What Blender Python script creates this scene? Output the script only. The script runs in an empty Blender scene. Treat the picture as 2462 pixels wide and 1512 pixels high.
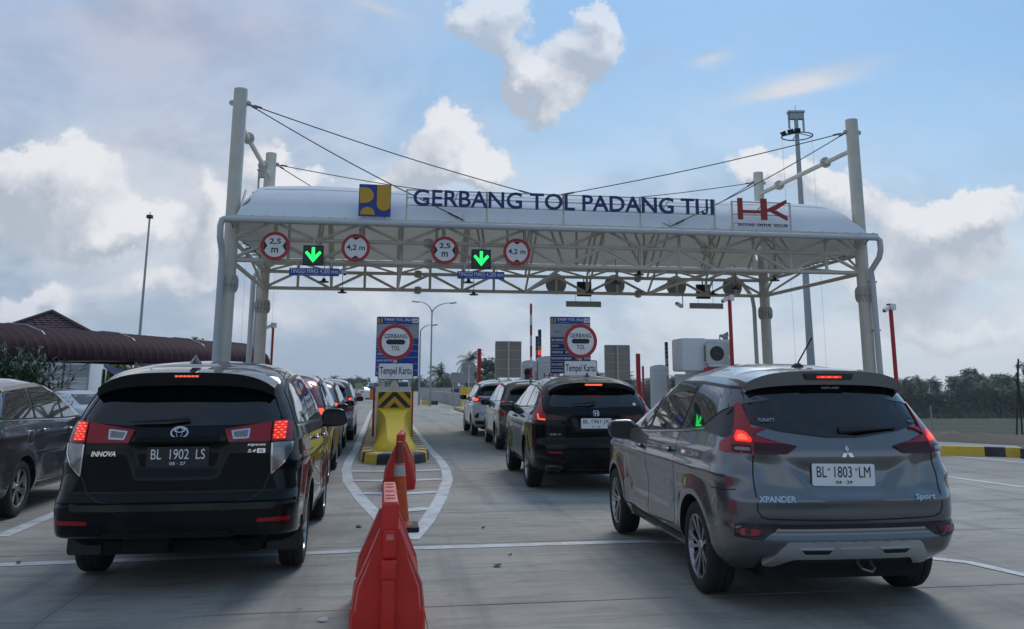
import bpy, bmesh, math, random
import numpy as np
from mathutils import Vector, Matrix, Euler, Quaternion
from mathutils.bvhtree import BVHTree
rnd = random.Random(7)
R = math.radians
SC = bpy.context.scene
COL = SC.collection

# ------------------------------------------------------------------ camera
PXC, PYC, FPX, PITCH, CAMH = 1270.0, 495.0, 2140.0, 11.4, 1.52   # picture measured on a 2461 x 1512 grid
cd = bpy.data.cameras.new('camera'); cam = bpy.data.objects.new('camera', cd); COL.objects.link(cam)
cam.location = (0, 0, CAMH); cam.rotation_euler = (R(90 + PITCH), 0, 0)
cd.sensor_width = 36; cd.lens = 36 * FPX / 2461
cd.shift_x = (1230.5 - PXC) / 2461; cd.shift_y = (PYC - 756) / 2461
cd.clip_start = 0.05; cd.clip_end = 6000
SC.camera = cam

# ------------------------------------------------------------------ world, sun, exposure
SUN_EL, SUN_AZ = 40.0, 14.0      # azimuth from +Y towards +X
sd = Vector((math.sin(R(SUN_AZ)) * math.cos(R(SUN_EL)), math.cos(R(SUN_AZ)) * math.cos(R(SUN_EL)), math.sin(R(SUN_EL))))
SC.view_settings.view_transform = 'Standard'; SC.view_settings.look = 'None'
SC.view_settings.exposure = 0.08; SC.view_settings.gamma = 1.0; SC.view_settings.use_curve_mapping = False
sl = bpy.data.lights.new('sun', 'SUN'); sl.energy = 1.2; sl.angle = R(22); sl.color = (1.0, 0.95, 0.88)
so = bpy.data.objects.new('sun', sl); so.rotation_euler = (-sd).to_track_quat('-Z', 'Y').to_euler(); COL.objects.link(so)

class NT:
    """small helper to write node trees as expressions"""
    def __init__(s, nt): s.nt = nt; s.n = nt.nodes; s.l = nt.links
    def val(s, sock, v):
        if isinstance(v, bpy.types.NodeSocket): s.l.new(v, sock)
        elif isinstance(v, (tuple, list)) and len(v) == 3 and sock.type == 'RGBA': sock.default_value = (*v, 1)
        else: sock.default_value = v
    def m(s, op, a, b=None, c=None, clamp=False):
        n = s.n.new('ShaderNodeMath'); n.operation = op; n.use_clamp = clamp
        s.val(n.inputs[0], a)
        if b is not None: s.val(n.inputs[1], b)
        if c is not None: s.val(n.inputs[2], c)
        return n.outputs[0]
    def vm(s, op, a, b=None):
        n = s.n.new('ShaderNodeVectorMath'); n.operation = op
        s.val(n.inputs[0], a)
        if b is not None: s.val(n.inputs[1], b)
        return n.outputs[0]
    def mix(s, f, a, b, blend='MIX'):
        n = s.n.new('ShaderNodeMix'); n.data_type = 'RGBA'; n.blend_type = blend
        s.val(n.inputs[0], f); s.val(n.inputs[6], a); s.val(n.inputs[7], b)
        return n.outputs[2]
    def noise(s, vec, scale, detail=4, rough=0.5, dist=0.0):
        n = s.n.new('ShaderNodeTexNoise')
        s.val(n.inputs['Vector'], vec); n.inputs['Scale'].default_value = scale
        n.inputs['Detail'].default_value = detail; n.inputs['Roughness'].default_value = rough
        n.inputs['Distortion'].default_value = dist
        return n.outputs[0]
    def ramp(s, f, stops):
        n = s.n.new('ShaderNodeValToRGB'); s.val(n.inputs[0], f)
        cr = n.color_ramp
        while len(cr.elements) < len(stops): cr.elements.new(0.5)
        for e, (p, c) in zip(cr.elements, stops):
            e.position = p; e.color = (*c, 1) if len(c) == 3 else c
        return n.outputs[0]
    def sstep(s, x, a, b):
        n = s.n.new('ShaderNodeMapRange'); n.interpolation_type = 'SMOOTHSTEP'
        s.val(n.inputs[0], x); n.inputs[1].default_value = a; n.inputs[2].default_value = b
        return n.outputs[0]

wd = bpy.data.worlds.new('World'); SC.world = wd; wd.use_nodes = True
w = NT(wd.node_tree); w.n.clear()
out = w.n.new('ShaderNodeOutputWorld'); bg = w.n.new('ShaderNodeBackground'); bg.inputs[1].default_value = 0.1
w.l.new(bg.outputs[0], out.inputs[0])
sky = w.n.new('ShaderNodeTexSky'); sky.sky_type = 'NISHITA'; sky.sun_disc = False
sky.sun_elevation = R(SUN_EL); sky.sun_rotation = R(SUN_AZ)
sky.air_density = 1.0; sky.dust_density = 0.6; sky.ozone_density = 2.0
tc = w.n.new('ShaderNodeTexCoord'); D = tc.outputs['Generated']
sx_ = w.n.new('ShaderNodeSeparateXYZ'); w.l.new(D, sx_.inputs[0])
dx, dy, dz = sx_.outputs
ay = w.m('MAXIMUM', w.m('ABSOLUTE', dy), 0.12)
A_ = w.m('DIVIDE', dx, ay)            # tangent of azimuth
B_ = w.m('DIVIDE', w.m('MAXIMUM', dz, 0.0), ay)            # tangent of elevation
def pix(px, py):
    x = (px - PXC) / FPX; t = R(PITCH); y = (PYC - py) / FPX
    fy = math.cos(t) - y * math.sin(t); fz = math.sin(t) + y * math.cos(t)
    return x / fy, fz / fy
def blob(px, py, rx, ry, k=1.0, rot=0.0):
    a0, b0 = pix(px, py)
    a = w.m('SUBTRACT', A_, a0); b = w.m('SUBTRACT', B_, b0)
    if rot:
        c_, s_ = math.cos(R(rot)), math.sin(R(rot))
        a2 = w.m('ADD', w.m('MULTIPLY', a, c_), w.m('MULTIPLY', b, s_))
        b = w.m('SUBTRACT', w.m('MULTIPLY', b, c_), w.m('MULTIPLY', a, s_)); a = a2
    a = w.m('MULTIPLY', a, FPX / rx); b = w.m('MULTIPLY', b, FPX / ry)
    q = w.m('ADD', w.m('MULTIPLY', a, a), w.m('MULTIPLY', b, b))
    return w.m('MULTIPLY', w.m('EXPONENT', w.m('MULTIPLY', q, -1.0)), k)
def addall(L):
    r = L[0]
    for x in L[1:]: r = w.m('ADD', r, x)
    return r
cmb = w.n.new('ShaderNodeCombineXYZ'); w.val(cmb.inputs[0], A_); w.val(cmb.inputs[1], B_); w.val(cmb.inputs[2], w.m('MULTIPLY', dy, 0.7))
AB = cmb.outputs[0]
def noisec(vec, scale, detail, rough):
    n = w.n.new('ShaderNodeTexNoise'); w.val(n.inputs['Vector'], vec); n.inputs['Scale'].default_value = scale
    n.inputs['Detail'].default_value = detail; n.inputs['Roughness'].default_value = rough; return n.outputs['Color']
def vscale(v, k):
    n = w.n.new('ShaderNodeVectorMath'); n.operation = 'SCALE'; w.val(n.inputs[0], v); n.inputs[3].default_value = k; return n.outputs[0]
wa = vscale(w.vm('SUBTRACT', noisec(AB, 7.0, 2, 0.5), (.5, .5, .5)), 0.085)
wb_ = vscale(w.vm('SUBTRACT', noisec(AB, 24.0, 7, 0.66), (.5, .5, .5)), 0.075)
WP = w.vm('MULTIPLY', w.vm('ADD', w.vm('ADD', AB, wa), wb_), (1.0, 1.0, 0.0))
CL = [(330, 560, 90, 50), (420, 700, 110, 40), (940, 420, 60, 26), (2300, 800, 200, 40), (820, 620, 100, 30), (1078, 300, 62, 52), (1030, 372, 60, 62), (1120, 392, 100, 66), (1200, 425, 62, 44),
      (1100, 40, 56, 64), (1165, 75, 80, 70), (1210, 15, 50, 46), (1235, 165, 74, 58), (1320, 195, 80, 52), (1385, 120, 64, 56), (1450, 85, 54, 66), (1440, 20, 44, 34), (1290, 265, 50, 44),
      (150, 370, 96, 62), (45, 430, 96, 60), (205, 450, 92, 72), (120, 530, 150, 90), (215, 600, 76, 60), (500, 480, 44, 62), (500, 590, 66, 86), (640, 395, 62, 78), (740, 425, 72, 42),
      (1800, 395, 64, 44), (1900, 420, 96, 54), (2020, 455, 92, 62), (2230, 520, 120, 56), (2380, 505, 120, 48), (2280, 610, 200, 84), (60, 765, 120, 46), (2120, 700, 150, 60)]
def cloud(P, lst):
    r = None
    for (px, py, rx, ry) in lst:
        a0, b0 = pix(px, py); q = w.vm('MULTIPLY', w.vm('SUBTRACT', P, (a0, b0, 0)), (FPX / rx, FPX / ry, 0))
        n = w.n.new('ShaderNodeVectorMath'); n.operation = 'DOT_PRODUCT'; w.l.new(q, n.inputs[0]); w.l.new(q, n.inputs[1])
        e = w.m('EXPONENT', w.m('MULTIPLY', n.outputs['Value'], -0.8)); r = e if r is None else w.m('ADD', r, e)
    return r
n1 = w.noise(AB, 6.0, 6, 0.55)
front = w.sstep(dy, 0.0, 0.2)
far_ = w.m('MULTIPLY', w.m('SUBTRACT', 1.0, front), w.m('ADD', 0.45, w.m('MULTIPLY', w.m('SUBTRACT', n1, 0.55), 3.0)))   # broken cloud goes on behind the camera
D1 = w.m('ADD', w.m('MULTIPLY', cloud(WP, CL), front), far_)
D2 = w.m('ADD', w.m('MULTIPLY', cloud(w.vm('ADD', WP, (0.010, 0.026, 0)), CL), front), far_)
cm = w.sstep(D1, 0.36, 0.80)
soft = w.noise(AB, 17.0, 7, 0.62)
lit = w.m('ADD', 0.42, w.m('MULTIPLY', w.m('SUBTRACT', D1, D2), 0.95))
lit = w.m('ADD', lit, w.m('MULTIPLY', w.m('SUBTRACT', soft, 0.5), 1.9), clamp=True)
n2 = w.noise(w.vm('MULTIPLY', AB, (1.0, 2.2, 1.0)), 3.2, 6, 0.6, 0.6)
cumcol = w.mix(lit, (4.3, 4.8, 5.6), (7.9, 8.0, 8.3))
# veil of haze and thin cloud, thicker low down and to the left
hz = w.sstep(B_, 0.40, 0.05)
lf = w.sstep(A_, 0.12, -0.42)
veil = addall([w.m('MULTIPLY', hz, 0.85), w.m('MULTIPLY', lf, 0.7), blob(420, 80, 420, 120, .35), blob(1580, 470, 260, 60, .3), blob(1940, 192, 150, 26, .95, 14), blob(1705, 142, 56, 20, .7, 12), blob(900, 15, 80, 14, .4, -20), blob(1900, 218, 120, 14, .7, 10), blob(1570, 130, 60, 40, .4)])
veil = w.m('ADD', veil, w.m('MULTIPLY', w.m('SUBTRACT', n2, 0.52), 0.9), clamp=True)
veil = w.m('MULTIPLY', veil, 0.93)
vn = w.noise(w.vm('MULTIPLY', AB, (1.0, 1.7, 1.0)), 4.2, 7, 0.58, 0.3)
veilcol = w.mix(w.sstep(vn, 0.38, 0.62), (3.5, 4.3, 5.5), (6.6, 6.9, 7.4))
veilcol = w.mix(w.m('MULTIPLY', w.m('MULTIPLY', lf, w.sstep(B_, 0.12, 0.42)), 0.6), veilcol, (4.0, 4.2, 5.6))
bright = w.m('MULTIPLY', w.sstep(A_, 0.1, 0.5), w.sstep(B_, 0.30, 0.08))
veilcol = w.mix(w.m('MULTIPLY', bright, 0.45), veilcol, (7.6, 7.7, 7.8))
blue = w.mix(0.75, sky.outputs[0], w.mix(w.sstep(B_, 0.1, 0.5), (3.9, 6.1, 8.2), (2.0, 4.5, 7.8)))
c = w.mix(veil, blue, veilcol)
cm = w.m('MULTIPLY', cm, w.m('ADD', 0.55, w.m('MULTIPLY', w.sstep(B_, 0.04, 0.16), 0.38)))
cm = w.m('MULTIPLY', cm, w.m('SUBTRACT', 1.0, w.m('MULTIPLY', w.sstep(B_, 0.34, 0.46), 0.28)))
c = w.mix(cm, c, cumcol)
# overhead and behind the camera: unseen upper sky toned down to a darker blue
c = w.mix(w.m('MULTIPLY', w.m('MULTIPLY', w.sstep(dy, 0.25, -0.35), w.sstep(dz, 0.12, 0.5)), 0.7), c, (1.9, 2.7, 4.0))
w.val(bg.inputs[0], c)

# ------------------------------------------------------------------ materials
MATS = {}
def mat(name, col, rough=0.6, metal=0.0, coat=0.0, emit=None, es=0.0, var=0.0, vscale=3.0, bump=0.0, bscale=40.0, spec=0.5, trans=0.0, alpha=1.0, stretch=None):
    if name in MATS: return MATS[name]
    m_ = bpy.data.materials.new(name); m_.use_nodes = True
    t = NT(m_.node_tree); b = t.n['Principled BSDF']
    b.inputs['Base Color'].default_value = (*col, 1); b.inputs['Roughness'].default_value = rough
    b.inputs['Metallic'].default_value = metal; b.inputs['Coat Weight'].default_value = coat
    b.inputs['Coat Roughness'].default_value = 0.03; b.inputs['Specular IOR Level'].default_value = spec
    b.inputs['Transmission Weight'].default_value = trans; b.inputs['Alpha'].default_value = alpha
    if emit: b.inputs['Emission Color'].default_value = (*emit, 1); b.inputs['Emission Strength'].default_value = es
    if var or bump:
        g = t.n.new('ShaderNodeNewGeometry').outputs['Position']
        if stretch: g = t.vm('MULTIPLY', g, stretch)
        if var:
            n = t.noise(g, vscale, 6, 0.6)
            f = t.m('ADD', 1.0 - var, t.m('MULTIPLY', n, 2 * var))
            mx = t.n.new('ShaderNodeVectorMath'); mx.operation = 'SCALE'
            mx.inputs[0].default_value = col; t.l.new(f, mx.inputs[3]); t.l.new(mx.outputs[0], b.inputs['Base Color'])
        if bump:
            bn = t.n.new('ShaderNodeBump'); bn.inputs['Strength'].default_value = bump; bn.inputs['Distance'].default_value = 0.02
            t.l.new(t.noise(g, bscale, 5, 0.6), bn.inputs['Height']); t.l.new(bn.outputs[0], b.inputs['Normal'])
    MATS[name] = m_; return m_

A9 = R(9.2); O_ = Vector((-8.96, 26.5, 0))
UX = Vector((math.cos(A9), math.sin(A9), 0)); VX = Vector((-math.sin(A9), math.cos(A9), 0))
def W(u, v, z=0.0): return O_ + UX * u + VX * v + Vector((0, 0, z))

def uvnodes(t):
    g = t.n.new('ShaderNodeNewGeometry').outputs['Position']
    mp = t.n.new('ShaderNodeVectorRotate'); mp.rotation_type = 'Z_AXIS'; mp.inputs['Angle'].default_value = -A9
    t.l.new(g, mp.inputs['Vector']); return mp.outputs[0]

def concrete_mat():
    m_ = bpy.data.materials.new('road_concrete'); m_.use_nodes = True; t = NT(m_.node_tree); b = t.n['Principled BSDF']
    p = uvnodes(t)
    big = t.noise(p, 0.22, 5, 0.6, 0.3); mid = t.noise(t.vm('MULTIPLY', p, (0.5, 1.6, 1)), 1.3, 6, 0.65, 0.2)
    streak = t.noise(t.vm('MULTIPLY', p, (1.0, 6.5, 1)), 1.3, 8, 0.72, 0.5)
    fine = t.noise(p, 60, 4, 0.7)
    oi = t.n.new('ShaderNodeObjectInfo').outputs['Random']
    base = t.mix(t.sstep(big, 0.3, 0.7), (0.285, 0.260, 0.220), (0.415, 0.380, 0.325))
    base = t.mix(t.m('MULTIPLY', t.sstep(mid, 0.45, 0.75), 0.5), base, (0.185, 0.178, 0.165))
    base = t.mix(t.m('MULTIPLY', t.sstep(streak, 0.50, 0.66), 0.50), base, (0.13, 0.128, 0.125))
    base = t.mix(t.m('MULTIPLY', t.sstep(streak, 0.44, 0.26), 0.35), base, (0.40, 0.40, 0.39))
    # grey tyre wear running along the lanes
    wear = t.noise(t.vm('MULTIPLY', p, (1.6, 0.10, 1)), 1.0, 4, 0.6)
    base = t.mix(t.m('MULTIPLY', t.sstep(wear, 0.48, 0.66), 0.45), base, (0.12, 0.122, 0.128))
    patch = t.noise(t.vm('MULTIPLY', p, (0.35, 1.5, 1)), 0.9, 7, 0.75, 0.8)
    base = t.mix(t.m('MULTIPLY', t.sstep(patch, 0.55, 0.64), 0.5), base, (0.15, 0.15, 0.155))
    blot = t.noise(p, 2.6, 9, 0.78, 0.6)
    base = t.mix(t.m('MULTIPLY', t.sstep(blot, 0.52, 0.70), 0.45), base, (0.15, 0.145, 0.135))
    base = t.mix(t.m('MULTIPLY', t.sstep(blot, 0.44, 0.30), 0.30), base, (0.46, 0.44, 0.40))
    spots = t.noise(p, 4.5, 3, 0.5)
    base = t.mix(t.m('MULTIPLY', t.sstep(spots, 0.70, 0.76), 0.6), base, (0.09, 0.09, 0.09))
    sc = t.n.new('ShaderNodeVectorMath'); sc.operation = 'SCALE'; t.l.new(base, sc.inputs[0])
    k = t.m('ADD', 0.80, t.m('ADD', t.m('MULTIPLY', fine, 0.26), t.m('MULTIPLY', oi, 0.06)))
    t.l.new(k, sc.inputs[3]); t.l.new(sc.outputs[0], b.inputs['Base Color'])
    b.inputs['Roughness'].default_value = 0.72
    t.l.new(t.m('ADD', 0.58, t.m('MULTIPLY', mid, 0.3)), b.inputs['Roughness'])
    bn = t.n.new('ShaderNodeBump'); bn.inputs['Strength'].default_value = 0.35; bn.inputs['Distance'].default_value = 0.006
    hgt = t.m('ADD', t.m('MULTIPLY', t.noise(t.vm('MULTIPLY', p, (2.0, 22.0, 1)), 3.0, 4, 0.6), 0.45), t.m('MULTIPLY', fine, 0.4))
    t.l.new(hgt, bn.inputs['Height']); t.l.new(bn.outputs[0], b.inputs['Normal'])
    return m_
M_CONC = concrete_mat()
def wornpaint(name, col, amount=0.35, under=(0.25, 0.25, 0.245)):
    m_ = bpy.data.materials.new(name); m_.use_nodes = True; t = NT(m_.node_tree); b = t.n['Principled BSDF']
    g = t.n.new('ShaderNodeNewGeometry').outputs['Position']
    n = t.noise(g, 2.2, 8, 0.75, 0.4); n2_ = t.noise(g, 22, 4, 0.7)
    f = t.m('MULTIPLY', t.sstep(t.m('ADD', n, t.m('MULTIPLY', n2_, 0.35)), 0.62, 0.92), amount * 2)
    c_ = t.mix(f, col, under)
    c_ = t.mix(t.m('MULTIPLY', n2_, 0.25), c_, tuple(x * 0.6 for x in col))
    t.l.new(c_, b.inputs['Base Color']); b.inputs['Roughness'].default_value = 0.6
    bn = t.n.new('ShaderNodeBump'); bn.inputs['Strength'].default_value = 0.2; bn.inputs['Distance'].default_value = 0.01
    t.l.new(n2_, bn.inputs['Height']); t.l.new(bn.outputs[0], b.inputs['Normal'])
    MATS[name] = m_; return m_
M_WLINE = wornpaint('road_white_paint', (0.64, 0.645, 0.64), 0.48)
M_KY = wornpaint('kerb_yellow_paint', (0.78, 0.50, 0.03), 0.22, (0.35, 0.3, 0.2))
M_KK = wornpaint('kerb_black_paint', (0.025, 0.026, 0.03), 0.3, (0.18, 0.18, 0.17))
M_KR = wornpaint('kerb_red_paint', (0.35, 0.03, 0.03), 0.2)
M_YEL = wornpaint('nose_yellow_paint', (0.86, 0.54, 0.012), 0.12, (0.55, 0.38, 0.08))
M_JOINT = mat('joint_dark', (0.05, 0.05, 0.05), 0.9)
M_STEEL = mat('white_painted_steel', (0.62, 0.58, 0.49), 0.42, var=0.22, vscale=2.0, bump=0.05, bscale=8)
M_STEELD = mat('white_painted_steel_weathered', (0.55, 0.53, 0.47), 0.5, var=0.15, vscale=2.5)
M_MEMB = mat('white_membrane', (0.84, 0.85, 0.86), 0.85, spec=0.2, var=0.10, vscale=1.2, bump=0.03, bscale=3)
M_PVC = mat('grey_pvc_pipe', (0.55, 0.56, 0.57), 0.45, var=0.05)
M_GALV = mat('galvanised_steel', (0.36, 0.38, 0.39), 0.45, 0.6, var=0.15, vscale=4)
M_CABLE = mat('steel_cable', (0.10, 0.10, 0.11), 0.5, 0.5)
M_BLUEL = mat('letter_navy', (0.012, 0.028, 0.15), 0.5, var=0.08)
M_SBLUE = mat('sign_blue', (0.012, 0.05, 0.30), 0.45, var=0.12, vscale=6)
M_SNAVY = mat('sign_navy', (0.015, 0.02, 0.12), 0.45)
M_YL = mat('logo_yellow', (0.62, 0.34, 0.02), 0.5)
M_RED = mat('sign_red', (0.50, 0.018, 0.025), 0.45, var=0.1, vscale=5)
M_REDL = mat('logo_red', (0.35, 0.025, 0.025), 0.5)
M_WS = mat('sign_white', (0.84, 0.85, 0.85), 0.45, var=0.06, vscale=5)
M_BS = mat('sign_black', (0.012, 0.012, 0.015), 0.5)
M_BACK = mat('aluminium_sign_back', (0.33, 0.33, 0.33), 0.5, 0.4, var=0.12, vscale=3)
M_PLAS = mat('barrier_red_plastic', (0.62, 0.020, 0.009), 0.42, var=0.22, vscale=5, bump=0.12, bscale=9)
M_PLAS2 = mat('barrier_red_plastic_scuffed', (0.66, 0.17, 0.14), 0.6, var=0.3, vscale=14)
M_ORG = mat('cone_orange_rubber', (0.75, 0.10, 0.018), 0.5, var=0.35, vscale=12)
M_DRUB = mat('black_rubber', (0.018, 0.018, 0.018), 0.75, var=0.3, vscale=20)
M_TYRE = mat('tyre_rubber', (0.016, 0.016, 0.017), 0.8, var=0.3, vscale=12, bump=0.2, bscale=60)
M_LINER = mat('wheel_arch_liner', (0.008, 0.008, 0.008), 0.9)
M_RIM = mat('alloy_silver', (0.42, 0.43, 0.44), 0.28, 0.9)
M_RIMD = mat('alloy_dark', (0.03, 0.03, 0.033), 0.4, 0.4)
M_GLASS = mat('tinted_glass', (0.003, 0.004, 0.005), 0.02, 0.0, coat=0.0, spec=0.8)
M_GLASSB = mat('tinted_glass_side', (0.012, 0.014, 0.016), 0.02, 0.0, coat=1.0, spec=1.0)
M_TRIM = mat('black_trim', (0.012, 0.012, 0.013), 0.42, var=0.15, vscale=30)
M_CHROME = mat('chrome', (0.62, 0.63, 0.65), 0.12, 1.0)
M_LRED = mat('lamp_red_lens', (0.34, 0.006, 0.010), 0.10, coat=0.4, spec=0.4)
M_LDARK = mat('lamp_smoked_lens', (0.05, 0.006, 0.008), 0.10, coat=0.3, spec=0.3)
M_LWHITE = mat('lamp_clear_lens', (0.22, 0.22, 0.22), 0.14, 0.5, coat=1.0, var=0.6, vscale=45)
M_LGLOW = mat('brake_light_glow', (0.5, 0.01, 0.01), 0.3, emit=(1.0, 0.035, 0.02), es=0.75)
M_LGLOW2 = mat('brake_light_hot', (0.6, 0.05, 0.02), 0.3, emit=(1.0, 0.10, 0.05), es=1.3)
M_GREEN = mat('green_led', (0.0, 0.5, 0.05), 0.5, emit=(0.02, 1.0, 0.14), es=1.6)
M_PLATEK = mat('plate_black', (0.012, 0.014, 0.016), 0.4)
M_PLATEW = mat('plate_white', (0.82, 0.83, 0.84), 0.4, var=0.05)
M_WALL = mat('white_wall', (0.70, 0.71, 0.72), 0.7, var=0.08, vscale=1.5)
M_ROOFM = mat('maroon_metal', (0.030, 0.006, 0.017), 0.75, var=0.4, vscale=1.2, spec=0.12)
M_TILE = mat('maroon_tile', (0.070, 0.026, 0.034), 0.55, var=0.2, vscale=5)
M_GRASS = mat('grass_ground', (0.055, 0.065, 0.030), 0.95, var=0.4, vscale=0.3, bump=0.5, bscale=2)
M_DIRT = mat('dirt_ground', (0.135, 0.105, 0.075), 0.95, var=0.35, vscale=0.8, bump=0.5, bscale=3)
M_FOOT = mat('footpath_concrete', (0.33, 0.33, 0.32), 0.8, var=0.12, vscale=1.2)

# ------------------------------------------------------------------ object helpers
def tag(o, label=None, cat=None, group=None, kind=None):
    if label: o['label'] = label
    if cat: o['category'] = cat
    if group: o['group'] = group
    if kind: o['kind'] = kind
    return o
def thing(name, label, cat, loc, rot=0.0, group=None):
    o = bpy.data.objects.new(name, None); o.empty_display_size = 0.2
    o.location = loc; o.rotation_euler = (0, 0, rot); COL.objects.link(o)
    return tag(o, label, cat, group)
def thuv(name, label, cat, u, v, z=0.0, group=None, rot=0.0): return thing(name, label, cat, W(u, v, z), A9 + rot, group)
def mesh(name, verts, faces, mats, smooth=False, angle=None, idx=None):
    me = bpy.data.meshes.new(name); me.from_pydata([tuple(v) for v in verts], [], faces)
    if not isinstance(mats, (list, tuple)): mats = [mats]
    for m_ in mats: me.materials.append(m_)
    if idx is not None: me.polygons.foreach_set('material_index', idx)
    if smooth:
        me.polygons.foreach_set('use_smooth', [True] * len(me.polygons))
        if angle: me.set_sharp_from_angle(angle=R(angle))
    me.update(); return me
def link(name, me, parent=None, M=None, label=None):
    o = bpy.data.objects.new(name, me); COL.objects.link(o)
    if parent is not None: o.parent = parent
    if M is not None: o.matrix_basis = M
    if label: o['label'] = label
    return o
def obj(name, verts, faces, m_, parent=None, M=None, smooth=False, angle=None, idx=None, label=None):
    return link(name, mesh(name, verts, faces, m_, smooth, angle, idx), parent, M, label)
_cache = {}
def unit_cyl(m_, n=12, taper=1.0):
    k = ('cyl', m_.name, n, taper)
    if k not in _cache:
        vs, fs = [], []
        for j, (z, r) in enumerate(((0, 1), (1, taper))):
            for i in range(n): a = 2 * math.pi * i / n; vs.append((r * math.cos(a), r * math.sin(a), z))
        for i in range(n): fs.append((i, (i + 1) % n, n + (i + 1) % n, n + i))
        fs.append(tuple(range(n - 1, -1, -1))); fs.append(tuple(range(n, 2 * n)))
        _cache[k] = mesh('unit_tube', vs, fs, m_, True, 40)
    return _cache[k]
def unit_box(m_, bev=0.0):
    k = ('box', m_.name, bev)
    if k not in _cache:
        vs = [(x, y, z) for z in (-.5, .5) for y in (-.5, .5) for x in (-.5, .5)]
        fs = [(0, 2, 3, 1), (4, 5, 7, 6), (0, 1, 5, 4), (2, 6, 7, 3), (0, 4, 6, 2), (1, 3, 7, 5)]
        _cache[k] = mesh('unit_block', vs, fs, m_)
    return _cache[k]
def tube(name, a, b, r, m_, parent=None, n=12, taper=1.0, label=None):
    a = Vector(a); b = Vector(b); d = b - a; L = d.length
    q = d.to_track_quat('Z', 'Y') if L > 1e-6 else Quaternion()
    M = Matrix.Translation(a) @ q.to_matrix().to_4x4() @ Matrix.Diagonal((r, r, L, 1))
    return link(name, unit_cyl(m_, n, taper), parent, M, label)
def box(name, size, loc, m_, parent=None, rot=(0, 0, 0), label=None):
    M = Matrix.Translation(loc) @ Euler(rot).to_matrix().to_4x4() @ Matrix.Diagonal((size[0], size[1], size[2], 1))
    return link(name, unit_box(m_), parent, M, label)
def bbox(name, size, loc, m_, parent=None, rot=(0, 0, 0), bev=0.02, seg=2, label=None):
    bm = bmesh.new(); bmesh.ops.create_cube(bm, size=1.0)
    bmesh.ops.scale(bm, vec=size, verts=bm.verts)
    bmesh.ops.bevel(bm, geom=bm.edges[:], offset=bev, segments=seg, affect='EDGES', profile=0.6)
    me = bpy.data.meshes.new(name); bm.to_mesh(me); bm.free(); me.materials.append(m_)
    me.polygons.foreach_set('use_smooth', [True] * len(me.polygons)); me.set_sharp_from_angle(angle=R(35))
    return link(name, me, parent, Matrix.Translation(loc) @ Euler(rot).to_matrix().to_4x4(), label)
def prism(name, pts, d0, d1, m_, parent=None, M=None, axis='y', label=None, smooth=False):
    """extrude a 2-D outline (x,z) along y from d0 to d1 (axis='y') or (x,y) along z (axis='z') or (y,z) along x"""
    n = len(pts)
    def p(q, d): return (q[0], d, q[1]) if axis == 'y' else ((q[0], q[1], d) if axis == 'z' else (d, q[0], q[1]))
    vs = [p(q, d0) for q in pts] + [p(q, d1) for q in pts]
    fs = [tuple(range(n)), tuple(range(2 * n - 1, n - 1, -1))] + [(i + n, (i + 1) % n + n, (i + 1) % n, i) for i in range(n)]
    me = mesh(name, vs, fs, m_)
    bm = bmesh.new(); bm.from_mesh(me); bmesh.ops.recalc_face_normals(bm, faces=bm.faces[:]); bm.to_mesh(me); bm.free()
    if smooth: me.polygons.foreach_set('use_smooth', [True] * len(me.polygons)); me.set_sharp_from_angle(angle=R(40))
    return link(name, me, parent, M, label)
def circle(cx, cy, r, n=40, a0=0, a1=360): return [(cx + r * math.cos(R(a0 + (a1 - a0) * i / n)), cy + r * math.sin(R(a0 + (a1 - a0) * i / n))) for i in range(n if a1 - a0 >= 360 else n + 1)]
def rrect(cx, cz, w_, h_, r, n=5):
    P = []
    for sx, sz, a0 in ((1, 1, 0), (-1, 1, 90), (-1, -1, 180), (1, -1, 270)):
        for i in range(n + 1):
            a = R(a0 + 90 * i / n); P.append((cx + sx * (w_ / 2 - r) + r * math.cos(a), cz + sz * (h_ / 2 - r) + r * math.sin(a)))
    return P
def lathe(name, prof, m_, parent=None, M=None, n=24, smooth=True, axis='z', label=None, angle=40):
    vs, fs = [], []
    for (r, z) in prof:
        for i in range(n):
            a = 2 * math.pi * i / n
            vs.append((r * math.cos(a), r * math.sin(a), z) if axis == 'z' else (z, r * math.cos(a), r * math.sin(a)))
    for j in range(len(prof) - 1):
        for i in range(n): fs.append((j * n + i, j * n + (i + 1) % n, (j + 1) * n + (i + 1) % n, (j + 1) * n + i))
    if prof[0][0] > 1e-4: fs.append(tuple(range(n - 1, -1, -1)))
    if prof[-1][0] > 1e-4: fs.append(tuple(range((len(prof) - 1) * n, len(prof) * n)))
    return obj(name, vs, fs, m_, parent, M, smooth, angle, label=label)
def sweep(name, pts, r, m_, parent=None, n=10, label=None):
    """round tube through a list of points"""
    vs, fs = [], []; pts = [Vector(p) for p in pts]; rs = r if isinstance(r, (list, tuple)) else [r] * len(pts)
    up = Vector((0, 0, 1)); 
    for j, p in enumerate(pts):
        d = (pts[min(j + 1, len(pts) - 1)] - pts[max(j - 1, 0)]).normalized()
        a = d.cross(up if abs(d.z) < 0.95 else Vector((1, 0, 0))).normalized()
        if j and a.dot(pa) < 0: a = -a
        if j: a = (pa - d * pa.dot(d)).normalized()
        pa = a; b = d.cross(a)
        for i in range(n): t = 2 * math.pi * i / n; vs.append(p + (a * math.cos(t) + b * math.sin(t)) * rs[j])
    for j in range(len(pts) - 1):
        for i in range(n): fs.append((j * n + i, j * n + (i + 1) % n, (j + 1) * n + (i + 1) % n, (j + 1) * n + i))
    fs.append(tuple(range(n - 1, -1, -1))); fs.append(tuple(range((len(pts) - 1) * n, len(pts) * n)))
    return obj(name, vs, fs, m_, parent, None, True, 50, label=label)

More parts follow.
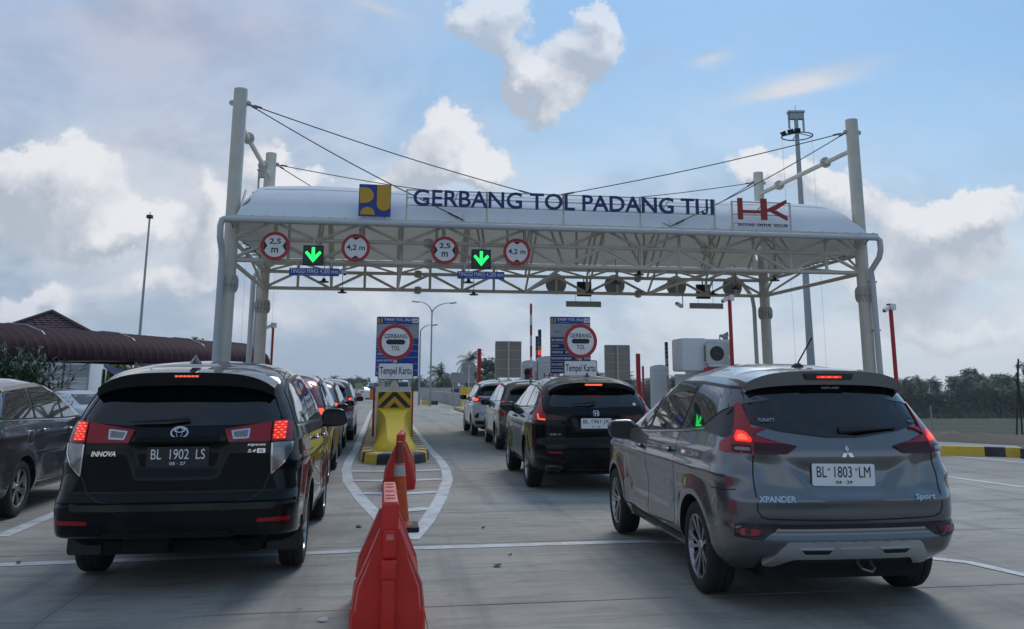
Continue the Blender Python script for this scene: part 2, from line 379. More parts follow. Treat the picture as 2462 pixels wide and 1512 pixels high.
DG = None
def text_mesh(s, w_=None, h_=None, depth=0.01, bold=0.0, shear=0.0, spacing=1.0, align='c'):
    """mesh of a text in the x-z plane facing -y, fitted into w_ x h_ about the origin"""
    cu = bpy.data.curves.new('lettering', 'FONT'); cu.body = s; cu.size = 1.0; cu.extrude = 0.0; cu.offset = bold
    cu.shear = shear; cu.space_character = spacing; cu.resolution_u = 4; cu.fill_mode = 'FRONT'
    o = bpy.data.objects.new('lettering', cu); COL.objects.link(o)
    bpy.context.view_layer.update()
    dg = bpy.context.evaluated_depsgraph_get()
    me = bpy.data.meshes.new_from_object(o.evaluated_get(dg)); bpy.data.objects.remove(o); bpy.data.curves.remove(cu)
    n = len(me.vertices); co = np.empty(n * 3); me.vertices.foreach_get('co', co); co = co.reshape(-1, 3)
    mn, mx = co.min(0), co.max(0); sz = mx - mn
    kx = w_ / sz[0] if w_ else None; kz = h_ / sz[1] if h_ else None
    kx = kx or kz; kz = kz or kx
    x = (co[:, 0] - (mn[0] + mx[0]) / 2) * kx; z = (co[:, 1] - (mn[1] + mx[1]) / 2) * kz
    if align == 'l': x += sz[0] * kx / 2
    bm = bmesh.new(); bm.from_mesh(me); bm.verts.ensure_lookup_table()
    for i, v in enumerate(bm.verts): v.co = (x[i], 0, z[i])
    bmesh.ops.remove_doubles(bm, verts=bm.verts, dist=1e-5)
    bmesh.ops.recalc_face_normals(bm, faces=bm.faces[:])
    if depth:
        r = bmesh.ops.extrude_face_region(bm, geom=bm.faces[:])
        bmesh.ops.translate(bm, vec=(0, -depth, 0), verts=[g for g in r['geom'] if isinstance(g, bmesh.types.BMVert)])
        bmesh.ops.recalc_face_normals(bm, faces=bm.faces[:])
    for f in bm.faces: f.smooth = False
    bm.to_mesh(me); bm.free(); return me
def text(name, s, loc, w_, h_, m_, parent, depth=0.006, rot=(0, 0, 0), **k):
    me = text_mesh(s, w_, h_, depth, **k); me.materials.clear(); me.materials.append(m_)
    return link(name, me, parent, Matrix.Translation(loc) @ Euler(rot).to_matrix().to_4x4())

def make_translucent(m_, col, f):
    """thin fabric: part of the daylight comes through from above"""
    nt = m_.node_tree; b = nt.nodes['Principled BSDF']; o = nt.nodes['Material Output']; tr = nt.nodes.new('ShaderNodeBsdfTranslucent'); tr.inputs[0].default_value = (*col, 1)
    mx = nt.nodes.new('ShaderNodeMixShader'); mx.inputs[0].default_value = f; nt.links.new(b.outputs[0], mx.inputs[1]); nt.links.new(tr.outputs[0], mx.inputs[2]); nt.links.new(mx.outputs[0], o.inputs[0])
make_translucent(M_MEMB, (0.75, 0.70, 0.60), 0.10)
# ------------------------------------------------------------------ car builder
def paint(name, col, metal=0.0, rough=0.35, coat=1.45):
    m_ = mat(name, col, rough, metal, coat=1.0, spec=0.05 if metal == 0 else 0.4)
    b = m_.node_tree.nodes['Principled BSDF']; b.inputs['Coat Roughness'].default_value = 0.02; b.inputs['Coat IOR'].default_value = coat
    if not m_.get('fl'):
        m_['fl'] = 1; t = NT(m_.node_tree); g = t.n.new('ShaderNodeNewGeometry').outputs['Position']
        # road dust low on the body, faint ripple of the panels in the clear coat
        s = t.n.new('ShaderNodeTexCoord').outputs['Object']; sp = t.n.new('ShaderNodeSeparateXYZ'); t.l.new(s, sp.inputs[0])
        dn = t.noise(g, 5, 5, 0.65); low = t.sstep(sp.outputs[2], 0.75, 0.25)
        f = t.m('MULTIPLY', t.m('MULTIPLY', low, t.sstep(dn, 0.35, 0.7)), 0.12)
        t.l.new(t.mix(f, col, (0.13, 0.12, 0.11)), b.inputs['Base Color'])
        t.l.new(t.m('ADD', 0.02, t.m('MULTIPLY', f, 0.5)), b.inputs['Coat Roughness'])
        bn = t.n.new('ShaderNodeBump'); bn.inputs['Strength'].default_value = 0.012; bn.inputs['Distance'].default_value = 0.02
        t.l.new(t.noise(g, 3.5, 2, 0.5), bn.inputs['Height']); t.l.new(bn.outputs[0], b.inputs['Coat Normal'])
    return m_

def itp(tab, z):
    zs = np.array([a for a, b in tab]); ys = np.array([b for a, b in tab])
    k = np.array([-0.018, -0.009, 0, 0.009, 0.018])
    return np.mean([np.interp(np.asarray(z) + d, zs, ys) for d in k], axis=0)

def smooth01(x): x = np.clip(x, 0, 1); return x * x * (3 - 2 * x)

def body_mesh(S, m_):
    z0, zt = S['z0'], S['zt']; zs = np.append(np.arange(z0, zt, S.get('dz', 0.022)), zt)
    nr, nc, nsd, nf = S.get('res', (44, 10, 70, 18))
    fd = S.get('disp'); rings = []
    wb, wr = S['wb'], S['wr']
    for z in zs:
        yr, yf, w_ = float(itp(S['rear'], z)), float(itp(S['front'], z)), float(itp(S['half'], z))
        bow = S.get('bow', 0.07); rx, ry = S['rc'](z) if callable(S.get('rc')) else S.get('rc', (0.20, 0.26)); rx = min(rx, w_ * 0.5); fx, fy = 0.42, 0.45
        fy = min(fy, (yf - yr) * 0.3)
        P = []
        xs = np.linspace(-(w_ - rx), w_ - rx, nr)
        P += [(x, yr + bow * (abs(x) / w_) ** 2.2) for x in xs]
        yc = yr + bow * ((w_ - rx) / w_) ** 2.2
        cor = [(w_ - rx + rx * math.sin(a), yc + ry * (1 - math.cos(a))) for a in np.linspace(0, math.pi / 2, nc + 2)[1:-1]]
        yb = yf - 0.10 * ((w_ - fx) / w_) ** 2 - fy
        side = [(w_, y) for y in np.linspace(yc + ry, yb, nsd)]
        fcor = [(w_ - fx + fx * math.cos(a), yb + fy * math.sin(a)) for a in np.linspace(0, math.pi / 2, nc + 2)[1:-1]]
        fr = [(x, yf - 0.10 * (x / w_) ** 2) for x in np.linspace(w_ - fx, -(w_ - fx), nf)]
        right = cor + side + fcor
        P = P + right + fr + [(-x, y) for x, y in reversed(right)]
        Q = []
        for i, (x, y) in enumerate(P):
            # plan taper and side sculpting
            if y > 0.5 * wb: x *= 1 - S.get('tap', 0.045) * max(0, (y - 0.5 * wb) / (0.7 * wb)) ** 2
            if y < 0.2: x *= 1 - S.get('tapr', 0.02) * min(1, ((0.2 - y) / 1.2)) ** 2
            s = 1 if x > 0 else -1
            if abs(x) > w_ * 0.72:
                f = 0.0
                for ycn in (0, wb):
                    d = math.hypot(y - ycn, (z - wr) * 0.95); f += S.get('flare', 0.022) * math.exp(-((d - wr - 0.06) / 0.09) ** 2)
                f += S.get('crease', 0.012) * math.exp(-((z - S.get('zc', 0.93)) / 0.035) ** 2)
                f -= S.get('scoop', 0.022) * math.exp(-((z - 0.62) / 0.16) ** 2) * smooth01(np.array((y - 0.45) / 0.3)) * smooth01(np.array((wb - 0.45 - y) / 0.3))
                x += s * float(f) * min(1, max(0, (abs(x) / w_ - 0.72) / 0.2))
            if fd is not None and y < yr + 0.5: y += fd(x, z)
            Q.append((x, y, z))
        rings.append(Q)
    # roof closing rings
    top = rings[-1]; cy = (float(itp(S['rear'], zt)) + float(itp(S['front'], zt))) / 2
    K = 9
    for k in range(1, K):
        t = k / K; rings.append([(x * (1 - t), cy + (y - cy) * (1 - t * 0.9), z + S.get('crown', 0.03) * (1 - (1 - t) ** 2)) for x, y, z in top])
    n = len(rings[0]); V = [p for r in rings for p in r]
    zb = S.get('zbelt', 1.15); dt = S['drop']
    V2 = []
    for x, y, z in V:
        s = float(smooth01(np.array((z - zb) / (zt - zb)))); V2.append((x, y, z - s * float(np.interp(y, [a for a, b in dt], [b for a, b in dt]))))
    F = []
    for j in range(len(rings) - 1):
        for i in range(n): F.append((j * n + i, j * n + (i + 1) % n, (j + 1) * n + (i + 1) % n, (j + 1) * n + i))
    F.append(tuple(range((len(rings) - 1) * n, len(rings) * n))); F.append(tuple(range(n - 1, -1, -1)))
    return V2, F

def cut_arches(S, V, F, pm):
    me = mesh('body', V, F, [pm, M_LINER]); o = link('tmp_body', me)
    vs, fs = [], []; N = 36; ra = S['wr'] + 0.055; wmax = max(b for a, b in S['half'])
    for yc in (0, S['wb']):
        for s in (-1, 1):
            b0 = len(vs); x0, x1 = s * (wmax - 0.34), s * (wmax + 0.2)
            for x in (x0, x1):
                for i in range(N):
                    a = 2 * math.pi * i / N; vs.append((x, yc + ra * math.cos(a), S['wr'] + ra * 0.98 * math.sin(a)))
            for i in range(N): fs.append((b0 + i, b0 + (i + 1) % N, b0 + N + (i + 1) % N, b0 + N + i))
            fs.append(tuple(range(b0 + N - 1, b0 - 1, -1))); fs.append(tuple(range(b0 + N, b0 + 2 * N)))
    cm_ = mesh('cut', vs, fs, M_LINER); bm = bmesh.new(); bm.from_mesh(cm_); bmesh.ops.recalc_face_normals(bm, faces=bm.faces[:]); bm.to_mesh(cm_); bm.free()
    bm = bmesh.new(); bm.from_mesh(me); bmesh.ops.recalc_face_normals(bm, faces=bm.faces[:]); bm.to_mesh(me); bm.free()
    c_ = link('tmp_cut', cm_)
    md = o.modifiers.new('b', 'BOOLEAN'); md.operation = 'DIFFERENCE'; md.object = c_; md.solver = 'EXACT'
    bpy.context.view_layer.update(); dg = bpy.context.evaluated_depsgraph_get()
    r = bpy.data.meshes.new_from_object(o.evaluated_get(dg))
    for x in (o, c_): bpy.data.objects.remove(x)
    while len(r.materials) < 2: r.materials.append(M_LINER)
    ix = []
    for p in r.polygons:
        c0 = p.center; k = 0
        if c0.z < S['z0'] + 0.004: k = 1
        for yc in (0, S['wb']):
            d = math.hypot(c0.y - yc, c0.z - S['wr'])
            if d < ra * 1.01 and abs(c0.x) > wmax - 0.35 and (abs(p.normal.x) < 0.45 or abs(c0.x) < wmax - 0.25): k = 1
        ix.append(k)
    r.polygons.foreach_set('material_index', ix)
    r.polygons.foreach_set('use_smooth', [True] * len(r.polygons)); r.set_sharp_from_angle(angle=R(32))
    r.name = 'body'; return r

def rpoly(pts, r, n=3):
    """round the corners of an outline"""
    P = []; N = len(pts)
    for i in range(N):
        a, b, c_ = Vector(pts[i - 1]), Vector(pts[i]), Vector(pts[(i + 1) % N])
        u, v = (a - b), (c_ - b); ru = min(r, u.length * 0.45); rv = min(r, v.length * 0.45)
        p0, p2 = b + u.normalized() * ru, b + v.normalized() * rv
        for k in range(n + 1):
            t = k / n; q = p0 * (1 - t) ** 2 + b * 2 * t * (1 - t) + p2 * t ** 2; P.append((q.x, q.y))
    return P
DIRS = {'rear': (0, 1, 0), 'front': (0, -1, 0), 'right': (-1, 0, 0), 'left': (1, 0, 0)}
def org(pl, a, b):
    return Vector({'rear': (a, -10, b), 'front': (a, 12, b), 'right': (10, a, b), 'left': (-10, a, b)}[pl])
def proj(bvh, pl, a, b, near=None):
    h = bvh.ray_cast(org(pl, a, b), Vector(DIRS[pl]))
    if h[0] is None:
        o = org(pl, a, b) + Vector(DIRS[pl]) * (10 if pl in ('right', 'left') else 9.3)
        h = bvh.find_nearest(o)
    n = h[1]
    if n.dot(Vector(DIRS[pl])) > 0: n = -n
    return h[0], n
def panel(name, pl, pts, m_, parent, bvh, off=0.004, thick=0.01, grid=0.05, label=None, mirror=False):
    if mirror:
        if pl in ('rear', 'front'): q = [(-a, b) for a, b in pts]
        else: q = pts; pl = {'right': 'left', 'left': 'right'}[pl]
        pts = q
    bm = bmesh.new(); vs = [bm.verts.new((a, b, 0)) for a, b in pts]; bm.faces.new(vs)
    xs = [p[0] for p in pts]; ys = [p[1] for p in pts]
    for ax, lo, hi in ((0, min(xs), max(xs)), (1, min(ys), max(ys))):
        k = math.ceil(lo / grid) * grid
        while k < hi:
            co = [0, 0, 0]; co[ax] = k; no = [0, 0, 0]; no[ax] = 1
            bmesh.ops.bisect_plane(bm, geom=bm.verts[:] + bm.edges[:] + bm.faces[:], plane_co=co, plane_no=no, dist=1e-5); k += grid
    bm.verts.ensure_lookup_table(); inner = {}
    for v in bm.verts:
        h, n = proj(bvh, pl, v.co.x, v.co.y); inner[v] = h - n * thick; v.co = h + n * off
    be = [e for e in bm.edges if len(e.link_faces) == 1]
    cp = {}
    for e in be:
        for v in e.verts:
            if v not in cp: cp[v] = bm.verts.new(inner[v])
    for e in be:
        a, b = e.verts; bm.faces.new((a, b, cp[b], cp[a]))
    bmesh.ops.recalc_face_normals(bm, faces=bm.faces[:])
    me = bpy.data.meshes.new(name); bm.to_mesh(me); bm.free()
    # outward facing
    s = sum((p.normal.dot(Vector(DIRS[pl])) * p.area for p in me.polygons))
    if s > 0: me.flip_normals()
    me.materials.append(m_); me.polygons.foreach_set('use_smooth', [True] * len(me.polygons)); me.set_sharp_from_angle(angle=R(35))
    return link(name, me, parent, None, label)
def seam(name, pl, pts, m_, parent, bvh, w_=0.009, off=0.0015, mirror=False, depth=0.0):
    if mirror:
        if pl == 'rear': pts = [(-a, b) for a, b in pts]
        else: pl = {'right': 'left', 'left': 'right'}[pl]
    P = [Vector(p) for p in pts]; S_ = []
    for a, b in zip(P[:-1], P[1:]):
        k = max(1, int((b - a).length / 0.04)); S_ += [a.lerp(b, i / k) for i in range(k)]
    S_.append(P[-1]); vs, fs = [], []
    for i, p in enumerate(S_):
        d = (S_[min(i + 1, len(S_) - 1)] - S_[max(i - 1, 0)]).normalized(); nn = Vector((-d.y, d.x)) * w_ / 2
        for q in (p - nn, p + nn): h, n = proj(bvh, pl, q.x, q.y); vs.append(h + n * off)
    for i in range(len(S_) - 1): fs.append((2 * i, 2 * i + 1, 2 * i + 3, 2 * i + 2))
    return obj(name, vs, fs, m_, parent, None, True)

_wheel = {}
def wheel_meshes(r, wdt, style):
    k = (r, wdt, style)
    if k in _wheel: return _wheel[k]
    rr = r * (0.70 if style in ('xp', 'crv') else 0.66); h = wdt / 2; N = 40
    prof = [(rr * 0.97, -h * 0.80), (rr * 1.03, -h * 0.96), (r * 0.86, -h * 1.0), (r * 0.945, -h * 0.93), (r * 0.985, -h * 0.78), (r, -h * 0.55), (r, -h * .30), (r * .975, -h * .28), (r * .975, -h * .22), (r, -h * .2), (r, h * .2), (r * .975, h * .22), (r * .975, h * .28), (r, h * .3),
            (r, h * 0.55), (r * 0.985, h * 0.78), (r * 0.945, h * 0.93), (r * 0.86, h), (rr * 1.03, h * 0.96), (rr * 0.97, h * 0.80)]
    def lat(prof, m_):
        vs, fs = [], []
        for (q, x) in prof:
            for i in range(N): a = 2 * math.pi * i / N; vs.append((x, q * math.cos(a), q * math.sin(a)))
        for j in range(len(prof) - 1):
            for i in range(N): fs.append((j * N + i, j * N + (i + 1) % N, (j + 1) * N + (i + 1) % N, (j + 1) * N + i))
        return vs, fs
    vs, fs = lat(prof, M_TYRE); ty = mesh('tyre', vs, fs, M_TYRE, True, 50)
    # hub: dark barrel and brake disc, outer side is +x
    vs, fs = lat([(rr * 0.97, -h * 0.8), (rr * 0.93, -h * 0.5), (rr * 0.93, h * 0.2), (rr * 0.6, h * 0.22), (rr * 0.6, h * 0.32), (0.001, h * 0.32)], M_RIMD); hub = mesh('wheel', vs, fs, M_RIMD, True, 40)
    # rim: lip ring plus spokes
    vs, fs = lat([(rr * 0.99, h * 0.80), (rr * 1.0, h * 0.9), (rr * 0.95, h * 0.90), (rr * 0.90, h * 0.55), (rr * 0.93, h * 0.5)], M_RIM)
    idx = [0] * len(fs); ns = {'xp': 5, 'inn': 5, 'crv': 5, 'ava': 6, 'big': 5, 'gen': 5}[style]
    def spoke(a0, w0, w1, r0, r1, x0, x1, mi, tilt=0.0):
        b = len(vs); ca, sa = math.cos(a0), math.sin(a0)
        for q, w_, x in ((r0, w0, x0), (r1, w1, x1)):
            for s in (-1, 1):
                for dx_ in (0, -0.02):
                    t = s * w_ / 2 + tilt * (q - r0); vs.append((x + dx_, q * ca - t * sa, q * sa + t * ca))
        fs.extend([(b, b + 2, b + 6, b + 4), (b + 1, b + 5, b + 7, b + 3), (b, b + 4, b + 5, b + 1), (b + 2, b + 3, b + 7, b + 6)]); idx.extend([mi] * 4)
    for i in range(ns):
        a = 2 * math.pi * i / ns + 0.3
        if style in ('xp', 'inn', 'crv'):
            for s in (-1, 1): spoke(a + s * 0.15, 0.020, 0.032, rr * 0.16, rr * 0.95, h * 0.62, h * 0.86, 0, s * 0.10)
            spoke(a + 0.63, 0.02, 0.05, rr * 0.2, rr * 0.94, h * 0.5, h * 0.66, 1)
        elif style == 'ava':
            spoke(a, 0.05, 0.085, rr * 0.16, rr * 0.95, h * 0.62, h * 0.86, 0, 0.25); spoke(a + .25, 0.015, 0.03, rr * 0.2, rr * 0.95, h * 0.55, h * 0.8, 1, 0.25)
        else: spoke(a, 0.05, 0.075, rr * 0.16, rr * 0.95, h * 0.62, h * 0.86, 0)
    b = len(vs)
    for q, x in ((rr * 0.20, h * 0.60), (rr * 0.17, h * 0.72), (rr * 0.08, h * 0.76)):
        for i in range(12): t = 2 * math.pi * i / 12; vs.append((x, q * math.cos(t), q * math.sin(t)))
    for j in range(2):
        for i in range(12): fs.append((b + j * 12 + i, b + j * 12 + (i + 1) % 12, b + (j + 1) * 12 + (i + 1) % 12, b + (j + 1) * 12 + i)); idx.append(0)
    fs.append(tuple(range(b + 24, b + 36))); idx.append(0)
    rim = mesh('rim', vs, fs, [M_RIM, M_RIMD], True, 30, idx)
    _wheel[k] = (hub, ty, rim); return _wheel[k]
def add_wheels(t, S):
    hub, ty, rim = wheel_meshes(S['wr'], S.get('tw', 0.215), S.get('rim', 'gen')); wm = max(b for a, b in S['half'])
    for y in (0, S['wb']):
        for s in (-1, 1):
            x = s * (wm - S.get('tw', 0.215) / 2 - 0.012); st = R(S.get('steer', 0)) if y else 0
            M = Matrix.Translation((x, y, S['wr'])) @ Euler((rnd.random() * 6, 0, (0 if s > 0 else math.pi) + st), 'ZYX').to_matrix().to_4x4()
            M = Matrix.Translation((x, y, S['wr'])) @ Matrix.Rotation((0 if s > 0 else math.pi) + st, 4, 'Z') @ Matrix.Rotation(rnd.random() * 6, 4, 'X')
            w_ = link('wheel', hub, t, M); link('tyre', ty, w_); link('rim', rim, w_)

def ellipsoid_box(name, size, loc, m_, parent, rot=(0, 0, 0), p=3.2, n=14, label=None, taper=0.0):
    vs, fs = [], []; nu, nv = n * 2, n
    def sg(v, e): return math.copysign(abs(v) ** e, v)
    for j in range(nv + 1):
        ph = -math.pi / 2 + math.pi * j / nv
        for i in range(nu):
            th = 2 * math.pi * i / nu; e = 2 / p
            x = sg(math.cos(ph), e) * sg(math.cos(th), e); y = sg(math.cos(ph), e) * sg(math.sin(th), e); z = sg(math.sin(ph), e)
            vs.append((x * size[0] / 2 * (1 - taper * z), y * size[1] / 2, z * size[2] / 2 * (1 - taper * 0.5 * x)))
    for j in range(nv):
        for i in range(nu): fs.append((j * nu + i, j * nu + (i + 1) % nu, (j + 1) * nu + (i + 1) % nu, (j + 1) * nu + i))
    return obj(name, vs, fs, m_, parent, Matrix.Translation(loc) @ Euler(rot).to_matrix().to_4x4(), True, 60, label=label)

def loft(name, secs, m_, parent, closed_ends=True, smooth=True, angle=40, label=None):
    n = len(secs[0]); vs = [p for s in secs for p in s]; fs = []
    for j in range(len(secs) - 1):
        for i in range(n): fs.append((j * n + i, j * n + (i + 1) % n, (j + 1) * n + (i + 1) % n, (j + 1) * n + i))
    if closed_ends: fs.append(tuple(range(n - 1, -1, -1))); fs.append(tuple(range((len(secs) - 1) * n, len(secs) * n)))
    me = mesh(name, vs, fs, m_); bm = bmesh.new(); bm.from_mesh(me); bmesh.ops.recalc_face_normals(bm, faces=bm.faces[:]); bm.to_mesh(me); bm.free()
    if smooth: me.polygons.foreach_set('use_smooth', [True] * len(me.polygons)); me.set_sharp_from_angle(angle=R(angle))
    return link(name, me, parent, None, label)

def spoiler(t, pm, ws, y0, z0, y1, z1, th, side_drop=0.10, curl=0.10):
    secs = []
    for k in range(25):
        s = -1 + 2 * k / 24; x = s * ws; e = abs(s) ** 5; yy = y1 + curl * abs(s) ** 3; dz = side_drop * e + 0.02 * s * s
        secs.append([(x, y0, z0 - dz * 0.8 - 0.006 * s * s), (x, (y0 + yy) / 2, (z0 + z1) / 2 + 0.015 - dz), (x, yy, z1 - dz), (x, yy + 0.012, z1 - th * (1 - 0.4 * e) - dz), (x, yy + 0.10, z1 - th * 0.9 - dz), (x, y0, z0 - th - dz)])
    return loft('spoiler', secs, pm, t, label=None, angle=30)

def mirror_pair(t, pm, x, y, z, big=1.0):
    for s in (-1, 1):
        m_ = ellipsoid_box('side_mirror', (0.24 * big, 0.11 * big, 0.17 * big), (s * (x + 0.12), y, z), pm, t, (0, 0, s * R(8)), taper=0.12 * s)
        prism('mirror_glass', rpoly(rrect(0, 0, 0.20 * big, 0.135 * big, 0.04), 0.01), -0.058 * big, -0.052 * big, M_GLASS, m_)
        tube('mirror_arm', (-s * 0.02, 0.0, -0.05), (-s * 0.16, 0.03, -0.075), 0.022, M_TRIM, m_, 8)

def plate(t, s1, s2, x, y, z, w_, h_, bgm, fgm, tilt=0.0, dot=None, roll=0.0):
    p = prism('number_plate', rpoly(rrect(0, 0, w_, h_, 0.012), 0.004), -0.005, 0.004, bgm, t, Matrix.Translation((x, y, z)) @ Euler((R(tilt), R(roll), 0)).to_matrix().to_4x4())
    text('plate_number', s1, (0, -0.005, h_ * 0.13), w_ * 0.86, h_ * 0.50, fgm, p, 0.002)
    text('plate_date', s2, (0, -0.005, -h_ * 0.33), w_ * 0.26, h_ * 0.15, fgm, p, 0.002, bold=0.01)
    if dot: 
        for q in dot: prism('plate_bolt', circle(q * w_, h_ * 0.25, 0.010, 10), -0.009, -0.005, M_GALV, p)
    return p

def ring_pts(name, cx, cz, rx, rz, th, parent, bvh, m_=None, n=32, x0=0):
    """flat oval badge ring standing off the rear surface"""
    vs, fs = [], []
    for i in range(n):
        a = 2 * math.pi * i / n
        for q in (1.0, 1 - th / rz):
            xx, zz = cx + rx * math.cos(a) * q, cz + rz * math.sin(a) * q; h, nn = proj(bvh, 'rear', xx, zz)
            vs.append(h + nn * 0.002); vs.append(h + nn * 0.010)
    for i in range(n):
        a, b = 4 * i, 4 * ((i + 1) % n)
        fs += [(a + 1, b + 1, b + 3, a + 3), (a, b, b + 1, a + 1), (a + 2, a + 3, b + 3, b + 2)]
    me = mesh(name, vs, fs, m_ or M_CHROME); bm = bmesh.new(); bm.from_mesh(me); bmesh.ops.recalc_face_normals(bm, faces=bm.faces[:]); bm.to_mesh(me); bm.free()
    return link(name, me, parent)

def car_text(name, s, x, z, w_, h_, parent, bvh, m_=None, off=0.003, **k):
    h, n = proj(bvh, 'rear', x, z); a = math.atan2(n.x, -n.y); b = math.atan2(n.z, math.hypot(n.x, n.y))
    me = text_mesh(s, w_, h_, 0.004, **k); me.materials.clear(); me.materials.append(m_ or M_CHROME)
    q = Matrix.Rotation(a, 4, 'Z') @ Matrix.Rotation(-b, 4, 'X')
    return link(name, me, parent, Matrix.Translation(h + n * off) @ q)

def base_car(name, label, loc, heading, S, pm, group=None, cat='car', glass_side=None):
    t = thing(name, label, cat, (loc[0], loc[1], 0.008), R(heading), group)
    V, F = body_mesh(S, pm); me = cut_arches(S, V, F, pm); link('body', me, t)
    bvh = BVHTree.FromPolygons([Vector(v) for v in V], F)
    add_wheels(t, S)
    wm = max(b for a, b in S['half']); yr = min(b for a, b in S['rear'])
    box('underbody', (wm * 1.3, S['wb'] + 1.0, 0.16), (0, S['wb'] / 2 - 0.1, S['z0'] + 0.03), M_LINER, t)
    tube('axle', (-wm * 0.75, 0, S['wr']), (wm * 0.75, 0, S['wr']), 0.045, M_LINER, t)
    # side glass
    ws = S['windows']
    for pl in ('right', 'left'):
        panel('window_surround', pl, rpoly(S['dlo'], 0.04), M_TRIM, t, bvh, 0.005, 0.008, 0.04)
        for q in ws: panel('window', pl, rpoly(q, 0.05), M_GLASSB, t, bvh, 0.010, 0.006, 0.04)
        seam('belt_moulding', pl, S['belt'], M_CHROME if S.get('chrome') else M_TRIM, t, bvh, 0.014, 0.006)
        for q in S['doors']: seam('panel_gap', pl, q, M_BS, t, bvh)
        for (hy, hz) in S['handles']:
            h, n = proj(bvh, pl, hy, hz); s = 1 if pl == 'right' else -1
            ellipsoid_box('door_handle', (0.035, 0.17, 0.032), h + n * 0.028, S.get('hm', pm), t, p=2.6, n=8)
            ellipsoid_box('handle_cup', (0.012, 0.12, 0.06), h + n * 0.0, M_BS, t, p=2.2, n=8)
        seam('sill_moulding', pl, [(0.52, S['z0'] + 0.06), (S['wb'] - 0.52, S['z0'] + 0.06)], S.get('sm', M_TRIM), t, bvh, 0.05, 0.006)
    # windscreen and headlamps (seen only from ahead)
    wz = S['wscr']; panel('windscreen', 'front', rpoly([(-wz[1], wz[0]), (wz[1], wz[0]), (wz[3], wz[2]), (-wz[3], wz[2])], 0.06), M_GLASS, t, bvh, 0.004, 0.003, 0.12)
    for s in (False, True):
        q = [(0.45, 0.72), (0.74, 0.78), (0.76, 0.90), (0.42, 0.84)]
        if s: q = [(-a, b) for a, b in q]
        panel('headlamp', 'front', q, M_LWHITE, t, bvh, 0.006, 0.006, 0.1)
    panel('grille', 'front', [(-0.38, 0.5), (0.38, 0.5), (0.38, 0.82), (-0.38, 0.82)], M_TRIM, t, bvh, 0.006, 0.006, 0.1)
    return t, bvh

def sstep_(x, a, b): 
    t = min(1, max(0, (x - a) / (b - a))); return t * t * (3 - 2 * t)
def trap(x, z, z0, z1, x0, x1, e=0.02):
    """smooth recess mask: trapezoid between heights z0..z1 with half widths x0 (at z0) and x1 (at z1)"""
    if z < z0 - e or z > z1 + e: return 0.0
    hw = x0 + (x1 - x0) * (z - z0) / (z1 - z0)
    return sstep_(z, z0 - e, z0 + e) * (1 - sstep_(z, z1 - e, z1 + e)) * (1 - sstep_(abs(x), hw - e, hw + e))
# ------------------------------------------------------------------ ground, road, field
def sheet(name, pts, z, m_, kind='structure', parent=None):
    o = obj(name, [(p[0], p[1], z) for p in pts], [tuple(range(len(pts)))], m_, parent)
    if o.data.polygons[0].normal.z < 0: o.data.flip_normals()
    if kind: o['kind'] = kind
    return o
edge = [(-160, -40), (60, -40), (60, 22), (30, 27.5), (20, 29.5), (14.2, 30.5), (12.0, 42), (8.0, 60), (2, 78), (-4, 110), (-30, 330), (-60, 330), (-70, 120), (-160, 120)]
# platform skirt going down to the lower land
lowz = -7.0
M_FIELD = bpy.data.materials.new('field_soil'); M_FIELD.use_nodes = True
_t = NT(M_FIELD.node_tree); _g = _t.n.new('ShaderNodeNewGeometry').outputs['Position']
_r = _t.noise(_t.vm('MULTIPLY', _g, (0.02, 0.22, 1)), 1.0, 6, 0.6, 0.3); _f = _t.noise(_g, 0.6, 5, 0.7)
_c = _t.mix(_t.sstep(_r, 0.42, 0.6), (0.050, 0.058, 0.026), (0.085, 0.088, 0.052))
_c = _t.mix(_t.m('MULTIPLY', _t.sstep(_f, 0.5, 0.75), 0.5), _c, (0.035, 0.05, 0.02))
_t.l.new(_c, _t.n['Principled BSDF'].inputs['Base Color']); _t.n['Principled BSDF'].inputs['Roughness'].default_value = 0.95
sheet('field_ground', [(-1500, 1500), (-1500, -300), (1500, -300), (1500, 1500)], lowz, M_FIELD)
# furrow ridges in the field
vs, fs = [], []
for i in range(46):
    y = 118 + i * 2.6; b = len(vs); h_ = .22 + .12 * rnd.random(); x0, x1 = 14 + rnd.random() * 8, 170 + rnd.random() * 20
    k = 14
    for j in range(k + 1):
        x = x0 + (x1 - x0) * j / k; yy = y + rnd.uniform(-.5, .5); vs += [(x, yy - .8, lowz), (x, yy, lowz + h_ * rnd.uniform(.6, 1.2)), (x, yy + .8, lowz)]
    for j in range(k):
        for q in range(2): a = b + j * 3 + q; fs.append((a, a + 3, a + 4, a + 1))
tag(obj('furrow_ridges', vs, fs, M_FIELD, None, None, True), 'low earth ridges running across the field', kind='stuff')
vs, fs, n = [], [], len(edge)
zb = []
for i, (x, y) in enumerate(edge): vs.append((x, y, -0.03))
cx, cy = 0, 60
for i, (x, y) in enumerate(edge):
    d = Vector((x - cx, y - cy)).normalized() * (14 if x > -100 else 4); vs.append((x + d.x, y + d.y + (4 if y > 20 else 0), lowz - .02))
for i in range(n): fs.append((i, (i + 1) % n, n + (i + 1) % n, n + i))
sk_ = obj('embankment_ground', vs, fs, M_GRASS); sk_['kind'] = 'structure'
sheet('verge_ground', edge, -0.03, M_GRASS)
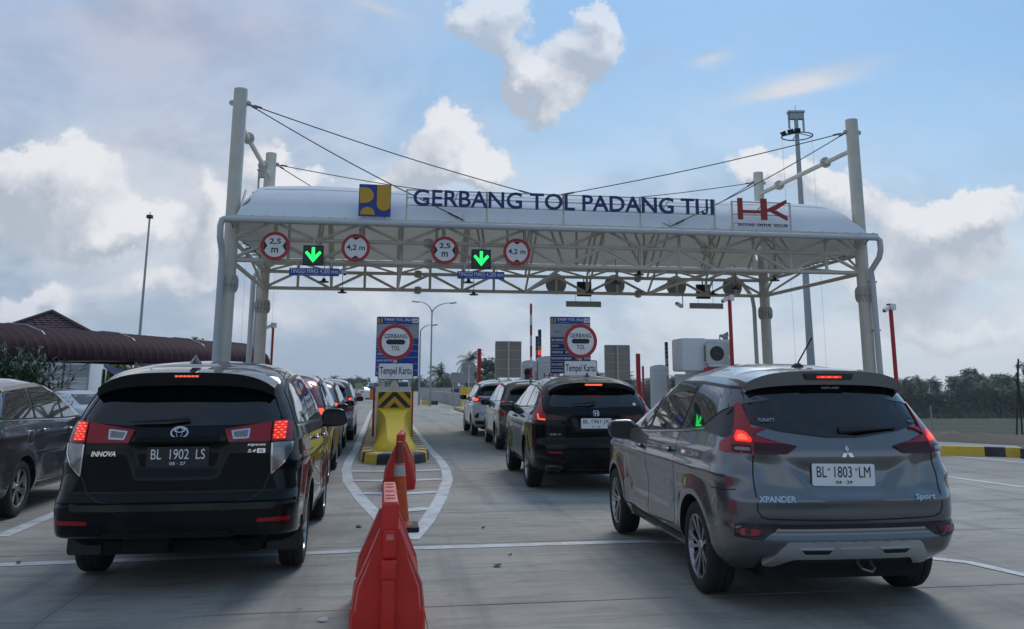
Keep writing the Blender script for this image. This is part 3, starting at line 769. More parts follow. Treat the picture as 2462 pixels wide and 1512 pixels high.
# concrete apron
road = sheet('road', [tuple(W(-26, -60).xy), tuple(W(26, -60).xy), tuple(W(26, -9).xy), tuple(W(19, -7).xy), tuple(W(18.2, 34).xy), tuple(W(16, 60).xy), tuple(W(13, 120).xy), tuple(W(13, 300).xy), tuple(W(2, 300).xy), tuple(W(0, 120).xy), tuple(W(-26, 60).xy)], -0.010, M_CONC)
M_RI = Matrix.Translation(O_) @ Matrix.Rotation(A9, 4, 'Z')
lanes = [-26.0, -20.6, -15.5, -10.6, -5.1, -2.55, 0, 2.45, 4.95, 7.42, 9.9, 12.4, 14.85, 18.2, 22.0, 26.0]
rows = [-30, -25.4, -23.2, -20.9, -18.4, -16.2, -13.4, -11.0, -8.3, -4.1, 0.2, 4.4, 8.8, 13.2, 17.8, 22.6, 27.5, 32.5]
for i in range(len(lanes) - 1):
    for j in range(len(rows) - 1):
        if lanes[i] < -16 and rows[j] < 5 and False: continue
        if rows[j] > -9 and lanes[i] > 18: continue
        if rows[j] > 20 and lanes[i + 1] > 23: continue
        if rows[j] < -25 and (i < 3 or i > 12): continue
        g = 0.006; x0, x1, y0, y1 = lanes[i] + .0015, lanes[i + 1] - .0015, rows[j] + g, rows[j + 1] - g; e = 0.004
        z0 = -0.008; z1 = 0.0; c_ = 0.006
        vs = [(x0, y0, z0), (x1, y0, z0), (x1, y1, z0), (x0, y1, z0), (x0 + .001, y0 + c_, z1), (x1 - .001, y0 + c_, z1), (x1 - .001, y1 - c_, z1), (x0 + .001, y1 - c_, z1)]
        obj('concrete_slab', vs, [(4, 5, 6, 7), (0, 1, 5, 4), (1, 2, 6, 5), (2, 3, 7, 6), (3, 0, 4, 7)], M_CONC, road, M_RI)
sheet('joint_bed', [tuple(W(-26, -30).xy), tuple(W(26, -30).xy), tuple(W(26, -9).xy), tuple(W(18.3, -8).xy), tuple(W(18.2, 32).xy), tuple(W(-26, 32).xy)], -0.0075, M_JOINT, None, road)

def strip(name, pts, w_, z=0.004, m_=None, parent=None, uv=True, kind='structure'):
    """flat painted strip along a polyline in plaza (u,v) coordinates"""
    P = [Vector(p) for p in pts]; vs, fs = [], []
    for i, p in enumerate(P):
        a = (P[i] - P[i - 1]).normalized() if i else (P[1] - P[0]).normalized(); b = (P[i + 1] - P[i]).normalized() if i < len(P) - 1 else a
        d = (a + b).normalized(); nn = Vector((-d.y, d.x)) * (w_ / 2) / max(0.4, d.dot(b))
        for q in (p - nn, p + nn):
            v = W(q.x, q.y, z) if uv else Vector((q.x, q.y, z)); vs.append(v)
    for i in range(len(P) - 1): fs.append((2 * i, 2 * i + 2, 2 * i + 3, 2 * i + 1))
    o = obj(name, vs, fs, m_ or M_WLINE, parent); 
    if o.data.polygons[0].normal.z < 0: o.data.flip_normals()
    if kind and parent is None: o['kind'] = kind
    return o
def wuv(x, y): d = Vector((x, y, 0)) - O_; return (d.dot(UX), d.dot(VX))
# the long cross line in front of the cars
strip('road_marking', [wuv(-16, 5.8), wuv(-4.57, 8.14), wuv(-2.08, 8.68), wuv(-1.07, 8.95), wuv(1.12, 9.33)], .165)
strip('road_marking', [wuv(1.12, 9.33), wuv(3.0, 8.9), wuv(3.85, 8.25), wuv(4.12, 7.55), wuv(4.6, 5.5)], .12, .0055)
strip('road_marking', [wuv(-5.41, 9.62), wuv(-5.70, 11.2), wuv(-6.2, 14.0)], .16)
# lane edge lines right of the grey minivan
def GG(px, py):
    a, b = (px - PXC) / FPX, (PYC - py) / FPX; t = R(PITCH); fy = math.cos(t) - b * math.sin(t); fz = math.sin(t) + b * math.cos(t); k = -CAMH / fz
    return wuv(a * k, fy * k)
strip('road_marking', [GG(2262, 1094), GG(2461, 1112), GG(2700, 1136)], .13, .004)
strip('road_marking', [GG(2275, 1146), GG(2461, 1171), GG(2800, 1218)], .14, .004)

# ------------------------------------------------------------------ islands, gores
def outline(u0, hw, v0, v1, cut=1.5):
    """kerb outline: rounded nose at v0, straight sides"""
    L = [(u0 - hw, v1)]; 
    P = [(-hw, v1), (-hw, v0 + 1.35), (-hw * .86, v0 + .55), (-hw * .52, v0 + .12), (0, v0), (hw * .52, v0 + .12), (hw * .86, v0 + .55), (hw, v0 + 1.35), (hw, v1)]
    return [(u0 + a, b) for a, b in P]
def island(uc, v0, v1, label, hw=.72, full=True, gore=True):
    t = thuv('toll_island', label, 'traffic island', uc, v0, 0, 'raised toll islands between the lanes')
    P = [Vector(p) for p in outline(0, hw, 0, v1 - v0)]
    # arc-length resample
    seg = []; 
    def stones(a, b, L):
        d = (b - a).length; k = max(1, round(d / L)); return [a.lerp(b, i / k) for i in range(k)]
    pts = []
    for i in range(len(P) - 1):
        nose = 1 <= i <= 6; pts += stones(P[i], P[i + 1], .42 if nose else .40)
    pts.append(P[-1]); n = len(pts); z0, z1, ins, wd_ = 0, .20, .045, .22
    def nrm(i):
        d = (pts[min(i + 1, n - 1)] - pts[max(i - 1, 0)]).normalized(); return Vector((d.y, -d.x)) * -1
    for i in range(n - 1):
        a, b = pts[i], pts[i + 1]; na, nb = nrm(i), nrm(i + 1)
        if i < 2: na = nb = Vector((1, 0))
        c0 = Vector((0, 1.2)); 
        if (c0 - a).dot(na) < 0 and abs(a.y) < 3: na = -na
        if (c0 - b).dot(nb) < 0 and abs(b.y) < 3: nb = -nb
        if a.y > 2.5: na = Vector((-1, 0)) if a.x > 0 else Vector((1, 0))
        if b.y > 2.5: nb = Vector((-1, 0)) if b.x > 0 else Vector((1, 0))
        g = (b - a).normalized() * .004; a_, b_ = a + g, b - g
        sec = lambda p, nn: [(p.x, p.y, z0), (p.x + nn.x * ins * .4, p.y + nn.y * ins * .4, z1 - .03), (p.x + nn.x * ins, p.y + nn.y * ins, z1), (p.x + nn.x * wd_, p.y + nn.y * wd_, z1 + .01), (p.x + nn.x * wd_, p.y + nn.y * wd_, z0)]
        A, B = sec(a_, na), sec(b_, nb); fs = [(k, k + 1, k + 6, k + 5) for k in range(4)] + [(0, 1, 2, 3, 4), (9, 8, 7, 6, 5)]
        me = mesh('kerb_stone', A + B, fs, M_KY if i % 2 == (n // 2) % 2 else M_KK); bm = bmesh.new(); bm.from_mesh(me); bmesh.ops.recalc_face_normals(bm, faces=bm.faces[:]); bm.to_mesh(me); bm.free()
        link('kerb_stone', me, t)
    q = [(p[0] * (hw - .2) / hw, max(.22, p[1])) for p in outline(0, hw, 0, v1 - v0)]
    prism('island_top', q, .0, .205, M_FOOT, t, axis='z')
    return t
M_CHEV_Y = mat('chevron_yellow', (0.62, 0.33, 0.01), .45, var=.1, vscale=8)
def nose(uc, v0, label, board=True):
    t = thuv('crash_block', label, 'crash barrier', uc, v0, 0.2, 'yellow concrete noses on the islands')
    S = [(.0, .03, .24, .10, .34), (.10, .10, .34, .30, .33), (.42, .17, .46, .44, .34), (1.2, .185, .64, .46, .35), (1.9, .20, .78, .46, .36), (2.35, .235, .86, .46, .37), (2.7, .30, .925, .45, .38), (2.95, .37, .965, .44, .39), (3.10, .40, .985, .43, .40)]
    secs = []
    for y, tw_, tz, bw, sz in S:
        z = tz - .2
        secs.append([(-bw, y, 0), (-bw * .96, y, .05 if y > .2 else .02), (-max(tw_ + .02, bw * .80), y, min(z * .5, .16)), (-tw_, y, z), (tw_, y, z), (max(tw_ + .02, bw * .80), y, min(z * .5, .16)), (bw * .96, y, .05 if y > .2 else .02), (bw, y, 0)])
    loft('ramp_body', secs, M_YEL, t, angle=28)
    bbox('back_wall', (.82, .50, 1.19), (0, 3.36, .595), M_YEL, t, bev=.02)
    if not board: return t
    c_ = prism('chevron_board', rrect(0, 0, .76, .37, .006), -.012, 0, M_CHEV_Y, t, Matrix.Translation((0, 3.106, .985)))
    def clip(poly):  # clip to board
        bm = bmesh.new(); f = bm.faces.new([bm.verts.new((a, 0, b)) for a, b in poly])
        for co, no in (((.375, 0, 0), (1, 0, 0)), ((-.375, 0, 0), (-1, 0, 0)), ((0, 0, .18), (0, 0, 1)), ((0, 0, -.18), (0, 0, -1))):
            bmesh.ops.bisect_plane(bm, geom=bm.verts[:] + bm.edges[:] + bm.faces[:], plane_co=co, plane_no=no, clear_outer=True)
        bm.faces.ensure_lookup_table(); r = [(v.co.x, v.co.z) for v in bm.faces[0].verts] if len(bm.faces) else None; bm.free(); return r
    for k in (0, 1, 2):
        zt_ = .13 - .17 * 1.0 + .0; 
    for a0, a1 in ((-.18 + .125, -1.0), (.225, .085), (.52, .375)):
        if a1 == -1.0: polys = [[(-.12, -.18), (.12, -.18), (0, -.055)]]
        else: polys = [[(0, a0), (0, a1), (.80, a1 - .80), (.80, a0 - .80)], [(0, a0), (-.80, a0 - .80), (-.80, a1 - .80), (0, a1)]]
        for p in polys:
            q = clip(p)
            if q and len(q) > 2: prism('chevron_stripe', q, -.016, -.0125, M_BS, c_)
    for x in (-.32, .32):
        for z in (-.14, .14): prism('bolt', circle(x, z, .012, 8), -.022, -.016, M_GALV, c_)
    return t
def gore(uc, v0, name='road_marking'):
    L = [(-.02, v0 - 8.7), (-.24, v0 - 7.5), (-.53, v0 - 5.4), (-.80, v0 - 3.0), (-.91, v0 - .9), (-.93, v0 + 1.2), (-.88, v0 + 4), (-.87, v0 + 40)]
    a = strip(name, [(uc + x, y) for x, y in L], .17, .004)
    b = strip(name, [(uc - x, y) for x, y in L], .17, .0055)
    for k, y in enumerate((-1.3, -2.95, -4.75, -6.5)):
        x = float(np.interp(y + v0, [q[1] for q in L], [-q[0] for q in L])) - .05
        strip(name, [(uc - x, v0 + y + .12), (uc - x * .5, v0 + y + .02), (uc, v0 + y - .05), (uc + x * .5, v0 + y + .02), (uc + x, v0 + y + .12)], .27, .007)
island(4.93, -9.4, 30.5, 'kerbed island under the chevron block directly behind the cone'); gore(4.93, -9.4)
nose(4.93, -8.75, 'yellow concrete crash block with chevron board behind the cone')
island(9.9, -9.4, 30.5, 'kerbed island hidden behind the black SUV, carrying the second toll sign'); gore(9.9, -9.4)
nose(9.9, -8.75, 'yellow concrete crash block hidden behind the black SUV')
island(14.85, -7.4, 26, 'kerbed island under the white booth with the air conditioner')
island(-.02, -9.4, 30.5, 'kerbed island on which the left gantry poles stand'); 
nose(10.45, 31.5, 'yellow block at the far end of the island beyond the white minivan', False)
o = thuv('dark_block', 'dark weathered concrete block beside the far yellow block', 'concrete block', *wuv(-6.45, 80), 0); bbox('block', (.62, 1.2, 1.25), (0, 0, .62), mat('dark_concrete', (.07, .06, .055), .9, var=.3), o, bev=.03)
# kerb at the right
t = thing('kerb', 'yellow and black kerb along the right hand footpath', 'kerb', (9.55, 20.75, 0), R(0), 'striped kerbs right of the grey minivan')
pts = [GG(2262, 1094 - 2), GG(2290, 1095), GG(2440, 1100), GG(2449, 1085)]
def kerb_run(t, A, B, L, w_=.22, h_=.20, start=0, mats=(M_KY, M_KK), lens=None):
    A, B = Vector(A), Vector(B); d = B - A; n = lens or [L] * round(d.length / L); u = d.normalized(); nn = Vector((-u.y, u.x)); s = 0; o_ = Vector(t.location.xy)
    for k, l in enumerate(n):
        a = A + u * (s + .004); b = A + u * (s + l - .004); s += l
        pr = [(a.x, a.y), (b.x, b.y), ((b + nn * w_).x, (b + nn * w_).y), ((a + nn * w_).x, (a + nn * w_).y)]
        vs = [(x - o_.x, y - o_.y, 0) for x, y in pr]; c2 = [a + nn * .03, b + nn * .03, b + nn * w_, a + nn * w_]
        vs += [(p.x - o_.x, p.y - o_.y, h_) for p in c2]
        obj('kerb_stone', vs, [(3, 2, 1, 0), (4, 5, 6, 7), (0, 1, 5, 4), (1, 2, 6, 5), (2, 3, 7, 6), (3, 0, 4, 7)], mats[(k + start) % 2], t)
def gw(px, py): u, v = GG(px, py); return W(u, v).xy
t.rotation_euler = (0, 0, 0)
kerb_run(t, gw(2250, 1094), gw(2442, 1099), .4, lens=[.98, .40, .34, .36, .30, .24])
t2 = thing('kerb', 'black kerb piece at the right picture edge', 'kerb', (*gw(2452, 1102), 0), 0, 'striped kerbs right of the grey minivan')
kerb_run(t2, gw(2452, 1102), gw(2560, 1108), .5, start=1)
A, B = gw(2250, 1092), gw(2446, 1097)
sheet('footpath', [tuple(A), tuple(B + Vector((.1, .0))), tuple(B + Vector((.4, .75))), tuple(A + Vector((.6, 1.9))), (8.6, 22.6)], .18, M_FOOT)
sheet('dirt_ground', [(8.2, 22.0), (9.4, 21.0), (11.5, 20.6), (26, 21.0), (28, 25.4), (20, 26.6), (13, 27.6), (10.4, 29), (9.0, 34)], .012, M_DIRT)
vs, fs = [], []
for i in range(60):
    for j in range(14):
        x = 9.5 + i * .35; y = 24.0 + j * .26; e = math.sin(math.pi * j / 13) * math.sin(math.pi * min(1, i / 6)) if i < 6 else math.sin(math.pi * j / 13)
        vs.append((x, y, .02 + e * (.10 + .10 * rnd.random() + .06 * math.sin(x * 1.7))))
for i in range(59):
    for j in range(13): a = i * 14 + j; fs.append((a, a + 14, a + 15, a + 1))
tag(obj('dirt_ground', vs, fs, M_DIRT, None, None, True), kind='structure')

# ------------------------------------------------------------------ gantry
HB, HT = 5.22, 10.57; WW, DD = 20.45, 7.92
def gantry():
    t = thuv('toll_gantry', 'white steel toll gantry with curved membrane roof spanning the lanes', 'toll gantry', 0, 0, 0)
    ZU = 5.86; rp = .208
    for (u, v, seam_z) in ((0, 0, 8.9), (WW, 0, 8.9), (0, DD, 8.9), (WW, DD, 8.9)):
        p = tube('pole', (u, v, 0), (u, v, HT), rp, M_STEEL, t, 28)
        # splice collar: two flange rings and fins
        zc = 4.50
        for dz_ in (-.02, .02): tube('flange', (u, v, zc + dz_ - .012), (u, v, zc + dz_ + .012), rp + .09, M_STEELD, t, 28)
        for k in range(14):
            a = 2 * math.pi * k / 14; ca, sa = math.cos(a), math.sin(a)
            pr = [(rp - .01, zc - .28), (rp + .05, zc - .23), (rp + .088, zc - .12), (rp + .088, zc + .12), (rp + .05, zc + .23), (rp - .01, zc + .28)]
            prism('collar_fin', pr, -.011, .011, M_STEELD, t, Matrix.Translation((u, v, 0)) @ Matrix.Rotation(a, 4, 'Z'))
        # top eyes
        for s in (-1, 1): prism('cable_eye', circle(0, 0, .085, 16), -.014, .014, M_STEELD, t, Matrix.Translation((u + s * (rp + .04), v, HT - .45)))
        prism('pole_base', circle(0, 0, .42, 24), 0, .04, M_STEELD, t, Matrix.Translation((u, v, .2)), axis='z')
    r1, r2, r3 = .085, .054, .044
    N = 8; us = [WW * k / N for k in range(N + 1)]
    T = lambda a, b, r, nm='truss_member', n=10: tube(nm, a, b, r, M_STEEL, t, n)
    for v, s in ((0.0, 1), (DD, -1)):
        T((0, v, HB), (WW, v, HB), .070, 'lower_chord', 14); T((0, v, ZU), (WW, v, ZU), .066, 'upper_chord', 14)
        ve = v - s * .62; T((-.1, ve, 6.30), (WW + .1, ve, 6.30), .06, 'eave_tube', 12)
        m = [(k + .5) * WW / N for k in range(N)]
        for k in range(N):
            c_ = m[k]
            T((c_, v, HB), (c_, v, 6.32), r2)
            T((us[k], v, HB), (c_, v, ZU), r2); T((c_, v, ZU), (us[k + 1], v, HB), r2)
            T((us[k], v, ZU), (c_, ve, 6.30), r3); T((c_, ve, 6.30), (us[k + 1], v, ZU), r3)
            if k % 2: T((us[k], v, HB), (us[k], v, ZU), r2)
        for u in (us[2] + .8, us[6] - .4):
            for z in (HB, ZU):
                for dx_ in (-.02, .02): T((u + dx_ - .01, v, z), (u + dx_ + .01, v, z), .17, 'flange', 16)
                for k in range(6):
                    a = math.pi * k / 3; prism('collar_fin', [(.08, -.16), (.14, -.1), (.14, .1), (.08, .16)], -.008, .008, M_STEELD, t, Matrix.Translation((u, v, z)) @ Matrix.Rotation(math.pi / 2, 4, 'Y') @ Matrix.Rotation(a, 4, 'Z'))
    # arched ribs and cross braces from front to back
    def arch(v): return 6.42 + 1.72 * max(0.0, math.sin(math.pi * (v + .62) / (DD + 1.24))) ** .66
    vsn = [-.62 + (DD + 1.24) * k / 12 for k in range(13)]
    for k in range(N + 1):
        u = us[k] + (.45 if k == 0 else -.45 if k == N else 0)
        for a, b in zip(vsn[:-1], vsn[1:]): T((u, a, arch(a) - .10), (u, b, arch(b) - .10), .05, 'roof_rib', 8)
        if 0 < k < N and k % 2 == 0: T((us[k], 0, HB), (us[k], DD, HB), .055, 'cross_tube')
        mid = DD / 2
        T((us[k], 0, HB), (us[k], mid, arch(mid) - .16), r3); T((us[k], mid, arch(mid) - .16), (us[k], DD, HB), r3)
        T((us[k], 0, ZU), (us[k], 2.2, arch(2.2) - .12), r3); T((us[k], DD, ZU), (us[k], DD - 2.2, arch(2.2) - .12), r3)
    for v in (1.6, mid, DD - 1.6):
        T((.3, v, arch(v) - .16), (WW - .3, v, arch(v) - .16), .055, 'purlin')
    for v in (mid,): T((0, v, HB + .55), (WW, v, HB + .55), .06, 'middle_chord', 12)
    for k in range(N):
        c_ = (k + .5) * WW / N
        if k % 2: T((us[k], 0, HB), (c_, mid, HB + .55), r3); T((c_, mid, HB + .55), (us[k + 1], 0, HB), r3)
        T((c_, mid, HB + .55), (c_, mid, arch(mid) - .16), r3)
    for u in (0, WW):
        for z in (HB, ZU): T((u, 0, z), (u, DD, z), .07, 'side_tube', 12)
        T((u, 0, HB), (u, DD / 2, ZU), r3); T((u, DD / 2, ZU), (u, DD, HB), r3)
        zz = HT - 1.05; v0, v1 = .2, DD - .2
        T((u, v0, zz), (u, v1, zz + .08), .085, 'head_tube', 16)
        for v in (2.0, DD - 2.0):
            for d_ in (-.03, .03): T((u, v + d_ - .012, zz + .02 + .01 * v / 2), (u, v + d_ + .012, zz + .02 + .01 * v / 2), .20, 'flange', 18)
            for k in range(8): prism('collar_fin', [(.10, -.16), (.17, -.08), (.17, .08), (.10, .16)], -.008, .008, M_STEELD, t, Matrix.Translation((u, v, zz + .03)) @ Matrix.Rotation(math.pi / 2, 4, 'X') @ Matrix.Rotation(math.pi * k / 4, 4, 'Z'))
    # membrane roof
    NU, NV = 80, 26; vs, fs = [], []
    u0, u1 = -.05, WW + .18
    for i in range(NU + 1):
        q = i / NU; u = u0 + (u1 - u0) * q; ed = min(u - u0, u1 - u); g = 1 - max(0.0, 1 - min(1, max(0, ed) / .8)) ** 4; ins = .55 * (1 - min(1, ed / .8)) ** 2 * 0
        for j in range(NV + 1):
            v = -.62 + (DD + 1.24) * j / NV; sv = max(0.0, math.sin(math.pi * j / NV))
            z = 6.47 + 1.74 * (sv ** .62) * g - .5 * min(1, sv * 4) * (1 - g) - .05 * math.cos(2 * math.pi * (u / (WW / 4))) * sv
            ue = u + (.10 if q < .5 else -.10) * (1 - min(1, ed / .9)) * math.sin(math.pi * j / NV * 9) ** 2
            vs.append((ue + (.30 * sv if i == 0 else -.30 * sv if i == NU else 0), v, z))
    def cut(i, j):  # openings round the poles
        x = sum(vs[a][0] for a in (i * (NV + 1) + j, (i + 1) * (NV + 1) + j + 1)) / 2; y = sum(vs[a][1] for a in (i * (NV + 1) + j, (i + 1) * (NV + 1) + j + 1)) / 2
        return any(math.hypot(x - a, y - b) < .40 for a in (0, WW) for b in (0, DD))
    for i in range(NU):
        for j in range(NV):
            if not cut(i, j): a = i * (NV + 1) + j; fs.append((a, a + NV + 1, a + NV + 2, a + 1))
    m_ = obj('membrane_roof', vs, fs, M_MEMB, t, None, True)
    for v in (1.0, 2.7, DD - 2.7, DD - 1.0):     # welded seams of the membrane
        j = (v + .62) / (DD + 1.24) * NV; j0 = int(j); P = []
        for i in range(3, NU - 2): a = Vector(vs[i * (NV + 1) + j0]); b = Vector(vs[i * (NV + 1) + j0 + 1]); P.append(a.lerp(b, j - j0) + Vector((0, 0, .008)))
        q = []; ff = []
        for k, p in enumerate(P): q += [p + Vector((0, -.03, -.006)), p + Vector((0, .03, .006))]
        for k in range(len(P) - 1): ff.append((2 * k, 2 * k + 2, 2 * k + 3, 2 * k + 1))
        obj('membrane_seam', q, ff, mat('membrane_seam', (.60, .64, .68), .5), m_, None, True)
    # clamp plates along the eaves and the scalloped side edges
    for k in range(46):
        u = .2 + (WW - .1) * k / 45
        box('clamp', (.07, .05, .10), (u, -.66, 6.43), M_STEEL, t)
        if k % 3 == 0: box('clamp', (.07, .05, .10), (u, DD + .66, 6.43), M_STEEL, t)
    for s, i in ((-1, 0), (1, NU)):
        for j in range(2, NV - 1):
            a = Vector(vs[i * (NV + 1) + j]); tube('edge_clamp', a, a + Vector((s * .13, -.03, -.02)), .016, M_STEELD, t, 6)
        P = [Vector(vs[i * (NV + 1) + j]) for j in range(NV + 1)]
        sweep('edge_cable', P, .018, M_CABLE, t, 6)
    # gutter pipes and downpipes
    for v, s in ((-.86, -1), (DD + .86, 1)):
        tube('gutter', (-.08, v, 6.31), (WW + .14, v, 6.27), .085, M_PVC, t, 16)
        for k in range(12): u = .9 + k * 1.72; tube('gutter_joint', (u, v, 6.305 - .002 * k), (u + .07, v, 6.305 - .002 * k), .092, M_PVC, t, 16)
        box('eave_bar', (WW + .3, .06, .10), (WW / 2 + .1, v - s * .17, 6.40), M_STEEL, t)
    sweep('downpipe', [(-.06, -.86, 6.31), (-.14, -.86, 6.28), (-.18, -.86, 6.10), (-.18, -.78, 5.75), (-.16, -.50, 5.45), (-.16, -.38, 5.2), (-.16, -.38, .2)], .095, M_PVC, t, 14)
    sweep('downpipe', [(WW + .10, -.86, 6.27), (WW + .20, -.86, 6.2), (WW + .22, -.84, 5.9), (WW + .20, -.75, 5.65), (WW + .10, -.36, 5.25), (WW + .14, -.34, 4.9), (WW + .20, -.30, .2)], .095, M_PVC, t, 14)
    sweep('downpipe', [(WW - 1.1, DD + .86, 6.27), (WW - .6, DD + .8, 5.8), (WW - .42, DD + .3, 5.2), (WW - .40, DD + .2, 4.7), (WW - .40, DD + .2, .2)], .085, M_PVC, t, 14)
    sweep('downpipe', [(.2, DD + .86, 6.27), (-.3, DD + .7, 6.0), (-.42, DD + .2, 5.6), (-.42, DD + .2, .2)], .10, M_PVC, t, 14)
    for u in (WW + .1,):
        for z in (4.9, 3.3, 1.7): box('pipe_bracket', (.30, .05, .05), (u + .1, -.24, z), M_GALV, t)
    # stay cables
    C_ = [((rp, 0, HT - .45), (WW * .485, 3.2, 8.20)), ((rp, 0, HT - .45), (6.95, -.62, 6.52)), ((rp, DD, HT - .45), (WW * .485, 4.7, 8.22)), ((rp, DD, HT - .45), (6.95, DD + .6, 6.52)),
          ((WW - rp, 0, HT - .45), (WW * .515, 3.2, 8.20)), ((WW - rp, 0, HT - .45), (13.6, -.62, 6.52)), ((WW - rp, DD, HT - .45), (WW * .515, 4.7, 8.22)), ((WW - rp, DD, HT - .45), (13.6, DD + .6, 6.52))]
    for a, b in C_:
        a, b = Vector(a), Vector(b); P = [a.lerp(b, k / 10) - Vector((0, 0, .12 * math.sin(math.pi * k / 10))) for k in range(11)]
        c_ = sweep('stay_cable', P, .018, M_CABLE, t, 6)
        tube('turnbuckle', P[9].lerp(P[10], .3), P[9].lerp(P[10], .75), .035, M_CABLE, c_, 8)
        tube('turnbuckle', a.lerp(b, .02), a.lerp(b, .045), .035, M_CABLE, c_, 8)
    for u in (6.95, 13.6): tube('strut', (u, -.64, 6.5), (u + .03, .25, 7.35), .03, M_STEEL, t, 8); tube('strut', (u - .02, -.66, 6.5), (u - .7, -.1, 6.95), .012, M_CABLE, t, 6)
gantry()

# lettering standing on the eave
def big_sign():
    t = thuv('lettering_sign', 'navy GERBANG TOL PADANG TIJI lettering on a white frame along the gantry roof edge', 'sign lettering', 5.2, -.72, 6.35)
    L_ = 9.85
    fr = lambda a, b, r=.03: box('frame_bar', (abs(b[0] - a[0]) + r if abs(b[0] - a[0]) > .01 else r, r, abs(b[1] - a[1]) + r if abs(b[1] - a[1]) > .01 else r), ((a[0] + b[0]) / 2, 0, (a[1] + b[1]) / 2), M_STEEL, t)
    for z in (.56, .80, 1.04): fr((0, z), (L_, z), .035)
    for u in (0, 2.46, 4.88, 7.37, L_): box('frame_post', (.055, .045, 1.08), (u, .045, .53), M_STEEL, t)
    for u in (1.55, 4.88, 8.35): tube('frame_stay', (u, .08, 1.0), (u - .1, .8, .7), .022, M_STEEL, t, 6)
    s = 'GERBANG TOL PADANG TIJI'
    # one mesh per letter, spaced as in the sign
    me0 = text_mesh(s, 9.46, .52 / .80, 0, bold=.012); mw = None
    bm = bmesh.new(); bm.from_mesh(me0); bm.verts.ensure_lookup_table()
    # islands
    seen = set(); comps = []
    for v in bm.verts:
        if v.index in seen: continue
        st, comp = [v], []
        seen.add(v.index)
        while st:
            x = st.pop(); comp.append(x.index)
            for e in x.link_edges:
                y = e.other_vert(x)
                if y.index not in seen: seen.add(y.index); st.append(y)
        comps.append(set(comp))
    comps.sort(key=lambda c_: min(bm.verts[i].co.x for i in c_))
    comps2 = [(min(bm.verts[i].co.z for i in c_), max(bm.verts[i].co.z for i in c_)) for c_ in comps]
    base = comps2[1][0]; top = comps2[1][1]      # the E gives cap height and base line
    jx = False
    for comp in comps:
        idx = sorted(comp); mp = {a: i for i, a in enumerate(idx)}; n = len(idx)
        co = [bm.verts[i].co for i in idx]; F_ = [[mp[v.index] for v in f.verts] for f in bm.faces if f.verts[0].index in comp]
        edges = {}
        for f in F_:
            for a, b in zip(f, f[1:] + f[:1]): edges[(a, b)] = 1
        bd = [(a, b) for a, b in edges if (b, a) not in edges]
        hi = max(c_.z for c_ in co); lo = min(c_.z for c_ in co)
        for c_ in co: c_.z = base + (c_.z - lo) / (hi - lo) * (top - base) if lo < base - .03 else c_.z
        if jx: 
            for c_ in co: c_.x += .13
        co = [Vector((c_.x, 0, (c_.z - (top + base) / 2) * .50 / (top - base))) for c_ in co]
        if lo < base - .03:      # the J, drawn with its hook on the base line
            xm = max(c_.x for c_ in co); q = circle(-.085, -.145, .105, 12, 180, 360); q2 = circle(-.085, -.145, .05, 12, 360, 180); xm += .10; jx = True
            prism('letter', [(xm + a_, b_) for a_, b_ in q + [(.02, .25), (-.035, .25)] + q2], -.10, -.035, M_BLUEL, t, Matrix.Translation((L_ / 2, 0, .80))); continue
        vs = [(c_.x, -.035, c_.z) for c_ in co] + [(c_.x, -.10, c_.z) for c_ in co]
        fs = [tuple(f) for f in F_] + [tuple(n + i for i in reversed(f)) for f in F_] + [(a, b, n + b, n + a) for a, b in bd]
        me = mesh('letter', vs, fs, M_BLUEL); b2 = bmesh.new(); b2.from_mesh(me); bmesh.ops.recalc_face_normals(b2, faces=b2.faces[:]); b2.to_mesh(me); b2.free()
        link('letter', me, t, Matrix.Translation((L_ / 2, 0, .80)))
    bm.free(); bpy.data.meshes.remove(me0)
big_sign()
def pu_shapes(t, w_, h_, d, y):
    """yellow shapes of the square blue emblem"""
    a = circle(-w_ * .50, h_ * .16, w_ * .36, 18, -90, 90); a = [(-w_ * .47, h_ * .16 - w_ * .30)] + [(-w_ * .30 + (w_ * .26) * math.cos(R(q)), h_ * .14 + (w_ * .25) * math.sin(R(q))) for q in range(-90, 91, 10)] + [(-w_ * .47, h_ * .14 + w_ * .25)]
    a[0] = (-w_ * .47, h_ * .14 - w_ * .25)
    prism('emblem_shape', a, y - d, y, M_YL, t)
    b = [(w_ * .06, h_ * .49), (w_ * .06, -h_ * .12)] + [(w_ * .28 + w_ * .22 * math.cos(R(q)), -h_ * .12 + w_ * .22 * math.sin(R(q))) for q in range(190, 331, 10)] + [(w_ * .49, -h_ * .14), (w_ * .49, h_ * .49)]
    prism('emblem_shape', b, y - d, y, M_YL, t)
    c_ = [(-w_ * .44, -h_ * .47)] + [(-w_ * .22 + w_ * .23 * math.cos(R(q)), -h_ * .46 + w_ * .23 * math.sin(R(q))) for q in range(170, 9, -10)] + [(0.0, -h_ * .47)]
    prism('emblem_shape', c_, y - d, y, M_YL, t)
t = thuv('emblem_sign', 'square blue emblem board with yellow shapes on the gantry roof edge', 'emblem', 4.24, -.74, 7.02)
box('board', (.96, .12, .97), (0, 0, 0), M_SBLUE, t); pu_shapes(t, .96, .97, .03, -.063)
box('board_post', (.05, .05, .5), (-.3, .09, -.5), M_STEEL, t); box('board_post', (.05, .05, .5), (.3, .09, -.5), M_STEEL, t)
def hk(t, w_, h_, y, d, m_, cx=0, cz=0):
    P = [[(0, 1), (.095, 1), (.095, 0), (0, 0)], [(.095, .30), (.095, .44), (.47, .44), (.47, .30)], [(.47, 1), (.59, 1), (.59, 0), (.47, 0)], [(.59, .36), (.59, .52), (1, 1), (1, .82), (.76, .45)], [(.66, .40), (.78, .45), (1, .18), (1, 0)]]
    for p in P: prism('emblem_shape', [(cx + (a - .5) * w_, cz + (b - .5) * h_) for a, b in p], y - d, y, m_, t)
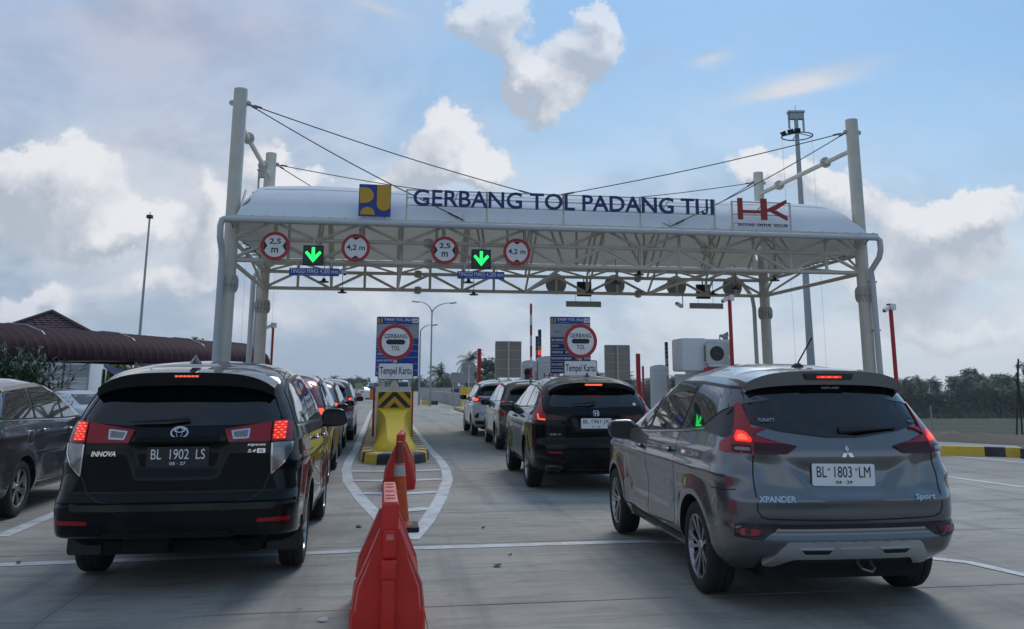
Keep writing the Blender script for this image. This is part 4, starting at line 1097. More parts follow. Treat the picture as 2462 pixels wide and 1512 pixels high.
t = thuv('emblem_sign', 'red initials on a white frame above the words INOVASI UNTUK SOLUSI', 'emblem', 16.65, -.72, 6.35)
for z in (.30, .60, 1.02): box('frame_bar', (2.0, .035, .035), (0, 0, z), M_STEEL, t)
for u in (-1.0, 1.0): box('frame_post', (.05, .045, 1.06), (u, .045, .52), M_STEEL, t)
hk(t, 1.68, .70, -.03, .07, M_REDL, 0, .78)
text('motto', 'INOVASI  UNTUK  SOLUSI', (0, -.03, .26), 1.68, .10, M_BLUEL, t, .02, bold=.01)
tube('frame_stay', (.1, .08, 1.0), (0, .8, .7), .022, M_STEEL, t, 6)

# round limit signs, lane signals, height plates under the front truss
def limit_sign(u, z, kind, label, back=False, v=-.30):
    t = thuv('limit_sign', label, 'road sign', u, v, z, 'round limit signs hung on the gantry')
    f = 1 if not back else -1
    prism('sign_plate', circle(0, 0, .43, 48), -.015, .015, M_BACK, t)
    prism('sign_rim', circle(0, 0, .425, 48), -.022 * f, -.0155 * f, M_RED, t)
    prism('sign_face', circle(0, 0, .335, 48), -.027 * f, -.0225 * f, M_WS, t)
    if not back:
        if kind == 'w':
            text('figures', '2,5', (0, -.027, .13), .34, .19, M_BS, t, .003, bold=.02); text('figures', 'm', (0, -.027, -.13), .20, .15, M_BS, t, .003, bold=.02)
            for s in (-1, 1): prism('arrow_mark', [(s * .33, .10), (s * .30, .13), (s * .22, .0), (s * .30, -.13), (s * .33, -.10)], -.031, -.0275, M_BS, t)
        else:
            text('figures', '4,2 m', (0, -.027, 0), .55, .19, M_BS, t, .003, bold=.02)
            for s in (-1, 1): prism('arrow_mark', [(.11, s * .31), (0, s * .235), (-.11, s * .31), (-.07, s * .328), (.07, s * .328)], -.031, -.0275, M_BS, t)
    for z_ in (-.2, .2): box('bracket', (.05, .12 if not back else .2, .05), (0, .08 * f, z_), M_GALV, t)
limit_sign(1.33, 5.62, 'w', 'round sign reading 2,5 m nearest the left gantry pole'); limit_sign(3.71, 5.62, 'h', 'round sign reading 4,2 m below the square blue emblem')
limit_sign(6.41, 5.61, 'w', 'round 2,5 m sign with side arrowheads left of the middle green arrow'); limit_sign(8.66, 5.61, 'h', 'round 4,2 m sign with arrowheads above and below, right of the middle green arrow')
for i, (u, lb) in enumerate(((11.55, 'grey back of a round sign left of the first dark signal back'), (14.02, 'grey back of a round sign right of the first dark signal back'), (16.68, 'grey back of a round sign left of the second dark signal back'), (19.15, 'grey back of a round sign next to the far right gantry pole'))):
    limit_sign(u, 5.60, 'h', lb, True, 8.2)
def lane_signal(u, label, lit=True, v=-.28, z=5.36):
    t = thuv('lane_signal', label, 'lane signal', u, v, z, 'lane signals hung on the gantry' if lit else 'dark signal backs')
    bbox('housing', (.60, .14, .60), (0, 0, 0), M_BS, t, bev=.01)
    tube('hanger', (0, .05, .3), (0, .05, .52), .03, M_STEEL, t)
    if lit:
        prism('display', rrect(0, 0, .55, .55, .01), -.075, -.071, mat('display_dark', (.008, .03, .02), .3), t)
        for P in ([(-.045, .24), (.045, .24), (.045, -.02), (-.045, -.02)], [(-.24, .07), (-.19, .13), (0, -.06), (.19, .13), (.24, .07), (0, -.22)]):
            prism('arrow', P, -.081, -.0755, M_GREEN, t)
    return t
lane_signal(2.46, 'black lane signal with glowing green arrow near the left gantry pole'); lane_signal(7.54, 'black lane signal with glowing green arrow in the middle of the gantry')
lane_signal(12.75, 'dark signal back over the black SUV lane', False, 8.3, 5.42); lane_signal(17.89, 'dark signal back over the lane right of the booth', False, 8.3, 5.40)
def height_plate(u, label):
    t = thuv('height_plate', label, 'road sign', u, -.30, 4.86, 'blue height plates')
    prism('plate', rrect(0, 0, 1.46, .235, .01), -.012, .012, M_SBLUE, t)
    text('wording', 'TINGGI MAKS 4.200 mm', (0, -.013, .028), 1.40, .135, M_WS, t, .003, bold=.0)
    text('small_wording', 'UU No. 22 Tahun 2009 pasal 19 ayat 2', (0, -.013, -.085), .95, .028, M_WS, t, .002)
    for x in (-.5, .5): box('hanger', (.03, .02, .26), (x, .02, .20), M_GALV, t)
height_plate(2.51, 'blue plate reading TINGGI MAKS 4.200 mm under the left green arrow'); height_plate(7.54, 'blue plate reading TINGGI MAKS 4.200 mm under the middle green arrow')
for u, lb in ((12.72, 'grey back of a long plate hanging over the black SUV lane'), (18.01, 'grey back of a long plate hanging near the far right pole')):
    t = thuv('height_plate', lb, 'road sign', u, 8.3, 4.80, 'backs of hanging plates')
    prism('plate', rrect(0, 0, 1.48, .235, .01), -.012, .012, M_BACK, t)
    for x in (-.74, -.44, .22, .74): box('stiffener', (.02, .02, .21), (x * .97, -.022, 0), M_STEELD, t)
    for z in (-.107, .107): box('stiffener', (1.46, .02, .02), (0, -.022, z), M_STEELD, t)
    for x in (-.35, .3): tube('hanger', (x, 0, .117), (x, 0, .42), .008, M_CABLE, t, 6)
# bay lights under the roof
def bay_light(u, v, z, label):
    t = thuv('bay_light', label, 'floodlight', u, v, z, 'black bay lights under the gantry roof')
    lathe('lamp_body', [(.03, .12), (.06, .10), (.07, .03), (.17, .01), (.18, -.03), (.16, -.035), (.001, -.035)], M_TRIM, t, n=18)
    tube('hanger', (0, 0, .12), (0, 0, .95), .012, M_CABLE, t, 6)
for i, (u, v, z, lb) in enumerate(((2.52, 4, 5.06, 'black bay light below the left blue height plate'), (7.56, 4, 5.13, 'black bay light below the middle blue height plate'), (12.75, 7.3, 5.2, 'black bay light in front of the first dark signal back'), (13.5, 6, 5.42, 'black bay light over the round back right of the first dark signal'), (18.4, 6, 5.30, 'black bay light over the round back near the far right pole'), (19.15, 4, 5.42, 'black bay light nearest the right gantry poles'), (13.44, 2.6, 5.36, 'black bay light in the middle of the right half of the roof'), (3.0, 7.5, 5.05, 'black bay light on the rear lower chord behind the left plate'), (8.1, 7.5, 5.05, 'black bay light on the rear lower chord behind the middle plate'), (17.9, 7.2, 5.2, 'black bay light in front of the second dark signal back'))): bay_light(u, v, z, lb)
def cctv(t, loc, rz, tilt=-15, m_=M_WS, s=1.0, name='camera_body'):
    M = Matrix.Translation(loc) @ Euler((0, R(0), R(rz))).to_matrix().to_4x4() @ Euler((R(tilt), 0, 0)).to_matrix().to_4x4()
    b = bbox(name, (.11 * s, .30 * s, .11 * s), (0, 0, 0), m_, t, bev=.02 * s); b.matrix_basis = M @ b.matrix_basis
    link('lens', unit_cyl(M_BS, 12), b, Matrix.Translation((0, -.16 * s, 0)) @ Matrix.Rotation(math.pi / 2, 4, 'X') @ Matrix.Diagonal((.035 * s, .035 * s, .02 * s, 1))); return b
t = thuv('security_camera', 'white camera hanging beside the left blue height plate', 'camera', 3.35, .3, 4.95); cctv(t, (0, 0, 0), 20, 30); tube('mount', (0, 0, .06), (0, 0, .3), .02, M_GALV, t); box('sensor_box', (.12, .10, .16), (.02, .02, .22), M_WS, t)
t = thuv('security_camera', 'white camera hanging left of the long grey plate near the booth', 'camera', 16.6, 7.5, 4.75); cctv(t, (-.05, 0, 0), -60, -20, s=1.2); tube('mount', (.1, 0, -.1), (.1, 0, .5), .02, M_GALV, t)
# ------------------------------------------------------------------ the cars
INN = dict(dz=.015, res=(90, 12, 90, 18), z0=0.27, zt=1.700, wb=2.75, wr=0.335, bow=0.075, rc=lambda z: (.13 + .11 * sstep_(z, .55, .95), .20 + .14 * sstep_(z, .55, .95)), zbelt=1.15, tw=0.205, rim='inn', chrome=True, hm=None,
    rear=[(.25, -.50), (.36, -.70), (.395, -1.0), (.44, -1.045), (.50, -1.06), (.62, -1.075), (.68, -1.07), (.70, -1.035), (.85, -1.03), (1.0, -1.035), (1.09, -1.03), (1.2, -1.0), (1.3, -.95), (1.55, -.80), (1.62, -.74), (1.66, -.62), (1.70, -.30)],
    front=[(.25, 3.40), (.4, 3.56), (.6, 3.61), (.8, 3.57), (.92, 3.50), (1.0, 3.30), (1.06, 2.98), (1.12, 2.60), (1.2, 2.36), (1.5, 1.72), (1.61, 1.30), (1.67, 1.0), (1.70, .7)],
    half=[(.25, .84), (.38, .895), (.6, .91), (.85, .91), (.98, .905), (1.1, .89), (1.18, .862), (1.4, .79), (1.56, .722), (1.62, .68), (1.665, .61), (1.69, .52), (1.70, .43)],
    drop=[(-1.2, .075), (-.6, .035), (0.2, 0.0), (1.0, 0.0), (2.0, .03), (3, .05)], disp=lambda x, z: 0.028 * trap(x, z, .865, 1.085, .285, .37, .035) - 0.012 * trap(x, z, 1.075, 1.2, .3, .3, .03) + (0.01 if z < .66 and z > .64 else 0),
    dlo=[(-.74, 1.20), (-.62, 1.47), (-.45, 1.55), (.3, 1.60), (1.3, 1.63), (1.75, 1.59), (2.46, 1.16), (1.2, 1.155)],
    windows=[[(-.68, 1.215), (-.58, 1.45), (-.42, 1.53), (.24, 1.575), (.28, 1.20)], [(.35, 1.195), (.33, 1.58), (1.20, 1.61), (1.22, 1.175)], [(1.29, 1.175), (1.27, 1.61), (1.72, 1.57), (2.35, 1.185)]],
    belt=[(-.72, 1.195), (.3, 1.175), (1.25, 1.15), (2.45, 1.15)], doors=[[(.30, 1.60), (.30, 1.1), (.42, .75), (.47, .42)], [(1.25, 1.62), (1.25, .36)], [(2.42, 1.14), (2.30, .9), (2.26, .36)], [(.47, .40), (2.26, .36)], [(-.7, 1.19), (-.78, 1.08)]],
    handles=[(.55, 1.03), (1.50, 1.01)], wscr=(1.2, .68, 1.62, .60))
PK = paint('black_green_paint', (0.003, 0.005, 0.006), 0.0, 0.5, 1.32)
INN['hm'] = M_CHROME
def innova():
    t, bv = base_car('minivan', 'black minivan with wide red tail lamps and black plate, nearest car left of the cone', (-2.82, 8.0), 9.2, INN, PK, 'cars waiting at the gate')
    P = lambda n, pts, m_, off=.006, th=.01, mir=True, r=.02, lab=None, g=.04: [panel(n, 'rear', rpoly(pts, r), m_, t, bv, off, th, g, lab, mr) for mr in ((False, True) if mir else (False,))]
    P('rear_window', [(-.60, 1.535), (.60, 1.535), (.725, 1.27), (.71, 1.235), (.4, 1.21), (0, 1.203), (-.4, 1.21), (-.71, 1.235), (-.725, 1.27)], M_GLASS, .005, .006, False, .03, g=.05)
    L = P('tail_lamp', [(.325, 1.178), (.665, 1.232), (.665, 1.087), (.365, 1.087)], M_LRED, .014, .01, r=.012)
    for o_, s in zip(L, (1, -1)):
        q = [(.375, 1.168), (.515, 1.185), (.51, 1.110), (.395, 1.105)]
        f = panel('reversing_lamp_frame', 'rear', rpoly([(a * s, b) for a, b in q], .008), M_CHROME, o_, bv, .018, .006, .05)
        q = [(.392, 1.158), (.500, 1.172), (.497, 1.121), (.405, 1.117)]
        panel('reversing_lamp', 'rear', rpoly([(a * s, b) for a, b in q], .006), M_LWHITE, o_, bv, .021, .004, .05)
    L = P('brake_lamp', [(.673, 1.235), (.745, 1.245), (.795, 1.235), (.810, 1.16), (.815, 1.09), (.675, 1.088)], M_LRED, .016, .012, r=.014)
    for o_, s in zip(L, (1, -1)):
        for i in range(4):
            for j in range(7):
                x = .685 + i * .021; z = 1.105 + j * .0185
                panel('led', 'rear', [((x + a) * s, z + b) for a, b in ((0, 0), (.017, 0), (.017, .012), (0, .012))], M_LGLOW2 if (i + j) % 2 else M_LGLOW, o_, bv, .0185, .001, .1)
    L = P('lower_lamp', [(.678, 1.080), (.812, 1.082), (.808, 1.01), (.765, .935), (.692, .852)], M_LWHITE, .014, .012, r=.012)
    for s in (False, True):
        seam('lamp_chrome', 'rear', [(.690, .85), (.767, .930), (.811, 1.01), (.815, 1.08)], M_CHROME, t, bv, .012, .017, s)
        seam('lamp_chrome', 'rear', [(.680, 1.075), (.690, .855)], M_CHROME, t, bv, .010, .017, s)
        seam('panel_gap', 'rear', [(.668, 1.08), (.684, .85), (.63, .72), (.54, .665), (.3, .648), (0, .645)], M_BS, t, bv, .010, .0015, s)
        panel('reflector', 'rear', rpoly([(.60, .50), (.84, .505), (.84, .535), (.61, .528)], .006), M_LRED, t, bv, .006, .006, .05, None, s)
        panel('pillar_trim', 'rear', [(.61, 1.54), (.64, 1.54), (.765, 1.25), (.735, 1.25)], PK, t, bv, .010, .004, .06, None, s)
        box('mud_flap', (.24, .015, .30), ((1 if not s else -1) * .75, -.50, .36), M_TRIM, t)
        prism('mud_flap_edge', rpoly([(-.13, -.16), (.13, -.16), (.15, .12), (-.13, .12)], .03), -.02, 0, M_TRIM, t, Matrix.Translation(((1 if not s else -1) * .76, -.47, .37)))
    panel('rear_step', 'rear', rpoly([(-.72, .60), (.72, .60), (.76, .655), (-.76, .655)], .02), PK, t, bv, .02, .01, .06)
    spoiler(t, PK, .665, -.45, 1.665, -.955, 1.612, .10, .10, .10)
    sm = prism('high_brake_lamp', rpoly(rrect(0, 0, .20, .022, .008), .003), -.006, .006, M_LDARK, t, Matrix.Translation((.01, -.958, 1.582)))
    for i in range(6): box('led', (.022, .006, .012), (-.075 + i * .03, -.008, 0), M_LGLOW2, sm)
    # antenna fin
    loft('antenna_fin', [[(x * s0, -.62 + y * s1, 1.682 + z) for x, y in ((-1, 1), (1, 1), (1, -.6), (0, -1), (-1, -.6))] for z, s0, s1 in ((0, .035, .10), (.02, .028, .085), (.05, .012, .045), (.075, .004, .02))], PK, t)
    # number plate and badges
    h, n = proj(bv, 'rear', 0, .98)
    panel('plate_garnish', 'rear', rpoly([(-.35, 1.10), (.35, 1.10), (.33, 1.125), (-.33, 1.125)], .01), PK, t, bv, .02, .01, .06)
    plate(t, 'BL  1902  LS', '08 · 27', 0, h.y - .012, .982, .455, .148, M_PLATEK, M_PLATEW)
    b = ring_pts('badge', 0, 1.158, .066, .043, .008, t, bv)
    ring_pts('badge_oval', 0, 1.158, .022, .040, .006, b, bv); ring_pts('badge_oval', 0, 1.176, .042, .018, .006, b, bv)
    car_text('badge_lettering', 'INNOVA', -.535, 1.008, .18, .038, t, bv, bold=.03, shear=.2)
    car_text('badge_lettering', 'KIJANG', .57, 1.062, .135, .020, t, bv, bold=.03, shear=.2)
    car_text('badge_lettering', '2.4', .535, 1.020, .062, .024, t, bv, bold=.03, shear=.2)
    g = panel('badge_block', 'rear', rpoly(rrect(.605, 1.020, .062, .034, .006), .004), M_CHROME, t, bv, .005, .002, .1)
    car_text('badge_lettering', 'G', .605, 1.020, .030, .024, g, bv, M_BS, bold=.03)
    # wiper, dealer sticker
    h, n = proj(bv, 'rear', .0, 1.245)
    sweep('rear_wiper', [(.06, h.y - .03, 1.262), (-.10, h.y - .045, 1.252), (-.36, h.y - .03, 1.240)], [.013, .011, .006], M_TRIM, t, 8)
    car_text('dealer_sticker', 'AUTO 2000', .005, 1.52, .13, .018, t, bv, mat('sticker_dull', (.10, .10, .10), .5), off=.010)
    panel('exhaust_shield', 'rear', [(-.5, .40), (.4, .40), (.4, .44), (-.5, .44)], M_TRIM, t, bv, .01, .005, .1)
    tube('exhaust_pipe', (.42, -.80, .30), (.42, -.3, .33), .03, M_LINER, t)
    for x, y, z, sx, sy, sz in ((-.25, -.55, .30, .35, .4, .12), (.15, -.3, .27, .5, .5, .12), (.58, -.2, .27, .08, .1, .2), (-.58, -.2, .27, .08, .1, .2)): bbox('underbody_part', (sx, sy, sz), (x, y, z), M_LINER, t, bev=.03)
    ellipsoid_box('differential', (.3, .25, .24), (0.05, 0, .33), M_LINER, t)
    for x in (-.42, .36): panel('parking_sensor', 'rear', circle(x, .60, .012, 10), M_TRIM, t, bv, .003, .002, .1)
    mirror_pair(t, PK, .87, 2.18, 1.16, 1.2)
    return t
innova()

XP = dict(dz=.015, res=(90, 12, 90, 18), z0=0.25, zt=1.665, wb=2.775, wr=0.327, bow=0.095, rc=(0.22, 0.30), zbelt=1.12, tw=0.205, rim='xp', chrome=True, zc=.90, crease=.016, scoop=.03, tap=.05, tapr=.035,
    rear=[(.24, -.50), (.30, -.64), (.38, -.79), (.47, -.845), (.55, -.855), (.60, -.83), (.63, -.845), (.74, -.85), (.80, -.825), (.95, -.80), (1.08, -.785), (1.15, -.745), (1.3, -.655), (1.5, -.53), (1.56, -.50), (1.62, -.36), (1.665, -.05)],
    front=[(.25, 3.38), (.4, 3.52), (.6, 3.57), (.8, 3.54), (.92, 3.45), (1.0, 3.20), (1.05, 2.85), (1.10, 2.5), (1.2, 2.25), (1.4, 1.75), (1.55, 1.35), (1.63, 1.05), (1.665, .8)],
    half=[(.25, .78), (.4, .85), (.6, .868), (.85, .875), (.95, .868), (1.05, .85), (1.13, .815), (1.3, .745), (1.45, .685), (1.54, .64), (1.60, .575), (1.64, .48), (1.665, .38)],
    drop=[(-1.0, .075), (-.4, .035), (.4, 0.0), (1.0, 0.0), (2.0, .03), (3, .05)],
    disp=lambda x, z: 0.036 * trap(x, z, .80, .975, .26, .40, .055) + 0.03 * trap(x, z, .50, .585, .62, .80, .018) * (1 if abs(x) < .9 else 0) - 0.018 * math.exp(-((z - .745) / .035) ** 2) * (1 - sstep_(abs(x), .5, .8)) + .03 * math.exp(-((abs(x) - .60 + (1.0 - z) * .3) / .10) ** 2) * trap(x, z, .80, 1.02, .9, .9, .04),
    dlo=[(-.60, 1.14), (-.62, 1.36), (-.45, 1.50), (.35, 1.545), (1.3, 1.55), (1.75, 1.48), (2.42, 1.09), (1.2, 1.10), (.0, 1.17), (-.2, 1.17)],
    windows=[[(-.02, 1.20), (-.33, 1.33), (-.56, 1.40), (-.42, 1.475), (.33, 1.52), (.40, 1.18)], [(.47, 1.165), (.42, 1.52), (1.27, 1.535), (1.35, 1.125)], [(1.43, 1.12), (1.36, 1.53), (1.72, 1.46), (2.32, 1.11)]],
    belt=[(-.10, 1.19), (.4, 1.15), (1.4, 1.10), (2.42, 1.08)], doors=[[(.44, 1.55), (.47, 1.1), (.52, .72), (.62, .40)], [(1.40, 1.54), (1.42, 1.0), (1.48, .36)], [(2.42, 1.07), (2.38, .9), (2.36, .36)], [(.62, .40), (1.48, .345), (2.36, .36)]],
    handles=[(.66, .985), (1.60, .955)], wscr=(1.16, .66, 1.54, .56))
PG = paint('graphite_paint', (0.172, 0.178, 0.188), 0.75, 0.26)
XP['hm'] = PG
M_SILV = mat('skid_plate_silver', (0.58, 0.58, 0.57), 0.42, 0.6, var=.06)
def xpander():
    t, bv = base_car('minivan', 'graphite grey minivan with white plate 1803, nearest car right of the cone', (2.12, 7.2), 7.15, XP, PG, 'cars waiting at the gate')
    XP_ = lambda n, pts, m_, off=.006, th=.01, mir=True, r=.02, g=.04: [panel(n, 'rear', rpoly(pts, r), m_, t, bv, off, th, g, None, mr) for mr in ((False, True) if mir else (False,))]
    XP_('rear_window', [(-.565, 1.520), (.565, 1.520), (.655, 1.30), (.66, 1.255), (.45, 1.195), (.12, 1.152), (-.12, 1.152), (-.45, 1.195), (-.66, 1.255), (-.655, 1.30)], M_GLASS, .006, .006, False, .03, .05)
    up = [(.630, 1.388), (.660, 1.375), (.690, 1.28), (.728, 1.19), (.765, 1.11), (.775, 1.052), (.66, 1.045), (.625, 1.19), (.63, 1.28)]
    L = XP_('tail_lamp', up, M_LRED, .018, .012, r=.02)
    for o_, s in zip(L, (1, -1)):
        panel('lamp_lower', 'rear', rpoly([((a) * s, b) for a, b in ((.665, 1.049), (.772, 1.056), (.762, 1.10), (.662, 1.095))], .01), M_LDARK, o_, bv, .0195, .004, .05)
        panel('reversing_lamp', 'rear', rpoly([((a) * s, b) for a, b in ((.675, 1.062), (.755, 1.064), (.75, 1.084), (.675, 1.082))], .006), M_LWHITE, o_, bv, .022, .002, .05)
        panel('brake_light', 'rear', rpoly([((a) * s, b) for a, b in ((.652, 1.115), (.738, 1.120), (.735, 1.150), (.708, 1.195), (.672, 1.185), (.646, 1.14))], .012), M_LGLOW, o_, bv, .021, .002, .02)
        panel('brake_light_core', 'rear', rpoly([((a) * s, b) for a, b in ((.668, 1.128), (.725, 1.130), (.722, 1.150), (.695, 1.172), (.672, 1.155))], .008), M_LGLOW2, o_, bv, .0225, .002, .02)
    L = XP_('inner_lamp', [(.655, 1.175), (.50, 1.125), (.35, 1.092), (.43, 1.043), (.652, 1.043)], M_LDARK, .014, .010, r=.012)
    for o_, s in zip(L, (1, -1)):
        panel('lamp_strip', 'rear', rpoly([((a) * s, b) for a, b in ((.648, 1.115), (.648, 1.165), (.52, 1.124), (.42, 1.104))], .008), M_LRED, o_, bv, .0165, .002, .05)
    for s in (False, True):
        seam('panel_gap', 'rear', [(.655, 1.04), (.672, .90), (.668, .68), (.645, .64), (.60, .622), (.3, .615), (0, .612)], M_BS, t, bv, .010, .0015, s)
        seam('lamp_chrome', 'right', [(.0, 1.19), (-.24, 1.355), (-.50, 1.385)], M_CHROME, t, bv, .008, .006, s); panel('tail_lamp', 'right', rpoly([(-.50, 1.11), (-.54, 1.055), (-.70, 1.048), (-.66, 1.22)], .01), M_LRED, t, bv, .016, .012, .03, None, s)
        panel('bumper_grille', 'rear', rpoly([(.50, .585), (.80, .585), (.80, .50), (.64, .488), (.55, .54)], .01), M_TRIM, t, bv, .004, .006, .05, None, s)
        panel('reflector', 'rear', rpoly([(.62, .555), (.785, .560), (.785, .515), (.64, .508)], .008), M_LDARK, t, bv, .010, .006, .05, None, s)
        panel('reflector_glow', 'rear', rpoly([(.635, .548), (.77, .552), (.77, .522), (.65, .516)], .006), M_LRED, t, bv, .012, .003, .05, None, s)
        panel('pillar_trim', 'rear', rpoly([(.575, 1.50), (.63, 1.50), (.72, 1.30), (.66, 1.36), (.66, 1.25), (.63, 1.31)], .004), M_TRIM, t, bv, .010, .004, .06, None, s)
        seam('panel_gap', 'right', [(-.42, .80), (-.62, .80), (-.70, .81)], M_BS, t, bv, .008, .0015, s)
    panel('bumper_grille', 'rear', rpoly([(-.52, .555), (.52, .555), (.52, .585), (-.52, .585)], .006), M_TRIM, t, bv, .004, .006, .05)
    sk = panel('skid_plate', 'rear', rpoly([(-.60, .315), (-.47, .475), (.47, .475), (.60, .315), (.52, .30), (.42, .37), (-.42, .37), (-.52, .30)], .015), M_SILV, t, bv, .022, .015, .04)
    for s in (1, -1):
        panel('vent_frame', 'rear', rpoly([(s * a, b) for a, b in ((.16, .445), (.40, .445), (.36, .400), (.19, .400))], .008), M_SILV, sk, bv, .030, .008, .05)
        panel('vent', 'rear', rpoly([(s * a, b) for a, b in ((.175, .437), (.385, .437), (.355, .410), (.20, .410))], .006), M_BS, sk, bv, .032, .002, .05)
    panel('tow_cover', 'rear', rpoly([(-.12, .445), (.12, .445), (.09, .40), (-.09, .40)], .01), M_SILV, sk, bv, .027, .004, .05)
    spoiler(t, PG, .595, -.12, 1.640, -.575, 1.618, .100, .065, .07)
    sp = panel('spoiler_band', 'rear', [(-.1, 1.515), (.1, 1.515), (.1, 1.53), (-.1, 1.53)], PG, t, bv, .01, .004, .06)
    sm = prism('high_brake_lamp', rpoly([(-.17, -.022), (.17, -.022), (.19, .022), (-.19, .022)], .008), -.006, .006, M_BS, t, Matrix.Translation((0, -.583, 1.572)))
    for i in range(7): box('led', (.020, .006, .012), (-.075 + i * .025, -.008, 0), M_LGLOW2 if i % 2 else M_LGLOW, sm)
    box('led_strip', (.19, .004, .016), (0, -.0065, 0), M_LGLOW, sm)
    # rod antenna
    an = lathe('antenna_base', [(.05, 0), (.045, .015), (.02, .035), (.008, .04)], M_TRIM, t, Matrix.Translation((-.03, -.12, 1.648)), 14)
    tube('antenna_rod', (0, 0, .03), (.10, -.07, .23), .006, M_BS, an, 8)
    h, n = proj(bv, 'rear', 0, .90)
    plate(t, 'BL  1803  LM', '04 · 29', -.035, h.y - .012, .905, .455, .148, M_PLATEW, M_BS, dot=(-.235, .205), roll=1.0)
    b = None
    for (cx, cz, a) in ((0, 1.078, 90), (-.023, 1.036, 210), (.023, 1.036, 330)):
        u = Vector((math.cos(R(a)), math.sin(R(a)))); v = Vector((-u.y, u.x)); c0 = Vector((0, 1.05))
        q = [c0, c0 + u * .026 + v * .015, c0 + u * .052, c0 + u * .026 - v * .015]
        o_ = panel('badge' if b is None else 'badge_diamond', 'rear', [(x.x, x.y) for x in q], M_CHROME, t if b is None else b, bv, .010, .006, .2)
        b = b or o_
    car_text('badge_lettering', 'XPANDER', -.54, .752, .25, .044, t, bv, bold=.03, shear=.12)
    car_text('badge_lettering', 'Sport', .53, .752, .17, .052, t, bv, bold=.03, shear=.3)
    car_text('window_sticker', 'TUNATT', -.515, 1.262, .12, .028, t, bv, mat('sticker_pale', (.45, .45, .45), .5), off=.016)
    car_text('window_sticker', 'ARISTA ACEH', 0.03, 1.490, .14, .016, t, bv, MATS['sticker_pale'], off=.010)
    car_text('window_sticker', 'KS-21', .57, 1.250, .045, .012, t, bv, MATS['sticker_pale'], off=.014)
    h, n = proj(bv, 'rear', .2, 1.21)
    sweep('rear_wiper', [(-.02, h.y - .02, 1.196), (.12, h.y - .045, 1.205), (.42, h.y + .0, 1.215)], [.024, .016, .006], M_TRIM, t, 8)
    tube('exhaust_pipe', (.30, -.58, .27), (.30, -.2, .30), .028, M_LINER, t)
    sweep('tow_hook', [(.10, -.62, .30), (.10, -.70, .27), (.16, -.72, .255), (.20, -.68, .27), (.20, -.60, .30)], .008, M_GALV, t, 6)
    for x, y, z, sx, sy, sz in ((-.1, -.35, .27, .8, .35, .10), (.45, -.2, .25, .2, .4, .10), (-.5, -.1, .27, .1, .3, .12)): bbox('underbody_part', (sx, sy, sz), (x, y, z), M_LINER, t, bev=.03)
    mirror_pair(t, PG, .80, 2.18, 1.08, 1.12)
    return t
xpander()

CRV = dict(z0=0.27, zt=1.645, wb=2.70, wr=0.362, bow=0.085, rc=(0.22, 0.30), zbelt=1.15, tw=0.235, rim='crv', chrome=True, zc=.95, crease=.012,
    rear=[(.25, -.62), (.36, -.86), (.46, -.98), (.60, -1.01), (.70, -1.0), (.74, -.97), (.95, -.97), (1.1, -.965), (1.17, -.93), (1.3, -.84), (1.48, -.70), (1.55, -.66), (1.61, -.5), (1.645, -.15)],
    front=[(.25, 3.38), (.4, 3.52), (.6, 3.60), (.85, 3.56), (.98, 3.46), (1.05, 3.2), (1.1, 2.8), (1.15, 2.45), (1.25, 2.2), (1.42, 1.75), (1.55, 1.35), (1.62, 1.0), (1.645, .7)],
    half=[(.25, .82), (.4, .90), (.6, .925), (.9, .93), (1.0, .925), (1.1, .90), (1.18, .865), (1.35, .79), (1.48, .73), (1.55, .68), (1.60, .60), (1.63, .50), (1.645, .4)],
    drop=[(-1.0, .07), (-.4, .03), (.4, 0.0), (1.0, 0.0), (2.0, .03), (3, .05)], disp=lambda x, z: 0.025 * trap(x, z, .88, 1.06, .28, .34),
    dlo=[(-.62, 1.19), (-.70, 1.22), (-.35, 1.46), (.3, 1.52), (1.2, 1.53), (1.7, 1.46), (2.35, 1.14), (1.0, 1.15)],
    windows=[[(-.58, 1.215), (-.32, 1.43), (.22, 1.495), (.26, 1.195)], [(.33, 1.19), (.30, 1.50), (1.15, 1.51), (1.18, 1.175)], [(1.25, 1.17), (1.22, 1.51), (1.66, 1.44), (2.24, 1.16)]],
    belt=[(-.68, 1.205), (.3, 1.165), (1.2, 1.145), (2.35, 1.13)], doors=[[(.28, 1.5), (.30, 1.1), (.45, .75), (.50, .42)], [(1.21, 1.5), (1.22, .38)], [(2.36, 1.12), (2.32, .38)], [(.5, .40), (2.32, .38)]],
    handles=[(.50, 1.03), (1.45, 1.01)], wscr=(1.18, .70, 1.54, .60))
PB = paint('black_paint', (0.003, 0.0034, 0.004), 0.0, 0.5, 1.33)
CRV['sm'] = M_CHROME; CRV['hm'] = PB
